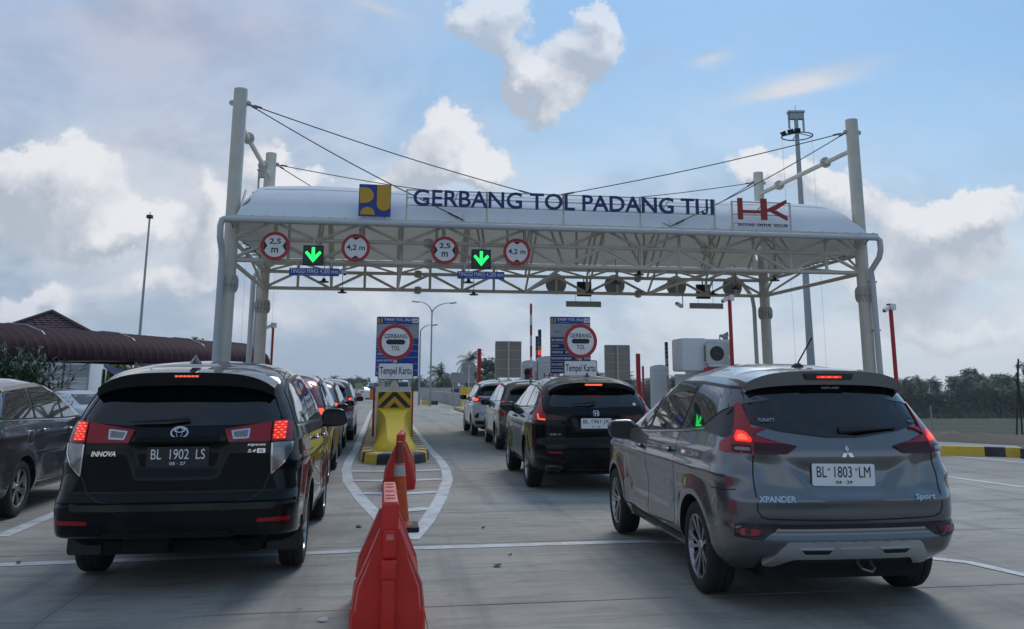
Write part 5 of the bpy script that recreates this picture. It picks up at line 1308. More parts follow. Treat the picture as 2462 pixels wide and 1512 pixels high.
def crv():
    t, bv = base_car('suv', 'black SUV with slim upright lamps and plate 1961, second in the right gate lane', (.87, 14.34), 7.3, CRV, PB, 'cars waiting at the gate')
    for s in (False, True):
        panel('tail_lamp', 'rear', rpoly([(.735, 1.42), (.775, 1.40), (.80, 1.24), (.875, 1.11), (.885, 1.01), (.735, 1.01), (.735, 1.10), (.765, 1.13), (.765, 1.25)], .012), M_LRED, t, bv, .012, .010, .04, None, s)
        panel('inner_lamp', 'rear', rpoly([(.73, 1.105), (.73, 1.02), (.48, 1.02), (.42, 1.055)], .012), M_LDARK, t, bv, .010, .008, .04, None, s)
        seam('light_bar', 'rear', [(.835, 1.10), (.825, 1.03), (.745, 1.025)], M_LGLOW2, t, bv, .020, .016, s)
        seam('panel_gap', 'rear', [(.70, 1.01), (.71, .80), (.68, .66), (.4, .64), (0, .635)], M_BS, t, bv, .010, .0015, s)
        panel('reflector', 'rear', rpoly([(.50, .545), (.72, .555), (.72, .585), (.50, .575)], .006), M_LRED, t, bv, .006, .006, .05, None, s)
        f = panel('exhaust_finisher', 'rear', rpoly([(.47, .365), (.74, .375), (.70, .295), (.50, .29)], .015), M_CHROME, t, bv, .015, .02, .05, None, s)
        k = -1 if s else 1
        panel('exhaust_mouth', 'rear', rpoly([(k * a, b) for a, b in ((.49, .352), (.715, .360), (.685, .308), (.513, .304))], .01), M_BS, f, bv, .018, .004, .05)
        seam('bumper_edge', 'rear', [(.45, .42), (.78, .50), (.90, .52)], M_TRIM, t, bv, .05, .004, s)
    panel('rear_window', 'rear', rpoly([(-.56, 1.475), (.56, 1.475), (.68, 1.24), (.66, 1.205), (0, 1.185), (-.66, 1.205), (-.68, 1.24)], .03), M_GLASS, t, bv, .005, .006, .05)
    seam('diffuser', 'rear', [(-.40, .315), (.40, .315)], M_CHROME, t, bv, .010, .02)
    spoiler(t, PB, .66, -.20, 1.615, -.80, 1.555, .07, .10, .10)
    sm = prism('high_brake_lamp', rpoly(rrect(0, 0, .26, .022, .008), .004), -.006, .006, M_LGLOW2, t, Matrix.Translation((0, -.805, 1.522)))
    car_text('dealer_sticker', 'ARISTA', 0, 1.455, .14, .022, t, bv, mat('sticker_dull2', (.10, .10, .10), .5), off=.010)
    loft('antenna_fin', [[(x * s0, -.30 + y * s1, 1.635 + z) for x, y in ((-1, 1), (1, 1), (1, -.6), (0, -1), (-1, -.6))] for z, s0, s1 in ((0, .035, .10), (.02, .028, .085), (.05, .012, .045), (.075, .004, .02))], PB, t)
    h, n = proj(bv, 'rear', 0, .965)
    plate(t, 'BL 1961 JX', '10 · 28', 0, h.y - .012, .968, .45, .145, M_PLATEW, M_BS)
    b = panel('badge', 'rear', rpoly(rrect(0, 1.112, .088, .078, .02), .01), M_CHROME, t, bv, .006, .004, .2)
    panel('badge_field', 'rear', rpoly([(-.032, 1.145), (.032, 1.145), (.026, 1.078), (-.026, 1.078)], .008), PB, b, bv, .008, .002, .2)
    panel('badge_letter', 'rear', [(-.026, 1.143), (-.014, 1.143), (-.012, 1.117), (.012, 1.117), (.014, 1.143), (.026, 1.143), (.021, 1.080), (.010, 1.080), (.011, 1.104), (-.011, 1.104), (-.010, 1.080), (-.021, 1.080)], M_CHROME, b, bv, .011, .002, .2)
    car_text('badge_lettering', 'CR-V', -.60, .815, .165, .028, t, bv, bold=.01)
    h, n = proj(bv, 'rear', -.1, 1.235)
    sweep('rear_wiper', [(0, h.y - .03, 1.27), (-.1, h.y - .05, 1.262), (-.34, h.y - .02, 1.245)], [.018, .013, .006], M_TRIM, t, 8)
    panel('window_sticker', 'rear', circle(.60, 1.235, .022, 14), M_WS, t, bv, .007, .001, .1)
    mirror_pair(t, PB, .87, 2.12, 1.15, 1.0)
crv()

def scaled(S, kx, kz, wb, wr, rear_shift=0.0, **k):
    T = dict(S); ky = wb / S['wb']
    for q in ('rear', 'front'): T[q] = [(a * kz, (b * ky) + (rear_shift if q == 'rear' else 0)) for a, b in S[q]]
    T['half'] = [(a * kz, b * kx) for a, b in S['half']]; T['drop'] = [(a * ky, b) for a, b in S['drop']]
    for q in ('dlo', 'belt', 'handles'): T[q] = [(a * ky, b * kz) for a, b in S[q]]
    for q in ('windows', 'doors'): T[q] = [[(a * ky, b * kz) for a, b in z] for z in S[q]]
    w0, x0, w1, x1 = S['wscr']; T['wscr'] = (w0 * kz, x0 * kx, w1 * kz, x1 * kx)
    T['z0'] *= kz; T['zt'] *= kz; T['zbelt'] *= kz; T['wb'] = wb; T['wr'] = wr; T['disp'] = None
    T['res'] = (22, 7, 46, 12); T['dz'] = 0.03
    T.update(k); return T
def plain_car(label, loc, hd, S, pm, lamp, group='cars waiting at the gate', glass=None, name='minivan', kz=1.0, kx=1.0, brake=True, plate_=None, spl=True, visor=True):
    t, bv = base_car(name, label, loc, hd, S, pm, group)
    X_ = lambda pts: [(a * kx, b * kz) for a, b in pts]
    panel('rear_window', 'rear', rpoly(X_([(-.58, 1.50), (.58, 1.50), (.68, 1.25), (.66, 1.20), (0, 1.18), (-.66, 1.20), (-.68, 1.25)]), .03), M_GLASS, t, bv, .005, .006, .08)
    for s in (False, True):
        if lamp == 'tall':
            panel('tail_lamp', 'rear', rpoly(X_([(.70, 1.24), (.79, 1.24), (.855, 1.1), (.86, .84), (.74, .82), (.72, .98)]), .02), M_LRED, t, bv, .014, .010, .05, None, s)
            panel('brake_light', 'rear', rpoly(X_([(.735, 1.19), (.80, 1.19), (.83, 1.08), (.735, 1.06)]), .01), M_LGLOW2 if brake else M_LRED, t, bv, .018, .002, .05, None, s)
            panel('reversing_lamp', 'rear', rpoly(X_([(.745, 1.03), (.82, 1.03), (.82, .93), (.75, .92)]), .01), M_LWHITE, t, bv, .018, .002, .05, None, s)
        elif lamp == 'wide':
            panel('tail_lamp', 'rear', rpoly(X_([(.55, 1.14), (.84, 1.16), (.85, 1.02), (.70, 1.02), (.60, 1.07)]), .015), M_LRED, t, bv, .014, .010, .05, None, s)
            panel('brake_light', 'rear', rpoly(X_([(.70, 1.12), (.82, 1.13), (.83, 1.05), (.72, 1.05)]), .01), M_LGLOW2 if brake else M_LRED, t, bv, .018, .002, .05, None, s)
            seam('lamp_strip', 'rear', X_([(0, 1.11), (.55, 1.11)]), M_LDARK, t, bv, .04, .008, s)
            panel('reflector', 'rear', rpoly(X_([(.70, .72), (.82, .60), (.82, .55), (.70, .55)]), .01), M_LDARK, t, bv, .008, .006, .05, None, s)
        else:
            panel('tail_lamp', 'rear', rpoly(X_([(.67, 1.40), (.72, 1.38), (.84, 1.14), (.845, 1.0), (.60, 1.0), (.60, 1.06), (.70, 1.14)]), .015), M_LRED, t, bv, .014, .010, .05, None, s)
            panel('brake_light', 'rear', rpoly(X_([(.71, 1.12), (.80, 1.12), (.80, 1.05), (.71, 1.05)]), .01), M_LGLOW2 if brake else M_LRED, t, bv, .018, .002, .05, None, s)
        seam('panel_gap', 'rear', X_([(.66, 1.0), (.67, .8), (.64, .67), (.3, .65), (0, .645)]), M_BS, t, bv, .010, .0015, s)
        if visor: seam('rain_visor', 'right', [(a, b + .005) for a, b in (S['dlo'][2], S['dlo'][3], S['dlo'][4], S['dlo'][5])], M_TRIM, t, bv, .045, .014, s)
    panel('bumper_lower', 'rear', rpoly(X_([(-.78, .36), (.78, .36), (.80, .46), (-.80, .46)]), .02), M_TRIM, t, bv, .006, .006, .08)
    if spl:
        yr = float(itp(S['rear'], 1.5 * kz)); yt = float(itp(S['rear'], S['zt'] - .03))
        spoiler(t, pm, .62 * kx, yt + .1, S['zt'] - .04, yr - .16, 1.585 * kz, .06, .09, .09)
        sm = prism('high_brake_lamp', rpoly(rrect(0, 0, .2, .02, .008), .004), -.006, .006, M_LGLOW if brake else M_LDARK, t, Matrix.Translation((0, yr - .163, 1.56 * kz)))
    yr = float(itp(S['rear'], .95 * kz))
    if plate_: plate(t, plate_, '05 · 27', 0, yr - .025, .93 * kz, .43, .135, M_PLATEK, M_PLATEW)
    else: plate(t, 'BL 1457 LA', '03 · 28', 0, yr - .025, .93 * kz, .43, .135, M_PLATEW, M_BS)
    loft('antenna_fin', [[(x * s0, -.25 + y * s1, S['zt'] - .012 + z) for x, y in ((-1, 1), (1, 1), (1, -.6), (0, -1), (-1, -.6))] for z, s0, s1 in ((0, .035, .09), (.02, .028, .075), (.05, .012, .045), (.07, .004, .02))], pm, t)
    mirror_pair(t, pm if pm.name != 'white_paint' else M_TRIM, max(b for a, b in S['half']) - .05, 2.1 * S['wb'] / 2.75, 1.13 * kz, .95)
    return t
PR = paint('dark_red_paint', (0.15, 0.008, 0.016), 0.35, 0.35)
PS = paint('silver_paint', (0.30, 0.30, 0.30), 0.7, 0.32)
PBR = paint('bronze_grey_paint', (0.085, 0.078, 0.070), 0.65, 0.32)
PW = paint('white_paint', (0.60, 0.62, 0.63), 0.0, 0.35)
PGY = paint('dark_grey_paint', (0.060, 0.066, 0.076), 0.55, 0.34)
PDG = paint('dark_silver_paint', (0.14, 0.14, 0.145), 0.6, 0.32)
PBL = paint('dark_blue_paint', (0.02, 0.035, 0.05), 0.3, 0.4)
S1 = scaled(INN, .95, .955, 2.66, .32, rim='ava', tw=.195)
plain_car('dark red minivan directly ahead of the black one with plate 1902', (-3.98, 14.37), 9.2, scaled(INN, .965, .985, 2.62, .33), PR, 'tall', kz=.985, kx=.96)
plain_car('dark minivan between the dark red one and the silver one at the gate', (-4.95, 20.05), 9.2, scaled(INN, .95, .96, 2.66, .325), PDG, 'tall', kz=.96, kx=.95)
plain_car('silver minivan at the head of the queue beside the gantry pole', (-5.80, 25.9), 9.2, scaled(INN, .96, .985, 2.66, .33), PS, 'tall', kz=.985, kx=.95)
plain_car('bronze grey minivan between the black SUV and the white one', (.02, 22.5), 8.0, scaled(INN, .93, .955, 2.66, .32), PBR, 'tall', kz=.955, kx=.93)
plain_car('white minivan at the front of the right hand gate lane', (-.95, 28.6), 8.6, scaled(XP, .98, 1.0, 2.75, .325), PW, 'wide', kz=1.0, kx=.97)
SA = scaled(INN, .92, .935, 2.655, .325, rim='ava', tw=.195, res=(30, 8, 60, 12), dz=.025); SA['hm'] = M_CHROME
ta = plain_car('dark grey minivan cut off by the picture edge, alongside the black one with plate 1902', (-6.82, 10.85), 8.5, SA, PGY, 'tall', kz=.935, kx=.92, plate_='BL 1386 PT')
h = (0, 0)
ellipsoid_box('fuel_flap_trim', (.02, .17, .17), (.838, .12, .90), M_CHROME, ta, p=4, n=10)
bbox('side_moulding', (.02, .95, .045), (.838, .85, .70), PGY, ta, bev=.008); bbox('side_moulding', (.02, .80, .045), (.838, 1.78, .69), PGY, ta, bev=.008)
# small boxy van driving off beyond the gate
def boxy_van(name, label, loc, hd, pm, kw=1.0, cat='van', L_=3.9):
    S = dict(z0=.28, zt=1.86, wb=2.4, wr=.30, bow=.02, rc=(.10, .10), zbelt=1.2, tw=.18, tap=.02, dz=.05, res=(14, 5, 24, 8), crown=.02, flare=.01,
        rear=[(.28, -.72), (.4, -.80), (1.1, -.78), (1.75, -.68), (1.86, -.5)], front=[(.28, 2.9), (.5, 3.05), (.95, 3.0), (1.1, 2.9), (1.7, 2.2), (1.86, 1.9)],
        half=[(.28, .72), (.5, .76), (1.1, .77), (1.7, .70), (1.8, .66), (1.86, .56)], drop=[(-1, .02), (3, .02)], disp=None,
        dlo=[(-.6, 1.15), (-.55, 1.62), (2.0, 1.62), (2.4, 1.2)], windows=[[(-.55, 1.18), (-.5, 1.58), (.6, 1.58), (.6, 1.18)], [(.7, 1.18), (.7, 1.58), (1.4, 1.58), (1.4, 1.18)], [(1.5, 1.18), (1.5, 1.58), (1.95, 1.58), (2.3, 1.2)]],
        belt=[(-.6, 1.13), (2.4, 1.13)], doors=[[(.65, 1.6), (.65, .4)], [(1.45, 1.6), (1.45, .4)]], handles=[(1.6, 1.0)], wscr=(1.2, .62, 1.65, .55), hm=M_TRIM)
    t, bv = base_car(name, label, loc, hd, S, pm, None, cat)
    panel('rear_window', 'rear', rpoly([(-.56, 1.62), (.56, 1.62), (.60, 1.20), (-.60, 1.20)], .05), M_GLASS, t, bv, .005, .006, .1)
    for s in (False, True): panel('tail_lamp', 'rear', rpoly([(.62, .92), (.72, .92), (.72, .66), (.62, .66)], .01), M_LRED, t, bv, .01, .008, .1, None, s)
    panel('bumper', 'rear', rpoly([(-.72, .36), (.72, .36), (.72, .5), (-.72, .5)], .02), M_TRIM, t, bv, .03, .01, .1)
    plate(t, 'BL 8214 AK', '11 · 27', .2, -.83, .82, .40, .13, M_PLATEW, M_BS)
    return t
boxy_van('boxy_van', 'small dark blue van driving away far beyond the gate', (-10.9, 78.5), 9, PBL)
# ------------------------------------------------------------------ signs on posts
def UZ(px, py, v):
    a, b = (px - PXC) / FPX, (PYC - py) / FPX; t = R(PITCH)
    d = Vector((a, math.cos(t) - b * math.sin(t), math.sin(t) + b * math.cos(t))); w_ = Vector((0, 0, 0)) - O_
    k = (v - w_.dot(VX)) / d.dot(VX); return w_.dot(UX) + k * d.dot(UX), CAMH + k * d.z
def XZ(px, py, Y):
    a, b = (px - PXC) / FPX, (PYC - py) / FPX; t = R(PITCH); fy = math.cos(t) - b * math.sin(t); fz = math.sin(t) + b * math.cos(t)
    return a * Y / fy, CAMH + fz * Y / fy
def toll_sign(px, py, px2, py2, v, label, label2):
    u, z = UZ(px, py, v); u2, z2 = UZ(px2, py2, v)
    t = thuv('toll_sign', label, 'road sign', u, v, .205, 'round toll gate signs on posts'); zc = z - .205
    tube('post', (0, .06, 0), (0, .06, zc + .3), .05, M_STEEL, t, 14)
    prism('post_foot', [(-.16, 0), (.16, 0), (.06, .22), (-.06, .22)], .03, .09, M_STEEL, t, Matrix.Translation((0, 0, 1.19 if u < 9 else 0)))
    prism('sign_plate', circle(0, zc, .45, 56), -.012, .012, M_BACK, t)
    prism('sign_rim', circle(0, zc, .445, 56), -.020, -.0125, M_RED, t); prism('sign_face', circle(0, zc, .355, 56), -.026, -.0205, M_WS, t)
    text('wording', 'GERBANG', (0, -.026, zc + .145), .58, .115, M_BS, t, .003, bold=.015, spacing=1.08); text('wording', 'TOL', (0, -.026, zc - .155), .22, .115, M_BS, t, .003, bold=.015, spacing=1.08)
    prism('bar_mark', rrect(0, zc - .002, .48, .125, .0624, 8), -.030, -.0265, M_BS, t)
    for z_ in (-.2, .2): box('bracket', (.05, .06, .05), (0, .035, zc + z_), M_GALV, t)
    t2 = thuv('text_sign', label2, 'road sign', u2, v, z2, 'white text signs below the round signs')
    prism('plate', rrect(0, 0, .90, .43, .05, 6), -.012, .012, M_BS, t2); prism('plate_face', rrect(0, 0, .86, .39, .04, 6), -.018, -.0125, M_WS, t2)
    text('wording', 'Tempel Kartu', (0, -.018, -.01), .80, .24, M_BS, t2, .003, bold=.012)
toll_sign(951, 822, 951, 892.5, -4.35, 'round red rimmed GERBANG TOL sign above the yellow chevron block', 'white Tempel Kartu plate above the yellow chevron block')
toll_sign(1395, 820, 1395, 886, -4.35, 'round red rimmed GERBANG TOL sign above the roof of the black SUV', 'white Tempel Kartu plate right above the roof of the black SUV')
def tariff(px0, px1, py0, py1, v, label, other, navy, asal):
    u0, z0 = UZ(px0, py0, v); u1, _ = UZ(px1, py0, v); _, zb = UZ(px0, py1, v); w_ = u1 - u0; h_ = z0 - zb; T_ = h_ / 2
    t = thuv('tariff_board', label, 'road sign', (u0 + u1) / 2, v, .2, 'blue tariff boards'); zc = (z0 + zb) / 2 - .2
    for x in (-w_ * .3, w_ * .3): tube('post', (x, .06, 0), (x, .06, zc + T_ * .9), .035, M_STEEL, t, 10)
    B_ = M_SNAVY if navy else M_SBLUE
    prism('board', rrect(0, zc, w_, h_, .02), -.02, .02, M_BACK, t)
    prism('board_header', rrect(0, zc + T_ * .87, w_ * .985, h_ * .12, .005), -.026, -.0205, M_SBLUE, t)
    text('wording', 'TARIF TOL (Rp)', (-.01, -.026, zc + T_ * .89), w_ * .64, h_ * .052, M_WS, t, .003, bold=.015); text('small_wording', 'Golongan kendaraan', (-w_ * .16, -.026, zc + T_ * .795), w_ * .24, h_ * .012, M_WS, t, .002)
    e = prism('emblem', rrect(-w_ * .42, zc + T_ * .87, w_ * .11, h_ * .075, .003), -.0285, -.0265, M_YL, t); prism('emblem_mark', rrect(-w_ * .42, zc + T_ * .88, w_ * .03, h_ * .07, .003), -.031, -.029, M_SNAVY, e)
    e = prism('emblem', rrect(w_ * .41, zc + T_ * .87, w_ * .15, h_ * .075, .003), -.0285, -.0265, M_WS, t); hk(e, w_ * .11, h_ * .05, -.029, .003, M_REDL, w_ * .41, zc + T_ * .87)
    gz = zc + T_ * .50; gh = h_ * .235
    prism('grey_panel', rrect(0, zc + T_ * .525, w_ * .985, h_ * .225, .004), -.024, -.0205, mat('board_grey', (.34, .35, .36), .5), t)
    text('wording', 'GOLONGAN', (w_ * .16, -.0245, zc + T_ * .70), w_ * .30, h_ * .024, M_BS, t, .003, bold=.01)
    for k, x in enumerate((.0, .16, .32)):
        box('rule', (.008, .004, gh * .80), (w_ * (x - .15), -.026, zc + T_ * .47), M_BACK, t); text('wording', ('I', 'II', 'III')[k] if k < 3 else 'V', (w_ * (x - .07), -.0245, zc + T_ * .60), w_ * .03, h_ * .014, M_BS, t, .002)
        if k: 
            for z_ in (.40, .48): box('rule', (w_ * .10, .004, .018), (w_ * (x - .07), -.026, zc + T_ * z_), M_BS, t)
    box('rule', (w_ * .8, .004, .008), (w_ * .1, -.026, zc + T_ * .64), M_BACK, t)
    if asal: text('wording', 'ASAL', (-w_ * .32, -.0245, zc + T_ * .47), w_ * .17, h_ * .03, M_BS, t, .003, bold=.01)
    N = len(other); y0 = zc + T_ * .28; y1 = zc - T_
    for k, (a, b) in enumerate(other):
        rh = (y0 - y1) / N; z = y0 - rh * (k + .5)
        prism('board_row', rrect(0, z, w_ * .985, rh - .012, .004), -.025, -.0205, B_, t)
        if k: box('row_line', (w_ * .97, .003, .006), (0, -.0235, z + rh / 2), M_WS, t)
        text('place_name', a, (-w_ * .47, -.0255, z), min(w_ * .034 * len(a) * .9, w_ * .36), rh * .36, M_WS, t, .002, align='l', bold=.01)
        if b: text('price', b, (-w_ * .06, -.0255, z), w_ * .15, rh * .36, M_WS, t, .002, bold=.01); 
        if b: text('price', b.replace('8.5', '12.5').replace('30', '45').replace('48', '72'), (w_ * .20, -.0255, z), w_ * .15, rh * .36, M_WS, t, .002, bold=.01); text('price', '86.000', (w_ * .41, -.0255, z), w_ * .14, rh * .36, M_WS, t, .002, bold=.01)
tariff(906, 1008, 761, 905, -2, 'blue TARIF TOL board standing behind the sign over the chevron block', [('SEULIMEUM', ''), ('JANTHO', ''), ('INDRAPURI', ''), ('BLANG BINTANG', ''), ('KUTA BARO', ''), ('BAITUSSALAM', '')], False, False)
tariff(1322, 1418, 761, 898, -2, 'blue TARIF TOL board with ASAL panel behind the sign over the black SUV', [('SEULIMEUM', ''), ('JANTHO', '8.500'), ('INDRAPURI', '30.000'), ('BLANG BINTANG', '48.000'), ('KUTA BARO', ''), ('BAITUSSALAM', '61.000')], True, True)

# ------------------------------------------------------------------ toll equipment
M_CAB = mat('cabinet_white', (.74, .75, .76), .45, var=.06)
def cabinet(u, v, w_, h_, label, arched=True, mark=True, d=.4, z0=.205):
    t = thuv('toll_machine', label, 'toll machine', u, v, z0, 'toll machines on the islands')
    pts = [(-w_ / 2, 0), (w_ / 2, 0), (w_ / 2, h_ * .95)] + ([(w_ / 2 * math.cos(R(a)), h_ * .95 + h_ * .05 * math.sin(R(a))) for a in range(10, 171, 20)] if arched else [(w_ / 2, h_), (-w_ / 2, h_)]) + [(-w_ / 2, h_ * .95)]
    prism('housing', pts, -d / 2, d / 2, M_CAB, t)
    prism('door', rrect(0, h_ * .45, w_ * .8, h_ * .8, .02), -d / 2 - .012, -d / 2 - .002, M_WALL, t)
    box('panel_line', (w_ * 1.02, d * 1.02, .012), (0, 0, h_ * .9), M_GALV, t)
    if mark: hk(t, w_ * .5, .14, -d / 2 - .013, .004, M_REDL, 0, h_ * .72)
    box('red_edge', (.03, .02, h_ * .8), (w_ * .42, -d / 2 - .01, h_ * .42), M_RED, t)
    return t
u, z = UZ(1271, 866, 3); cabinet(u, 3, .50, z - .205, 'white arched toll machine behind the barrier arm')
u, z = UZ(1317, 856, 3); cabinet(u, 3, .76, z - .205, 'larger white toll machine left of the ASAL tariff board')
u, z = UZ(1584, 877, 1.5); cabinet(u, 1.5, .56, z - .205, 'white arched toll machine beside the booth, left of it', mark=False, d=.3)
u, z = UZ(985, 912, -3.4); t = cabinet(4.93, -3.2, .92, 1.28, 'white toll machine with red edges directly behind the yellow chevron block', False, False, .5)
for s in (-1, 1): box('red_post', (.06, .06, 1.25), (s * .50, 0, .62), M_RED, t)
prism('red_mark', [(.20, .86), (.26, 1.12), (.24, .84)], -.27, -.263, M_REDL, t)
def stack_light(px, py, v, label, z0=.205, w_=.09, lit=None):
    u, z = UZ(px, py, v); t = thuv('lane_light_pole', label, 'signal pole', u, v, z0, 'banded colour poles'); H_ = z - z0; n = 8; hh = min(1.15, H_)
    C_ = [(.008, .010, .015), (.02, .05, .22), (.02, .05, .22), (.02, .12, .05), (.45, .33, .03), (.40, .02, .02), (.30, .32, .30), (.12, .12, .14)]
    if H_ > hh: box('pole_foot', (.05, .05, H_ - hh), (0, 0, (H_ - hh) / 2), M_GALV, t)
    for k in range(n): box('colour_band', (w_, w_, hh / n - .006), (0, 0, H_ - hh / n * (k + .5)), M_LGLOW if lit == k else mat('band_%d' % k, C_[k], .5), t)
stack_light(1297, 792, 3, 'banded colour pole with glowing red lamp between the barrier arm and tariff board', lit=5, w_=.10); stack_light(1290, 808, 8, 'shorter banded colour pole half hidden behind the one with the red lamp', w_=.09); stack_light(1601, 822, 1.9, 'banded colour pole above the toll machine beside the booth')
u, z = UZ(1276, 731, 2.2); t = thuv('barrier_arm', 'raised red and white barrier arm pointing straight up', 'barrier', u, 2.2, .205)
bbox('housing', (.28, .3, .95), (0, 0, .475), M_CAB, t, bev=.02); L_ = (z - .205 - .85) / 9
for k in range(9): box('arm_band', (.075, .03, L_ - .002), (0, -.02, .85 + L_ * (k + .5)), M_RED if k % 2 == 0 else M_WS, t)
box('arm_spine', (.05, .02, L_ * 9 + .05), (0, 0, .85 + L_ * 4.5), M_GALV, t)
def red_post(px, py, v, label, w_=.13):
    u, z = UZ(px, py, v); t = thuv('red_bollard', label, 'bollard', u, v, .0, 'tall red posts'); bbox('post', (w_, w_, z), (0, 0, z / 2), M_RED, t, bev=.01); box('foot', (w_ * 2, w_ * 2, .03), (0, 0, .22), M_RED, t)
red_post(1152, 838, 13, 'tall red post rising behind the white minivan', .16); red_post(1533, 850, 7, 'tall red post between the black SUV and the graphite minivan', .15); red_post(1545, 880, 9.5, 'thin shorter red post right behind the tall one near the graphite minivan', .08)
red_post(1377, 895, -3, 'short red post showing under the ASAL tariff board', .16)
t = thuv('handrail', 'thin grey handrail at the red post beyond the black SUV', 'railing', 14.0, 7.6, 0); u, z = UZ(1510, 951, 7.6); tube('rail', (-.9, 0, z), (.5, 0, z), .02, M_GALV, t, 8); tube('rail_post', (-.9, 0, 0), (-.9, 0, z), .02, M_GALV, t, 8)
def board_back(px0, px1, py0, py1, v, label):
    u0, z1 = UZ(px0, py0, v); u1, _ = UZ(px1, py0, v); _, z0 = UZ(px0, py1, v); w_, h_ = u1 - u0, z1 - z0
    t = thuv('board_back', label, 'road sign', (u0 + u1) / 2, v, .2, 'grey backs of tariff boards'); zc = (z0 + z1) / 2 - .2
    prism('board', rrect(0, zc, w_, h_, .06, 2), -.012, .012, M_BACK, t)
    for k in range(5): box('stiffener', (w_ * .98, .02, .022), (0, -.023, zc + h_ * (-.49 + .245 * k)), M_STEELD, t)
    for s in (-1, 1): box('stiffener', (.022, .02, h_ * .98), (s * w_ * .49, -.025, zc), M_STEELD, t)
    tube('post', (0, -.09, 0), (0, -.09, zc + h_ / 2), .045, M_STEEL, t, 12)
board_back(1190, 1253, 820, 908, 11, 'grey board back left of the barrier arm'); board_back(1452, 1513, 829, 913, 11, 'grey board back right of the sign over the black SUV')
u, z = UZ(1127, 885, 24); t = thuv('sign_back', 'round grey sign back on a thin post above the white minivan', 'road sign', u, 24, 0)
prism('sign_plate', circle(0, z, .42, 36), -.012, .012, M_BACK, t); tube('post', (0, -.05, 0), (0, -.05, z + .2), .04, M_STEEL, t, 10); box('stiffener', (.5, .03, .03), (0, -.03, z + .08), M_STEEL, t)
# booth
t = thuv('toll_booth', 'white toll booth with an air conditioner on its side', 'toll booth', 14.8, 1.2, .205)
u0, zt_ = UZ(1624, 812, 0)
bbox('lower_wall', (1.9, 1.9, .95), (0, 0, .475), M_CAB, t, bev=.04); bbox('upper_hood', (.86, 1.0, 1.05), (-.34, -.66, 2.28), M_CAB, t, bev=.09, seg=3); bbox('roof', (1.15, 1.5, .14), (.45, -.1, 2.72), M_CAB, t, bev=.05)
prism('window', rrect(-.52, 1.42, .85, .50, .03), -.965, -.955, mat('booth_glass', (.30, .36, .36), .05, spec=.8), t); box('window_frame', (.95, .03, .05), (-.5, -.97, .96), M_WALL, t)
bbox('wall_side', (.95, 1.7, 1.9), (.52, .1, 1.85), M_WALL, t, bev=.05); bbox('shelf', (1.05, .5, .08), (.58, -1.15, 1.94), M_CAB, t, bev=.02); bbox('red_panel', (.30, .06, .42), (.08, -1.30, 1.66), M_RED, t, bev=.01)
bbox('lower_panel', (.80, .05, .55), (.62, -1.0, 1.60), M_WALL, t, bev=.01); box('vent_slot', (.3, .01, .04), (.78, -1.04, 1.75), M_TRIM, t)
def aircon(t):
    bbox('casing', (.86, .32, .66), (0, 0, .33), mat('aircon_cream', (.62, .62, .57), .5), t, bev=.025)
    prism('grille_recess', circle(-.08, .33, .235, 32), -.168, -.160, M_TRIM, t)
    for r_ in (.06, .11, .16, .21):
        vs, fs, n = [], [], 28
        for i in range(n):
            a = 2 * math.pi * i / n
            for q in (r_, r_ + .006): vs += [(-.08 + q * math.cos(a), -.175, .33 + q * math.sin(a))]
        for i in range(n): a, b = 2 * i, 2 * ((i + 1) % n); fs.append((a, b, b + 1, a + 1))
        obj('grille_ring', vs, fs, mat('grille_grey', (.12, .12, .12), .5), t)
    for k in range(6): a = math.pi * k / 6; box('grille_bar', (.46, .004, .006), (-.08, -.174, .33), MATS['grille_grey'], t, (0, a, 0))
    for k in range(7): box('side_slot', (.006, .2, .045), (-.433, 0, .12 + k * .07), M_TRIM, t)
    prism('rating_label', rrect(.32, .22, .07, .12, .01), -.166, -.161, M_WS, t)
t2 = thuv('air_conditioner', 'cream air conditioner unit with round fan grille on the booth shelf', 'air conditioner', 15.22, .0, .205 + 1.985); aircon(t2)
t3 = thuv('horn_speaker', 'grey horn loudspeaker on top of the booth roof', 'loudspeaker', 15.55, .6, 2.99)
lathe('horn', [(.04, 0), (.05, .08), (.09, .16), (.17, .24), (.16, .245), (.05, .1)], M_GALV, t3, Matrix.Translation((0, 0, .14)) @ Matrix.Rotation(R(100), 4, 'Y'), 18); tube('mount', (0, 0, -.02), (0, 0, .14), .02, M_GALV, t3)
# red camera posts
def cam_pole(px, py, v, label, flip=1, r_=.06):
    u, z = UZ(px, py, v); t = thuv('camera_pole', label, 'camera pole', u, v, 0, 'red poles carrying cameras')
    tube('pole', (0, 0, 0), (0, 0, z), r_, M_RED, t, 12); bbox('junction_box', (.16, .14, .18), (.05, -.03, z), M_WS, t, bev=.015); cctv(t, (-.17 * flip, -.06, z - .06), -62 * flip, 28); box('top_bracket', (.12, .12, .20), (-.02, .02, z), M_RED, t); return t
cam_pole(1753, 716, -.4, 'red camera pole standing right of the booth'); cam_pole(2140, 738, -3, 'red camera pole at the far right behind the graphite minivan'); cam_pole(657, 782, 8, 'thin red camera pole just right of the left gantry poles', r_=.045)

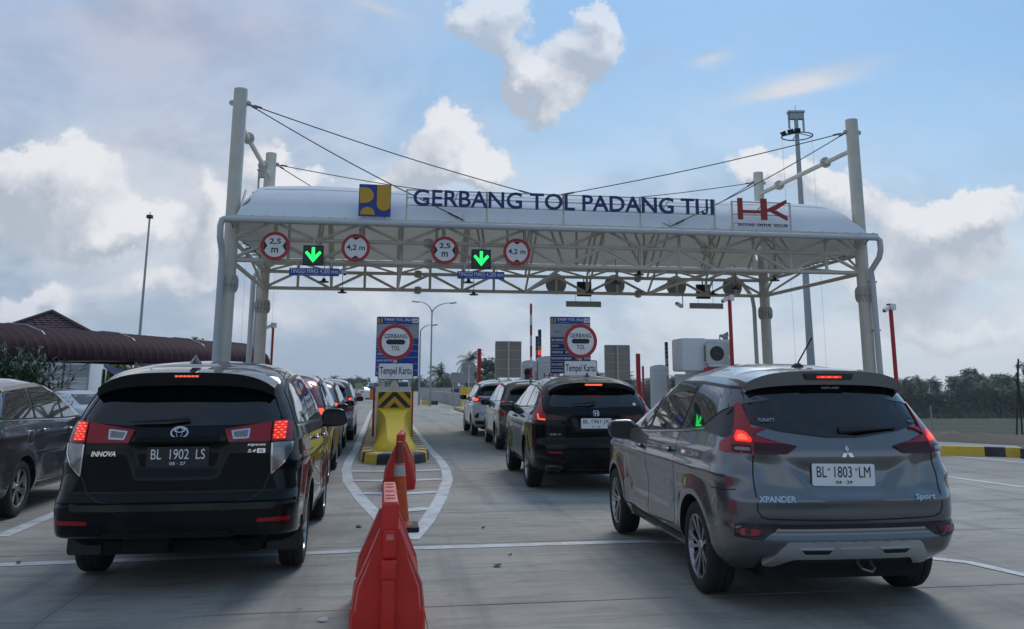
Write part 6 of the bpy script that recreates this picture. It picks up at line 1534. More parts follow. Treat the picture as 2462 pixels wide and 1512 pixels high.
# person by the machines
t = thuv('person', 'standing person with dark cap and dark clothes behind the bronze grey minivan', 'person', *wuv(-.03, 26.0), .205)
def person(t, Hh=1.72):
    me = bpy.data.meshes.new('body'); V = [(0, 0, .95), (0, 0, 1.15), (0, .02, 1.38), (0, .02, 1.48), (0, 0, 1.60), (0, -.01, 1.70), (-.10, 0, .90), (-.11, 0, .48), (-.11, .02, .08), (-.11, -.12, .04), (.10, 0, .90), (.11, 0, .48), (.11, .02, .08), (.11, -.12, .04), (-.19, .02, 1.40), (-.25, .0, 1.14), (-.24, -.10, .92), (.19, .02, 1.40), (.25, .0, 1.14), (.24, -.10, .92)]
    E_ = [(0, 1), (1, 2), (2, 3), (3, 4), (4, 5), (0, 6), (6, 7), (7, 8), (8, 9), (0, 10), (10, 11), (11, 12), (12, 13), (2, 14), (14, 15), (15, 16), (2, 17), (17, 18), (18, 19)]
    rad = [.15, .14, .16, .06, .085, .075, .10, .065, .045, .035, .10, .065, .045, .035, .06, .045, .03, .06, .045, .03]
    me.from_pydata(V, E_, []); o = link('tmp', me); o.modifiers.new('s', 'SKIN')
    for i, r_ in enumerate(rad): me.skin_vertices[0].data[i].radius = (r_, r_)
    me.skin_vertices[0].data[0].use_root = True
    ss = o.modifiers.new('ss', 'SUBSURF'); ss.levels = 2
    bpy.context.view_layer.update(); r_ = bpy.data.meshes.new_from_object(o.evaluated_get(bpy.context.evaluated_depsgraph_get())); bpy.data.objects.remove(o)
    r_.materials.clear(); sk = mat('skin', (.12, .06, .04), .6); cl = mat('dark_cloth', (.02, .022, .03), .9); r_.materials.append(cl); r_.materials.append(sk)
    r_.polygons.foreach_set('material_index', [1 if p.center.z > 1.47 or (p.center.z < 1.0 and abs(p.center.x) > .2) else 0 for p in r_.polygons]); r_.polygons.foreach_set('use_smooth', [True] * len(r_.polygons))
    link('body', r_, t); ellipsoid_box('cap', (.19, .22, .13), (0, 0, 1.735), M_TRIM, t, p=2.2); prism('cap_visor', circle(0, 0, .10, 14), -.008, .008, M_TRIM, t, Matrix.Translation((0, -.07, 1.70)), axis='z')
    ellipsoid_box('hair', (.185, .20, .15), (0, .01, 1.67), M_BS, t, p=2.2)
person(t)

# ------------------------------------------------------------------ water barriers and cone
def barrier_mesh():
    t = []
def water_barrier(x, y, rz, label, L_=1.12, group='red plastic water barriers', detail=True):
    t = thing('water_barrier', label, 'barrier', (x, y, 0), rz, group)
    prof = [(.26, 0), (.26, .125), (.238, .155), (.230, .20), (.222, .29), (.18, .375), (.056, .635), (.045, .70)]
    def sec(yy, k=1.0, cut=0): 
        P = [(q * (k if q > .1 else 1), yy, z) for q, z in prof]; return P + [(-a, b, c_) for a, b, c_ in reversed(P)]
    loft('shell', [sec(.03, .93), sec(.06), sec(.35), sec(.36, .96), sec(.40, .96), sec(.41), sec(L_ - .06), sec(L_ - .03, .93)], M_PLAS, t, angle=35)
    # rounded end column and top block
    for yy in (0.0, L_):
        d = -.015 if yy == 0 else .015
        bbox('end_column', (.098, .10, .36), (0, yy + (.035 if yy == 0 else -.035) * .3, .18), M_PLAS, t, bev=.035, seg=3); bbox('end_collar', (.106, .108, .12), (0, yy + d * .1, .405), M_PLAS, t, bev=.025, seg=3); bbox('end_column_upper', (.094, .096, .19), (0, yy, .56), M_PLAS, t, bev=.03, seg=3)
    bbox('top_block', (.112, L_ + .10, .165), (0, L_ / 2, .717), M_PLAS, t, bev=.022, seg=3)
    bbox('scuffed_top', (.094, L_ + .06, .01), (0, L_ / 2, .8015), M_PLAS2, t, bev=.004)
    for yy in (.14, .30, .55, .80, 1.0): prism('filler_ring', circle(0, yy, .034, 16), .806, .811, M_PLAS, t, axis='z'); 
    if detail:
        for s in (-1, 1):
            for yy in (.08, L_ - .08): sweep('edge_rib', [(s * .244, yy, .16), (s * .224, yy, .30), (s * .182, yy, .385), (s * .066, yy, .63)], .012, M_PLAS2, t, 6)
            sweep('edge_rib', [(s * .222, .032, .16), (s * .205, .032, .29), (s * .165, .034, .375), (s * .062, .04, .60)], .007, M_PLAS2, t, 6)
        box('front_recess', (.05, .004, .035), (0, -.062, .60), M_PLAS2, t)
    return t
water_barrier(-.865, 5.86, 9.2 * math.pi / 180, 'red plastic water barrier nearest the camera, cut by the lower picture edge').scale = (.90, 1, 1)
water_barrier(-1.93, 13.8, 6.0 * math.pi / 180, 'red plastic water barrier standing behind the cone').scale = (.92, 1, 1)
o = bpy.data.objects
t = thing('leaf_litter', 'dark dry leaf lying on top of the nearest red barrier', 'leaf', (-.905, 6.28, .809), R(60)); 
obj('blade', [(0, 0, 0), (.05, .012, .008), (.11, 0, .004), (.05, -.014, .006)], [(0, 3, 2, 1)], mat('dry_leaf', (.03, .025, .02), .8), t)
t = thing('traffic_cone', 'dirty orange traffic cone with white band and black base leaning beside the barriers', 'traffic cone', (-1.40, 10.05, 0), R(9))
bbox('base', (.44, .44, .055), (0, 0, .03), M_DRUB, t, bev=.02)
Mc = Matrix.Translation((.015, 0, .055)) @ Matrix.Rotation(R(-1.5), 4, 'Y')
for nm, z0, z1, m_ in (('cone_lower', 0, .50, M_ORG), ('white_band', .50, .63, wornpaint('cone_band', (.55, .54, .52), .35, (.3, .2, .18))), ('cone_upper', .63, .86, mat('cone_dark_orange', (.30, .05, .03), .6, var=.4, vscale=15))):
    r_ = lambda z: .105 - .070 * z / .86
    lathe(nm, [(r_(z0) + .001, z0), (r_((z0 + z1) / 2), (z0 + z1) / 2), (r_(z1), z1)] + ([(.018, .865)] if z1 > .8 else []), m_, t, Mc, 26)
    if z0: lathe('ridge', [(r_(z0), z0 - .008), (r_(z0) + .006, z0), (r_(z0), z0 + .008)], M_ORG, t, Mc, 26)
lathe('cone_foot', [(.135, .0), (.118, .02), (.104, .04)], M_ORG, t, Mc, 26)
# far row of barriers
lb = ['red barrier in the far row beyond the gate, %s' % s for s in ('leftmost of nine', 'second from the left', 'third from the left', 'fourth from the left', 'middle of nine', 'sixth from the left', 'third from the right', 'second from the right', 'rightmost of nine')]
for k in range(9):
    yk = 88.0 - k * 1.25; xk, _ = XZ(1055 + k * 4.0, 966, yk); water_barrier(xk, yk, .10, lb[k], 1.0, 'far row of red barriers', False).scale = (.85, .6, 1.15)

# leaves and scraps on the slab
def scrap(px, py, label, col, s=.05, white=False):
    u, v = GG(px, py); p = W(u, v, .002); t = thing('litter', label, 'litter', p, rnd.random() * 6, 'scraps on the slab')
    n = 7; P = [(s * (0.5 + .5 * rnd.random()) * math.cos(2 * math.pi * i / n) * 1.4, s * (0.5 + .5 * rnd.random()) * math.sin(2 * math.pi * i / n), .004 + rnd.random() * .02) for i in range(n)]
    obj('scrap', P + [(0, 0, .022)], [(i, (i + 1) % n, n) for i in range(n)], mat('scrap_%s' % ('white' if white else 'brown'), col, .8), t)
scrap(1195, 1362, 'small brown leaf on the slab in front of the cross line, near the middle', (.10, .07, .05), .05)
scrap(776, 1494, 'small white paper scrap near the lower picture edge left of the red barrier', (.6, .6, .6), .035, True)
scrap(45, 1355, 'dark scrap on the slab at the lower left', (.05, .04, .03), .03); scrap(1161, 1271, 'tiny dark scrap right of the cone', (.05, .04, .03), .025); scrap(1226, 1338, 'tiny dark scrap below the cross line right of the barrier', (.05, .04, .03), .02); scrap(862, 1267, 'dark leaf on the white gore line left of the cone', (.04, .05, .03), .06); scrap(897, 1322, 'dark scrap on the cross line beside the near barrier', (.04, .05, .03), .02)
# ------------------------------------------------------------------ left side: vaulted canopy, house, shrub
def vault():
    a = Vector((-19.9, 21, 0)); b = Vector((-14.65, 45, 0)); d = (b - a).normalized(); n = Vector((d.y, -d.x, 0)); L_ = (b - a).length
    t = thing('vaulted_canopy', 'long maroon barrel vaulted canopy of metal sheets at the left', 'canopy', (a.x, a.y, 0), math.atan2(d.y, d.x) - math.pi / 2)
    # local y along the axis, x to the right
    N = 54; pitch = L_ / N; HWd, z0 = 1.95, 2.47
    for k in range(N):
        y0, y1 = k * pitch - .015, (k + 1) * pitch + .015; vs, fs = [], []; K = 16; dz = .012 * (k % 2)
        for i in range(K + 1):
            th = math.pi * i / K; x, z = -HWd * math.cos(th), z0 + 1.10 * math.sin(th) ** .85
            for (yy, o_) in ((y0, .006), (y0 + .03, .014), (y0 + .06, .006), ((y0 + y1) / 2, .0), (y1, .006)): vs.append((x * (1 + o_ * .6), yy, z + o_ * math.sin(th) + dz * 0))
        for i in range(K):
            for q in range(4): a_ = i * 5 + q; fs.append((a_, a_ + 5, a_ + 6, a_ + 1))
        obj('roof_sheet', vs, fs, M_ROOFM, t, None, True, 50)
    for k in range(6):
        y = .3 + (L_ - .6) * k / 5
        for s in (-1, 1): tube('post', (s * (HWd - .35), y, 0), (s * (HWd - .35), y, z0 + .2), .055, M_GALV, t, 10)
        tube('tie_bar', (-HWd, y, z0), (HWd, y, z0), .04, M_GALV, t, 8)
        for i in range(8):
            A_, B2 = (math.pi * q / 8 for q in (i, i + 1)); tube('hoop', (-HWd * .97 * math.cos(A_), y, z0 + 1.14 * math.sin(A_) ** .85), (-HWd * .97 * math.cos(B2), y, z0 + 1.14 * math.sin(B2) ** .85), .03, M_GALV, t, 6)
    for s in (-1, 1): box('edge_beam', (.06, L_, .12), (s * HWd, L_ / 2, z0), M_ROOFM, t)
vault()
def house():
    x, z = XZ(125, 751, 52); zr = z; t = thing('house', 'white house with hipped maroon tile roof behind the vaulted canopy', 'building', (x, 52, 0), R(20))
    hw, zt_, ze = 3.4, zr, 3.85
    box('wall', (6.0, 6.0, ze), (0, 0, ze / 2), M_WALL, t)
    apex = Vector((0, 0, zt_)); C4 = [Vector((-hw, -hw, ze)), Vector((hw, -hw, ze)), Vector((hw, hw, ze)), Vector((-hw, hw, ze))]
    for k in range(4):
        A, B = C4[k], C4[(k + 1) % 4]; rf = obj('roof', [A, B, apex], [(0, 1, 2)], M_TILE, t); nrm = (B - A).cross(apex - A).normalized()
        if k in (0, 1):
            rows_ = 13
            for j in range(rows_):
                f0, f1 = j / rows_, (j + 1) / rows_; a0, b0 = A.lerp(apex, f0), B.lerp(apex, f0); a1, b1 = A.lerp(apex, f1), B.lerp(apex, f1)
                m_ = max(1, round((b0 - a0).length / .42))
                for i in range(m_):
                    p, q = a0.lerp(b0, i / m_), a0.lerp(b0, (i + .94) / m_); r_, s_ = a1.lerp(b1, i / m_), a1.lerp(b1, (i + .94) / m_); mid = p.lerp(q, .5) + nrm * .07; mid2 = r_.lerp(s_, .5) + nrm * .03
                    obj('roof_tile', [p + nrm * .05, mid, q + nrm * .05, s_ + nrm * .01, mid2, r_ + nrm * .01], [(0, 1, 4, 5), (1, 2, 3, 4)], M_TILE, rf, None, True)
    for k in range(4): tube('ridge_cap', C4[k] + Vector((0, 0, .08)), apex + Vector((0, 0, .08)), .10, M_TILE, t, 8)
    for s in (-1, 1): 
        w_ = box('window', (1.1, .08, 1.1), (s * 1.6, -3.03, 1.9), M_GALV, t); 
    box('window', (.08, 1.2, 1.1), (3.03, 0, 1.9), M_GLASS, t)
house()
# white office walls seen under the canopy
x0, z1 = XZ(83, 866, 30); 
t = thing('office_block', 'white low office with tall windows seen under the canopy edge', 'building', (-23.3, 44.0, 0), R(14))
bbox('wall', (3.6, 3.0, 2.9), (0, 1.5, 1.45), M_WALL, t, bev=.02)
for i, x in enumerate((-1.35, -.45, .45, 1.35)):
    w_ = box('window', (.78, .06, .62), (x, -.03, 2.2), mat('office_glass', (.28, .32, .33), .1, spec=.8) if i % 2 else MATS.setdefault('office_glass2', mat('office_glass2', (.42, .44, .44), .2)), t); box('window_frame', (.86, .05, .05), (x, -.05, 1.86), M_WS, w_).matrix_basis = Matrix.Translation((0, -.3, -.55)) @ Matrix.Diagonal((1.08, .9, .08, 1))
for x in (-1.8, -.9, 0, .9, 1.8): box('wall_post', (.08, .10, 2.9), (x, -.06, 1.45), M_GALV, t)
for k in range(5): box('wall_panel_line', (1.7, .02, .02), (.95, -.025, .4 + k * .3), M_GALV, t)
t = thing('mesh_fence', 'grey wire fence with posts beyond the white office', 'fence', (-21.6, 50, 0), R(8))
for k in range(7): tube('fence_post', (k * 1.1, 0, 0), (k * 1.1, 0, 2.5), .04, M_GALV, t, 8)
for k in range(9): tube('wire', (0, 0, .3 + k * .26), (6.6, 0, .3 + k * .26), .010, M_GALV, t, 5)
for k in range(30): tube('wire', (k * .22, .01, .1), (k * .22, .01, 2.45), .006, M_GALV, t, 4)
t = thing('banner', 'small blue and red flag hanging under the canopy edge', 'flag', (-14.1, 30.0, 2.25), R(10))
vs, fs = [], []
for i in range(12):
    x = i * .13; z = -.22 * math.sin(math.pi * i / 11); vs += [(x, .05 * math.sin(i), z), (x, .05 * math.sin(i + 1), z - .32 * (1 - abs(i - 5.5) / 9))]
for i in range(11): fs.append((2 * i, 2 * i + 1, 2 * i + 3, 2 * i + 2))
obj('cloth', vs, fs, mat('flag_cloth', (.16, .18, .30), .8, var=.5, vscale=2), t, None, True); ellipsoid_box('red_mark', (.25, .06, .10), (1.05, 0, -.18), M_RED, t)
t = thing('parked_car', 'white parked car roof and bonnet seen beyond the dark grey minivan', 'car', (-11.6, 24.5, 0.008), R(60))
# low white saloon: simple but shaped
def saloon(t, pm):
    S = dict(z0=.22, zt=1.40, wb=2.5, wr=.30, bow=.06, rc=(.25, .3), zbelt=.95, tw=.18, dz=.04, res=(18, 6, 34, 10), crown=.02,
        rear=[(.22, -.7), (.5, -.85), (.85, -.82), (.92, -.65), (.98, -.25), (1.3, .35), (1.40, .7)], front=[(.22, 3.1), (.5, 3.25), (.75, 3.15), (.86, 2.7), (.95, 2.2), (1.3, 1.6), (1.40, 1.2)],
        half=[(.22, .74), (.5, .82), (.85, .82), (.95, .78), (1.25, .64), (1.36, .54), (1.40, .42)], drop=[(-1, .03), (3, .03)], disp=None)
    V, F = body_mesh(S, pm); me = cut_arches(S, V, F, pm); link('body', me, t); bv = BVHTree.FromPolygons([Vector(v) for v in V], F); add_wheels(t, S)
    for pl in ('right', 'left'):
        panel('window', pl, rpoly([(-.05, .99), (.30, 1.27), (.95, 1.32), (.95, .99)], .05), M_GLASSB, t, bv, .004, .004, .1); panel('window', pl, rpoly([(1.02, .99), (1.02, 1.32), (1.5, 1.27), (2.0, .99)], .05), M_GLASSB, t, bv, .004, .004, .1)
    panel('windscreen', 'front', rpoly([(-.62, 1.0), (.62, 1.0), (.52, 1.3), (-.52, 1.3)], .05), M_GLASS, t, bv, .004, .004, .1); panel('rear_window', 'rear', rpoly([(-.58, 1.02), (.58, 1.02), (.5, 1.28), (-.5, 1.28)], .05), M_GLASS, t, bv, .004, .004, .1)
    for s in (False, True): panel('tail_lamp', 'rear', [(.5, .70), (.76, .70), (.76, .84), (.5, .84)], M_LRED, t, bv, .01, .01, .1, None, s); panel('headlamp', 'front', [(.45, .58), (.74, .6), (.74, .72), (.42, .70)], M_LWHITE, t, bv, .01, .01, .1, None, s)
saloon(t, PW)

# ------------------------------------------------------------------ masts and lamps
def high_mast(px, pyb, pyt, Y, label, drop=1.75, r0=.28, lean=0):
    x, z = XZ(px, pyt, Y); t = thing('high_mast', label, 'lamp mast', (x, Y, 0), 0, 'tall lighting masts')
    for k in range(4):
        a, b = z * k / 4, z * (k + 1) / 4; tube('mast_section', (0, 0, a), (0, 0, b + .2 if k < 3 else b), r0 * (1 - .13 * k), M_GALV, t, 16, (1 - .13 * (k + 1)) / (1 - .13 * k))
    zt_ = z; box('head_box', (1.15, .5, .14), (0, 0, zt_), M_GALV, t); box('head_plate', (.95, .35, .45), (0, 0, zt_ - .3), M_GALV, t)
    for s in (-1, 1): box('head_leg', (.12, .12, 1.4), (s * .5, 0, zt_ - .7), M_GALV, t)
    tube('lightning_rod', (0, 0, zt_), (0, 0, zt_ + .55), .02, M_GALV, t, 6)
    zr_ = zt_ - drop; n = 28; sweep('lamp_ring', [(1.05 * math.cos(2 * math.pi * i / n), 1.05 * math.sin(2 * math.pi * i / n), zr_) for i in range(n + 1)], .05, M_GALV, t, 8)
    for k in range(4): a = math.pi / 2 * k; tube('ring_arm', (0, 0, zr_ + .25), (1.05 * math.cos(a), 1.05 * math.sin(a), zr_), .035, M_GALV, t, 6)
    for a in (200, 232, 255): p = (1.12 * math.cos(R(a)), 1.12 * math.sin(R(a)), zr_ + .1); bbox('floodlight', (.42, .16, .32), p, M_TRIM, t, (R(35), 0, R(a + 90)), .02)
    for s in (-1, 1): tube('hoist_cable', (s * 1.05, 0, zr_), (s * 1.0, 0, 0), .008, M_GALV, t, 5)
high_mast(1912, 875, 270, 60, 'tall grey lighting mast with ring of floodlights behind the right gantry pole')
high_mast(640, 870, 410, 62, 'tall grey lighting mast mostly hidden behind the rear left gantry pole', drop=6.0)
x, z = XZ(360, 521, 45); t = thing('slim_mast', 'thin dark pole with small box on top behind the vaulted canopy', 'mast', (x, 45, 0)); tube('pole', (0, 0, 0), (0, 0, z), .085, M_GALV, t, 10, .55); bbox('head_box', (.26, .26, .18), (0, 0, z), M_TRIM, t, bev=.02); tube('spike', (0, 0, z), (0, 0, z + .25), .02, M_TRIM, t, 6)
def street_lamp(px, pyb, Y, ptop, arms, label, r_=.09):
    x, _ = XZ(px, pyb, Y); _, zt_ = XZ(ptop[0], ptop[1], Y); t = thing('street_lamp', label, 'street lamp', (x, Y, 0), 0, 'slender lamps beyond the gate')
    tube('pole', (0, 0, -.2), (0, 0, zt_), r_, M_GALV, t, 10, .6)
    for (ex, ez) in arms:
        P = []; X1, Z1 = XZ(ex, ez, Y); X1 -= x
        for k in range(9): q = k / 8; P.append((X1 * (1 - math.cos(q * math.pi / 2)) * .75 + X1 * q * .25, 0, zt_ + (Z1 - zt_) * math.sin(q * math.pi / 2)))
        a = sweep('arm', P, [.055 - .03 * k / 8 for k in range(9)], M_GALV, t, 6); s = 1 if X1 > 0 else -1
        bbox('lamp_head', (.55, .22, .10), (X1 + s * .2, 0, Z1 - .01), M_GALV, t, (0, -s * R(8), 0), .03)
street_lamp(1034, 950, 70, (1040, 751), [(1005, 725), (1083, 728)], 'two armed street lamp between the two toll signs')
street_lamp(1007, 945, 72, (1010, 797), [(1038, 781)], 'single armed street lamp at the edge of the left tariff board')

# ------------------------------------------------------------------ far roadside things
def parapet(pts, h_, th, m_, label):
    t = thing('roadside_wall', label, 'wall', (*pts[0], 0)); P = [Vector(p) for p in pts]; 
    for i in range(len(P) - 1):
        a, b = P[i], P[i + 1]; d = (b - a); n = max(1, round(d.length / 4))
        for k in range(n):
            p, q = a.lerp(b, k / n), a.lerp(b, (k + .985) / n); c_ = (p + q) / 2 - P[0]; box('wall_panel', ((q - p).length, th, h_), (c_.x, c_.y, h_ / 2), m_, t, (0, 0, math.atan2(d.y, d.x)))
    return t
M_PARA = mat('parapet_concrete', (.40, .40, .38), .8, var=.12, vscale=.7)
def WX(px, py, Y): return (XZ(px, py, Y)[0], Y)
parapet([WX(1014, 940, 104), WX(1045, 940, 92), WX(1075, 943, 80), WX(1108, 948, 68)], .95, .25, M_PARA, 'pale curving concrete wall behind the red barrier row')
parapet([WX(1010, 935, 125), WX(1060, 937, 112), WX(1110, 940, 98), WX(1180, 945, 84)], 1.25, .25, M_PARA, 'second pale wall farther back along the curving ramp')
parapet([WX(868, 940, 120), WX(905, 940, 118), WX(912, 940, 116)], .9, .25, M_PARA, 'pale wall left of the chevron block far away')
t = thing('kerb', 'short yellow and black kerb at the foot of the two armed street lamp', 'kerb', (*WX(1012, 950, 74), 0)); kerb_run(t, WX(1012, 960, 74), WX(1046, 960, 73), .85, h_=.3)
t = thing('kerb', 'short red and black kerb far left of the chevron block', 'kerb', (*WX(880, 953, 100), 0)); kerb_run(t, WX(878, 953, 100), WX(912, 953, 100), .9, h_=.28, mats=(M_KR, M_KK))
def small_sign(px, py, Y, w_, h_, m_, label, legs=True, cat='road sign', nm='far_sign'):
    x, z = XZ(px, py, Y); t = thing(nm, label, cat, (x, Y, 0)); prism('plate', rrect(0, z, w_, h_, .02), -.03, .03, m_, t); prism('plate_inner', rrect(0, z, w_ * .8, h_ * .5, .02), -.04, -.031, M_BACK, t)
    for s in (-1, 1): tube('post', (s * w_ * .3, .05, 0), (s * w_ * .3, .05, z), .05, M_GALV, t, 8)
    return t
small_sign(863, 928, 95, .82, .62, mat('sign_lime', (.35, .42, .08), .5), 'yellow green sign above the far cars left of the chevron block'); small_sign(894, 926, 100, .62, .42, M_SBLUE, 'small blue sign beside the yellow green one'); small_sign(914, 926, 90, .35, .45, M_CHEV_Y, 'small dark arrow sign just left of the white toll machine'); small_sign(1098, 908, 66, .85, .75, M_BACK, 'grey trussed sign back far beyond the gate'); small_sign(1124, 911, 72, 1.05, .62, M_BACK, 'grey sign back beside the round sign back')
x, z = XZ(898, 940, 88); t = thing('far_barrier', 'white and orange road block far beyond the queue', 'barrier', (x, 88, 0)); box('board', (2.2, .2, .5), (0, 0, .6), M_WS, t); box('stripe', (.5, .22, .9), (-.1, 0, .7), mat('orange_plastic', (.6, .25, .02), .5), t); box('stripe', (.9, .24, .45), (-1.7, 0, .55), M_ORG, t)
t = thing('parked_car', 'small pale car far beyond the silver minivan', 'car', (*WX(878, 935, 108), .008), R(35)); saloon(t, PW)

# ------------------------------------------------------------------ vegetation
def leafmat(name, c1, c2):
    m_ = bpy.data.materials.new(name); m_.use_nodes = True; t = NT(m_.node_tree); b = t.n['Principled BSDF']; g = t.n.new('ShaderNodeNewGeometry')
    oi = t.n.new('ShaderNodeObjectInfo').outputs['Random']
    f = t.m('MULTIPLY', t.m('ADD', g.outputs['Random Per Island'], oi), .5); c_ = t.mix(f, c1, c2); t.l.new(c_, b.inputs['Base Color']); b.inputs['Roughness'].default_value = .55
    b.inputs['Subsurface Weight'].default_value = 0; MATS[name] = m_; return m_
M_PALM = leafmat('palm_leaf', (.040, .070, .034), (.095, .145, .070)); M_LEAF = leafmat('tree_leaf', (.036, .058, .032), (.080, .115, .055)); M_LEAF2 = leafmat('bright_leaf', (.06, .13, .02), (.14, .22, .04)); M_TRUNK = mat('trunk_bark', (.060, .058, .050), .9, var=.3); M_PALMD = leafmat('dry_palm_leaf', (.08, .07, .035), (.14, .12, .06))
def palm_meshes(seed, H_=12.5, nf=22, fl=3.3):
    r_ = random.Random(seed); vs, fs = [], []; lean = r_.uniform(-.8, .8); n = 8; K = 7
    for k in range(K + 1):
        q = k / K; rr = .17 - .07 * q + (.08 if k == 0 else 0); cx_ = lean * q * q
        for i in range(n): a = 2 * math.pi * i / n; vs.append((cx_ + rr * math.cos(a), rr * math.sin(a), H_ * q))
    for k in range(K):
        for i in range(n): fs.append((k * n + i, k * n + (i + 1) % n, (k + 1) * n + (i + 1) % n, (k + 1) * n + i))
    tr = mesh('trunk', vs, fs, M_TRUNK, True); vs, fs = [], []; top = Vector((lean, 0, H_))
    for f in range(nf):
        az = 2 * math.pi * (f / nf * 2.6 + r_.random() * .1); el = R(r_.uniform(-35, 72) if f > 3 else 80); L_ = fl * r_.uniform(.8, 1.1); d = Vector((math.cos(az), math.sin(az), 0)); side = Vector((-d.y, d.x, 0)); P = []; p = top.copy(); e = el; S_ = 9
        for k in range(S_ + 1): P.append(p.copy()); p = p + (d * math.cos(e) + Vector((0, 0, math.sin(e)))) * L_ / S_; e -= R(r_.uniform(8, 15))
        for k in range(S_):
            a, b = P[k], P[k + 1]; q = (k + .5) / S_; wl = fl * .21 * math.sin(math.pi * min(1, q * .92 + .12)) ** .6
            for s in (-1, 1):
                for j in range(2):
                    m0 = a.lerp(b, j * .5); m1 = a.lerp(b, j * .5 + .34); tip = m0.lerp(m1, .5) + side * s * wl + (b - a).normalized() * wl * .45 + Vector((0, 0, -wl * r_.uniform(.35, .9))); i0 = len(vs); vs += [m0, m1, tip]; fs.append((i0, i0 + 1, i0 + 2))
        i0 = len(vs)
        for k in range(S_ + 1): vs += [P[k] - side * .035, P[k] + side * .035]
        for k in range(S_): fs.append((i0 + 2 * k, i0 + 2 * k + 1, i0 + 2 * k + 3, i0 + 2 * k + 2))
    return tr, mesh('crown', vs, fs, M_PALM)
def tree_meshes(seed, H_=9.0, cr=3.2, leaf=.42, n=1500, lm=None):
    r_ = random.Random(seed); vs, fs = [], []
    tr = []
    def limb(a, b, ra, rb):
        d = (b - a).normalized(); s = d.cross(Vector((.3, .9, .1))).normalized(); q = d.cross(s); i0 = len(vs)
        for p, rr in ((a, ra), (b, rb)):
            for i in range(6): t_ = 2 * math.pi * i / 6; vs.append(p + (s * math.cos(t_) + q * math.sin(t_)) * rr)
        for i in range(6): fs.append((i0 + i, i0 + (i + 1) % 6, i0 + 6 + (i + 1) % 6, i0 + 6 + i))
    b0 = Vector((0, 0, H_ * .42)); limb(Vector((0, 0, 0)), b0, .22, .15); blobs = []
    for k in range(11):
        az = r_.random() * 6.28; rr = cr * r_.uniform(.2, .75); c_ = Vector((rr * math.cos(az), rr * math.sin(az), H_ * r_.uniform(.48, .9))); limb(b0, c_, .09, .03); blobs.append((c_, cr * r_.uniform(.30, .52)))
    blobs.append((Vector((0, 0, H_ * .86)), cr * .42)); tm = mesh('trunk', vs, fs, M_TRUNK, True); vs, fs = [], []
    for k in range(n):
        c_, rb = r_.choice(blobs); d = Vector((r_.gauss(0, 1), r_.gauss(0, 1), r_.gauss(0, 1))).normalized() * rb * (r_.random() ** .35) * r_.uniform(.85, 1.12); p = c_ + Vector((d.x, d.y, d.z * .75)); nn = (d.normalized() + Vector((r_.gauss(0, .5), r_.gauss(0, .5), r_.gauss(.3, .5)))).normalized(); s = nn.cross(Vector((0, 0, 1)) if abs(nn.z) < .9 else Vector((1, 0, 0))).normalized(); q = nn.cross(s); l = leaf * r_.uniform(.6, 1.3); i0 = len(vs)
        vs += [p - s * l * .5, p + q * l * .3, p + s * l * .6, p - q * l * .35]; fs.append((i0, i0 + 1, i0 + 2, i0 + 3))
    return tm, mesh('crown', vs, fs, lm or M_LEAF)
PALMS = [palm_meshes(s, 11.6 + s % 3 * .6, 26 + s % 4, 4.0 + .25 * (s % 3)) for s in range(5)]; TREES = [tree_meshes(s + 20, 9.0 + s, 3.4, .45, 1500) for s in range(4)]
def plant(kind, x, y, z, s, label, group, i):
    tr, cr = (PALMS if kind == 'palm_tree' else TREES)[i % (5 if kind == 'palm_tree' else 4)]
    o = bpy.data.objects.new(kind, None); COL.objects.link(o); o.location = (x, y, z); o.rotation_euler = (0, 0, rnd.random() * 6.28); o.scale = (s, s, s * rnd.uniform(.92, 1.08)); tag(o, label, 'tree', group); link('trunk', tr, o); link('crown', cr, o); return o
GP, GT = 'coconut palms of the grove at the far side of the field', 'leafy trees of the wood beyond the gate'
LP, LT = 'coconut palm in the dense grove at the far side of the field', 'leafy tree among the palms at the far side of the field'
for k in range(190):          # grove on the right, several rows deep
    row = k % 5; x = 24 + (k // 5) * 4.3 + rnd.uniform(-2.4, 2.4); y = 240 + row * 6 + rnd.uniform(-3, 3)
    lb_ = (('short coconut palm along the front edge of the grove beyond the field', 'short palms along the front edge of the grove'), ('coconut palm in the second row of the grove beyond the field', 'palms of the second row'), ('coconut palm in the middle of the grove beyond the field', 'palms in the middle of the grove'), ('coconut palm deep in the grove beyond the field', 'palms deep in the grove'), ('coconut palm in the rearmost row of the grove beyond the field', 'palms of the rearmost row'))[row]
    plant('palm_tree', x, y, lowz, rnd.uniform(.52, .66) if row == 0 else rnd.uniform(.64, .80), *lb_, rnd.randrange(5))
for k in range(46):
    x = 22 + k * 3.6 + rnd.uniform(-2, 2); tall = 1.0 + (.35 if x > 118 else 0) * rnd.random() + (.25 if x > 122 else 0)
    plant('leafy_tree', x, 262 + rnd.uniform(-8, 10), lowz, rnd.uniform(.80, .98) * tall, LT, 'leafy trees mixed into the grove', rnd.randrange(4))
for k in range(62):           # wood across the middle
    x = -95 + k * 1.75 + rnd.uniform(-1.2, 1.2); y = 290 + rnd.uniform(-25, 30); s = rnd.uniform(.80, 1.12) * (1.0 if x > -58 else .92) * (y / 300)
    plant('leafy_tree', x, y, lowz, s, 'leafy tree in the wood beyond the gate', GT, rnd.randrange(4))
for k in range(26):
    x = -92 + k * 4.2 + rnd.uniform(-2, 2); y = 262 + rnd.uniform(-12, 18); plant('palm_tree', x, y, lowz, rnd.uniform(.66, .78), 'coconut palm in the wood beyond the gate', 'palms in the wood beyond the gate', rnd.randrange(5))
x, z = XZ(1133, 862, 190); plant('palm_tree', x, 190, lowz, (z - lowz) / 12.9, 'single tall palm rising behind the round sign back', None, 1)
x, z = XZ(1070, 900, 120); plant('palm_tree', x, 120, lowz + 1, .70, 'low spreading palm right of the two armed street lamp', None, 2)
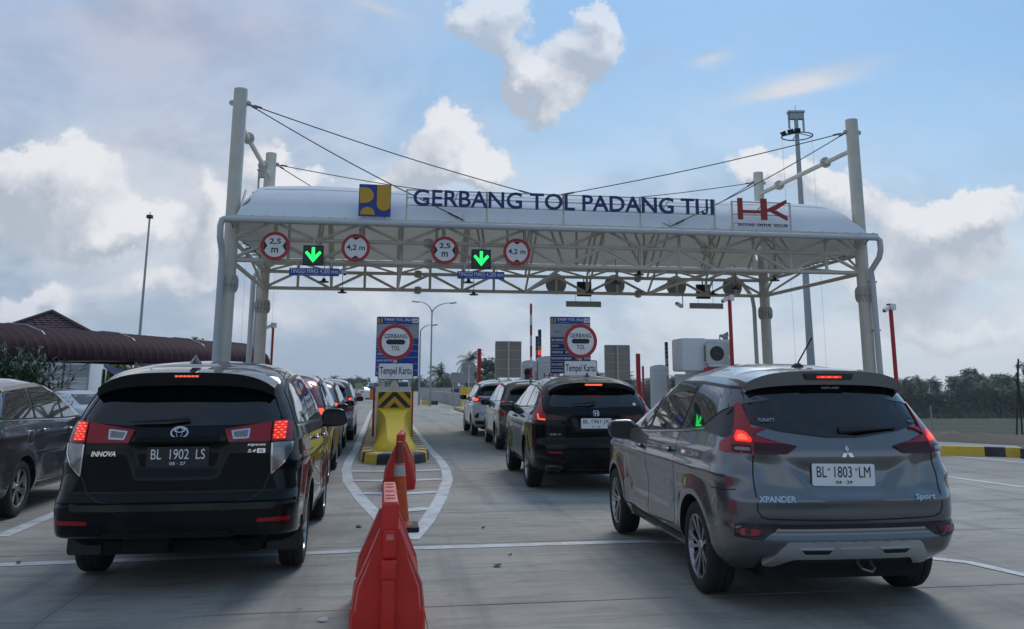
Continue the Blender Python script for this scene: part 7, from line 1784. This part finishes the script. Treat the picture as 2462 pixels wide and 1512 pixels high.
x, z = XZ(1165, 905, 150); plant('leafy_tree', x + 1, 150, lowz, 1.12, 'leafy tree behind the tall red post', None, 3); x, z = XZ(1152, 905, 140); plant('palm_tree', x + 1, 140, lowz, .80, 'drooping palm right of the tall red post', None, 3)
x, z = XZ(1433, 893, 170); plant('palm_tree', x, 170, lowz, .86, 'palm peeping out left of the right grey board back', None, 4)
# thick undergrowth filling the woods: nobody could count it
vs, fs = [], []
def scatter_leaves(x0, x1, y, h0, h1, n, l0):
    for k in range(n):
        x = rnd.uniform(x0, x1); z = lowz + h0 + (h1 - h0) * rnd.random() ** 1.15; yy = y + rnd.uniform(-3, 3); a = rnd.random() * 6.28; l = l0 * rnd.uniform(.5, 1.3); i0 = len(vs); e = rnd.uniform(-.8, .8)
        s = Vector((math.cos(a), math.sin(a) * .4, e)).normalized() * l; q = Vector((-e * .8, rnd.uniform(-.5, .5), 1)).normalized() * l * .6; p = Vector((x, yy, z)); vs.extend([p - s, p + q, p + s, p - q]); fs.append((i0, i0 + 1, i0 + 2, i0 + 3))
scatter_leaves(18, 195, 256, 0, 6.0, 13000, .8); scatter_leaves(-110, 22, 315, 0, 7.6, 13000, 1.0); scatter_leaves(18, 195, 240, 0, 1.4, 1500, .7)
tag(obj('undergrowth', vs, fs, M_LEAF), 'dense dark undergrowth filling the woods', kind='stuff')
# tree tops and hedge behind the vaulted canopy
for (px, py, Y, s, lb) in ((465, 800, 75, .62, 'bright green tree top showing above the vaulted canopy, the larger one'), (372, 806, 78, .60, 'bright green tree top above the canopy near the thin dark pole'), (250, 915, 52, .42, 'green tree behind the wire fence')):
    x, z = XZ(px, py, Y); tm, cr = tree_meshes(int(px), 9.0, 3.0, .40, 1100, M_LEAF2); t = thing('leafy_tree', lb, 'tree', (x, Y, 0)); k = z / 9.2; t.scale = (k * 1.05, k * 1.05, k); link('trunk', tm, t); link('crown', cr, t)
for k in range(5):
    x, z = XZ(215 + k * 20, 905, 56); t = thing('hedge_bush', ['dense green bush behind the wire fence, %s' % q for q in ('first from the office wall', 'second from the office wall', 'third from the office wall', 'fourth from the office wall', 'farthest from the office wall')][k], 'bush', (x, 56, 0), 0, 'bushes behind the wire fence')
    tm, cr = tree_meshes(60 + k, 2.9, 1.5, .28, 700, M_LEAF2); link('trunk', tm, t); link('crown', cr, t)
# oleander-like shrub at the left
x, z = XZ(40, 842, 19); t = thing('leafy_shrub', 'dark green shrub with long narrow leaves in front of the office at the left', 'shrub', (x, 19, 0))
vs, fs, sv, sf = [], [], [], []
for b in range(130):
    az = rnd.random() * 6.28; el = R(rnd.uniform(28, 88)); L_ = rnd.uniform(.8, 1.35); o_ = Vector((rnd.uniform(-.35, .35), rnd.uniform(-.3, .3), .9 + rnd.random() * .2)); d = Vector((math.cos(az) * math.cos(el) * 1.05, math.sin(az) * math.cos(el), math.sin(el)))
    for k in range(16):
        p = o_ + d * L_ * (.15 + .85 * k / 15); a2 = rnd.random() * 6.28; ld = (d * .9 + Vector((math.cos(a2), math.sin(a2), rnd.uniform(-.5, .5)))).normalized(); s = ld.cross(Vector((0, 0, 1))).normalized() * .026; l = rnd.uniform(.20, .34); i0 = len(vs)
        vs += [p, p + ld * l * .5 + s, p + ld * l - Vector((0, 0, .03)), p + ld * l * .5 - s]; fs.append((i0, i0 + 1, i0 + 2, i0 + 3))
obj('foliage', vs, fs, leafmat('shrub_leaf', (.035, .07, .035), (.10, .15, .07)), t)
for k in range(6): tube('stem', (0.05 * k - .12, .03 * (k % 3), 0), (.22 * k - .6, .2 * (k % 2), 1.3), .022, M_TRUNK, t, 6)
# bare sapling stake right of the field
x, z = XZ(2458, 1000, 27); t = thing('wooden_stakes', 'bare wooden stakes at the right picture edge beside the field', 'stake', (x, 27, 0))
for k in range(4): tube('stake', (-.25 + .18 * k, 0, 0), (.05 - .05 * k, 0, 2.3 - .2 * k), .025, M_TRUNK, t, 6)
x, z = XZ(2243, 975, 60); t = thing('field_pole', 'thin pale pole standing in the field', 'pole', (x, 60, lowz)); tube('pole', (0, 0, 0), (-.2, 0, 7.2), .05, M_GALV, t, 8)

# ------------------------------------------------------------------ air between here and the woods
hzm = bpy.data.materials.new('haze_air'); hzm.use_nodes = True; nt_ = hzm.node_tree; nt_.nodes.clear(); o_ = nt_.nodes.new('ShaderNodeOutputMaterial'); pv = nt_.nodes.new('ShaderNodeVolumePrincipled')
pv.inputs['Color'].default_value = (.80, .88, 1.0, 1); pv.inputs['Density'].default_value = 0.00024; pv.inputs['Anisotropy'].default_value = 0.3; nt_.links.new(pv.outputs[0], o_.inputs['Volume'])
x0, x1, y0, y1, z0, z1 = -3100, 3100, -250, 5100, -8.2, 40
x0, x1, y0, y1 = -1520, 1520, -320, 1520
vs = [(x, y, z) for z in (z0, z1) for y in (y0, y1) for x in (x0, x1)]
tag(obj('haze', vs, [(0, 2, 3, 1), (4, 5, 7, 6), (0, 1, 5, 4), (2, 6, 7, 3), (0, 4, 6, 2), (1, 3, 7, 5)], hzm), 'thin pale haze over the whole place', kind='stuff')
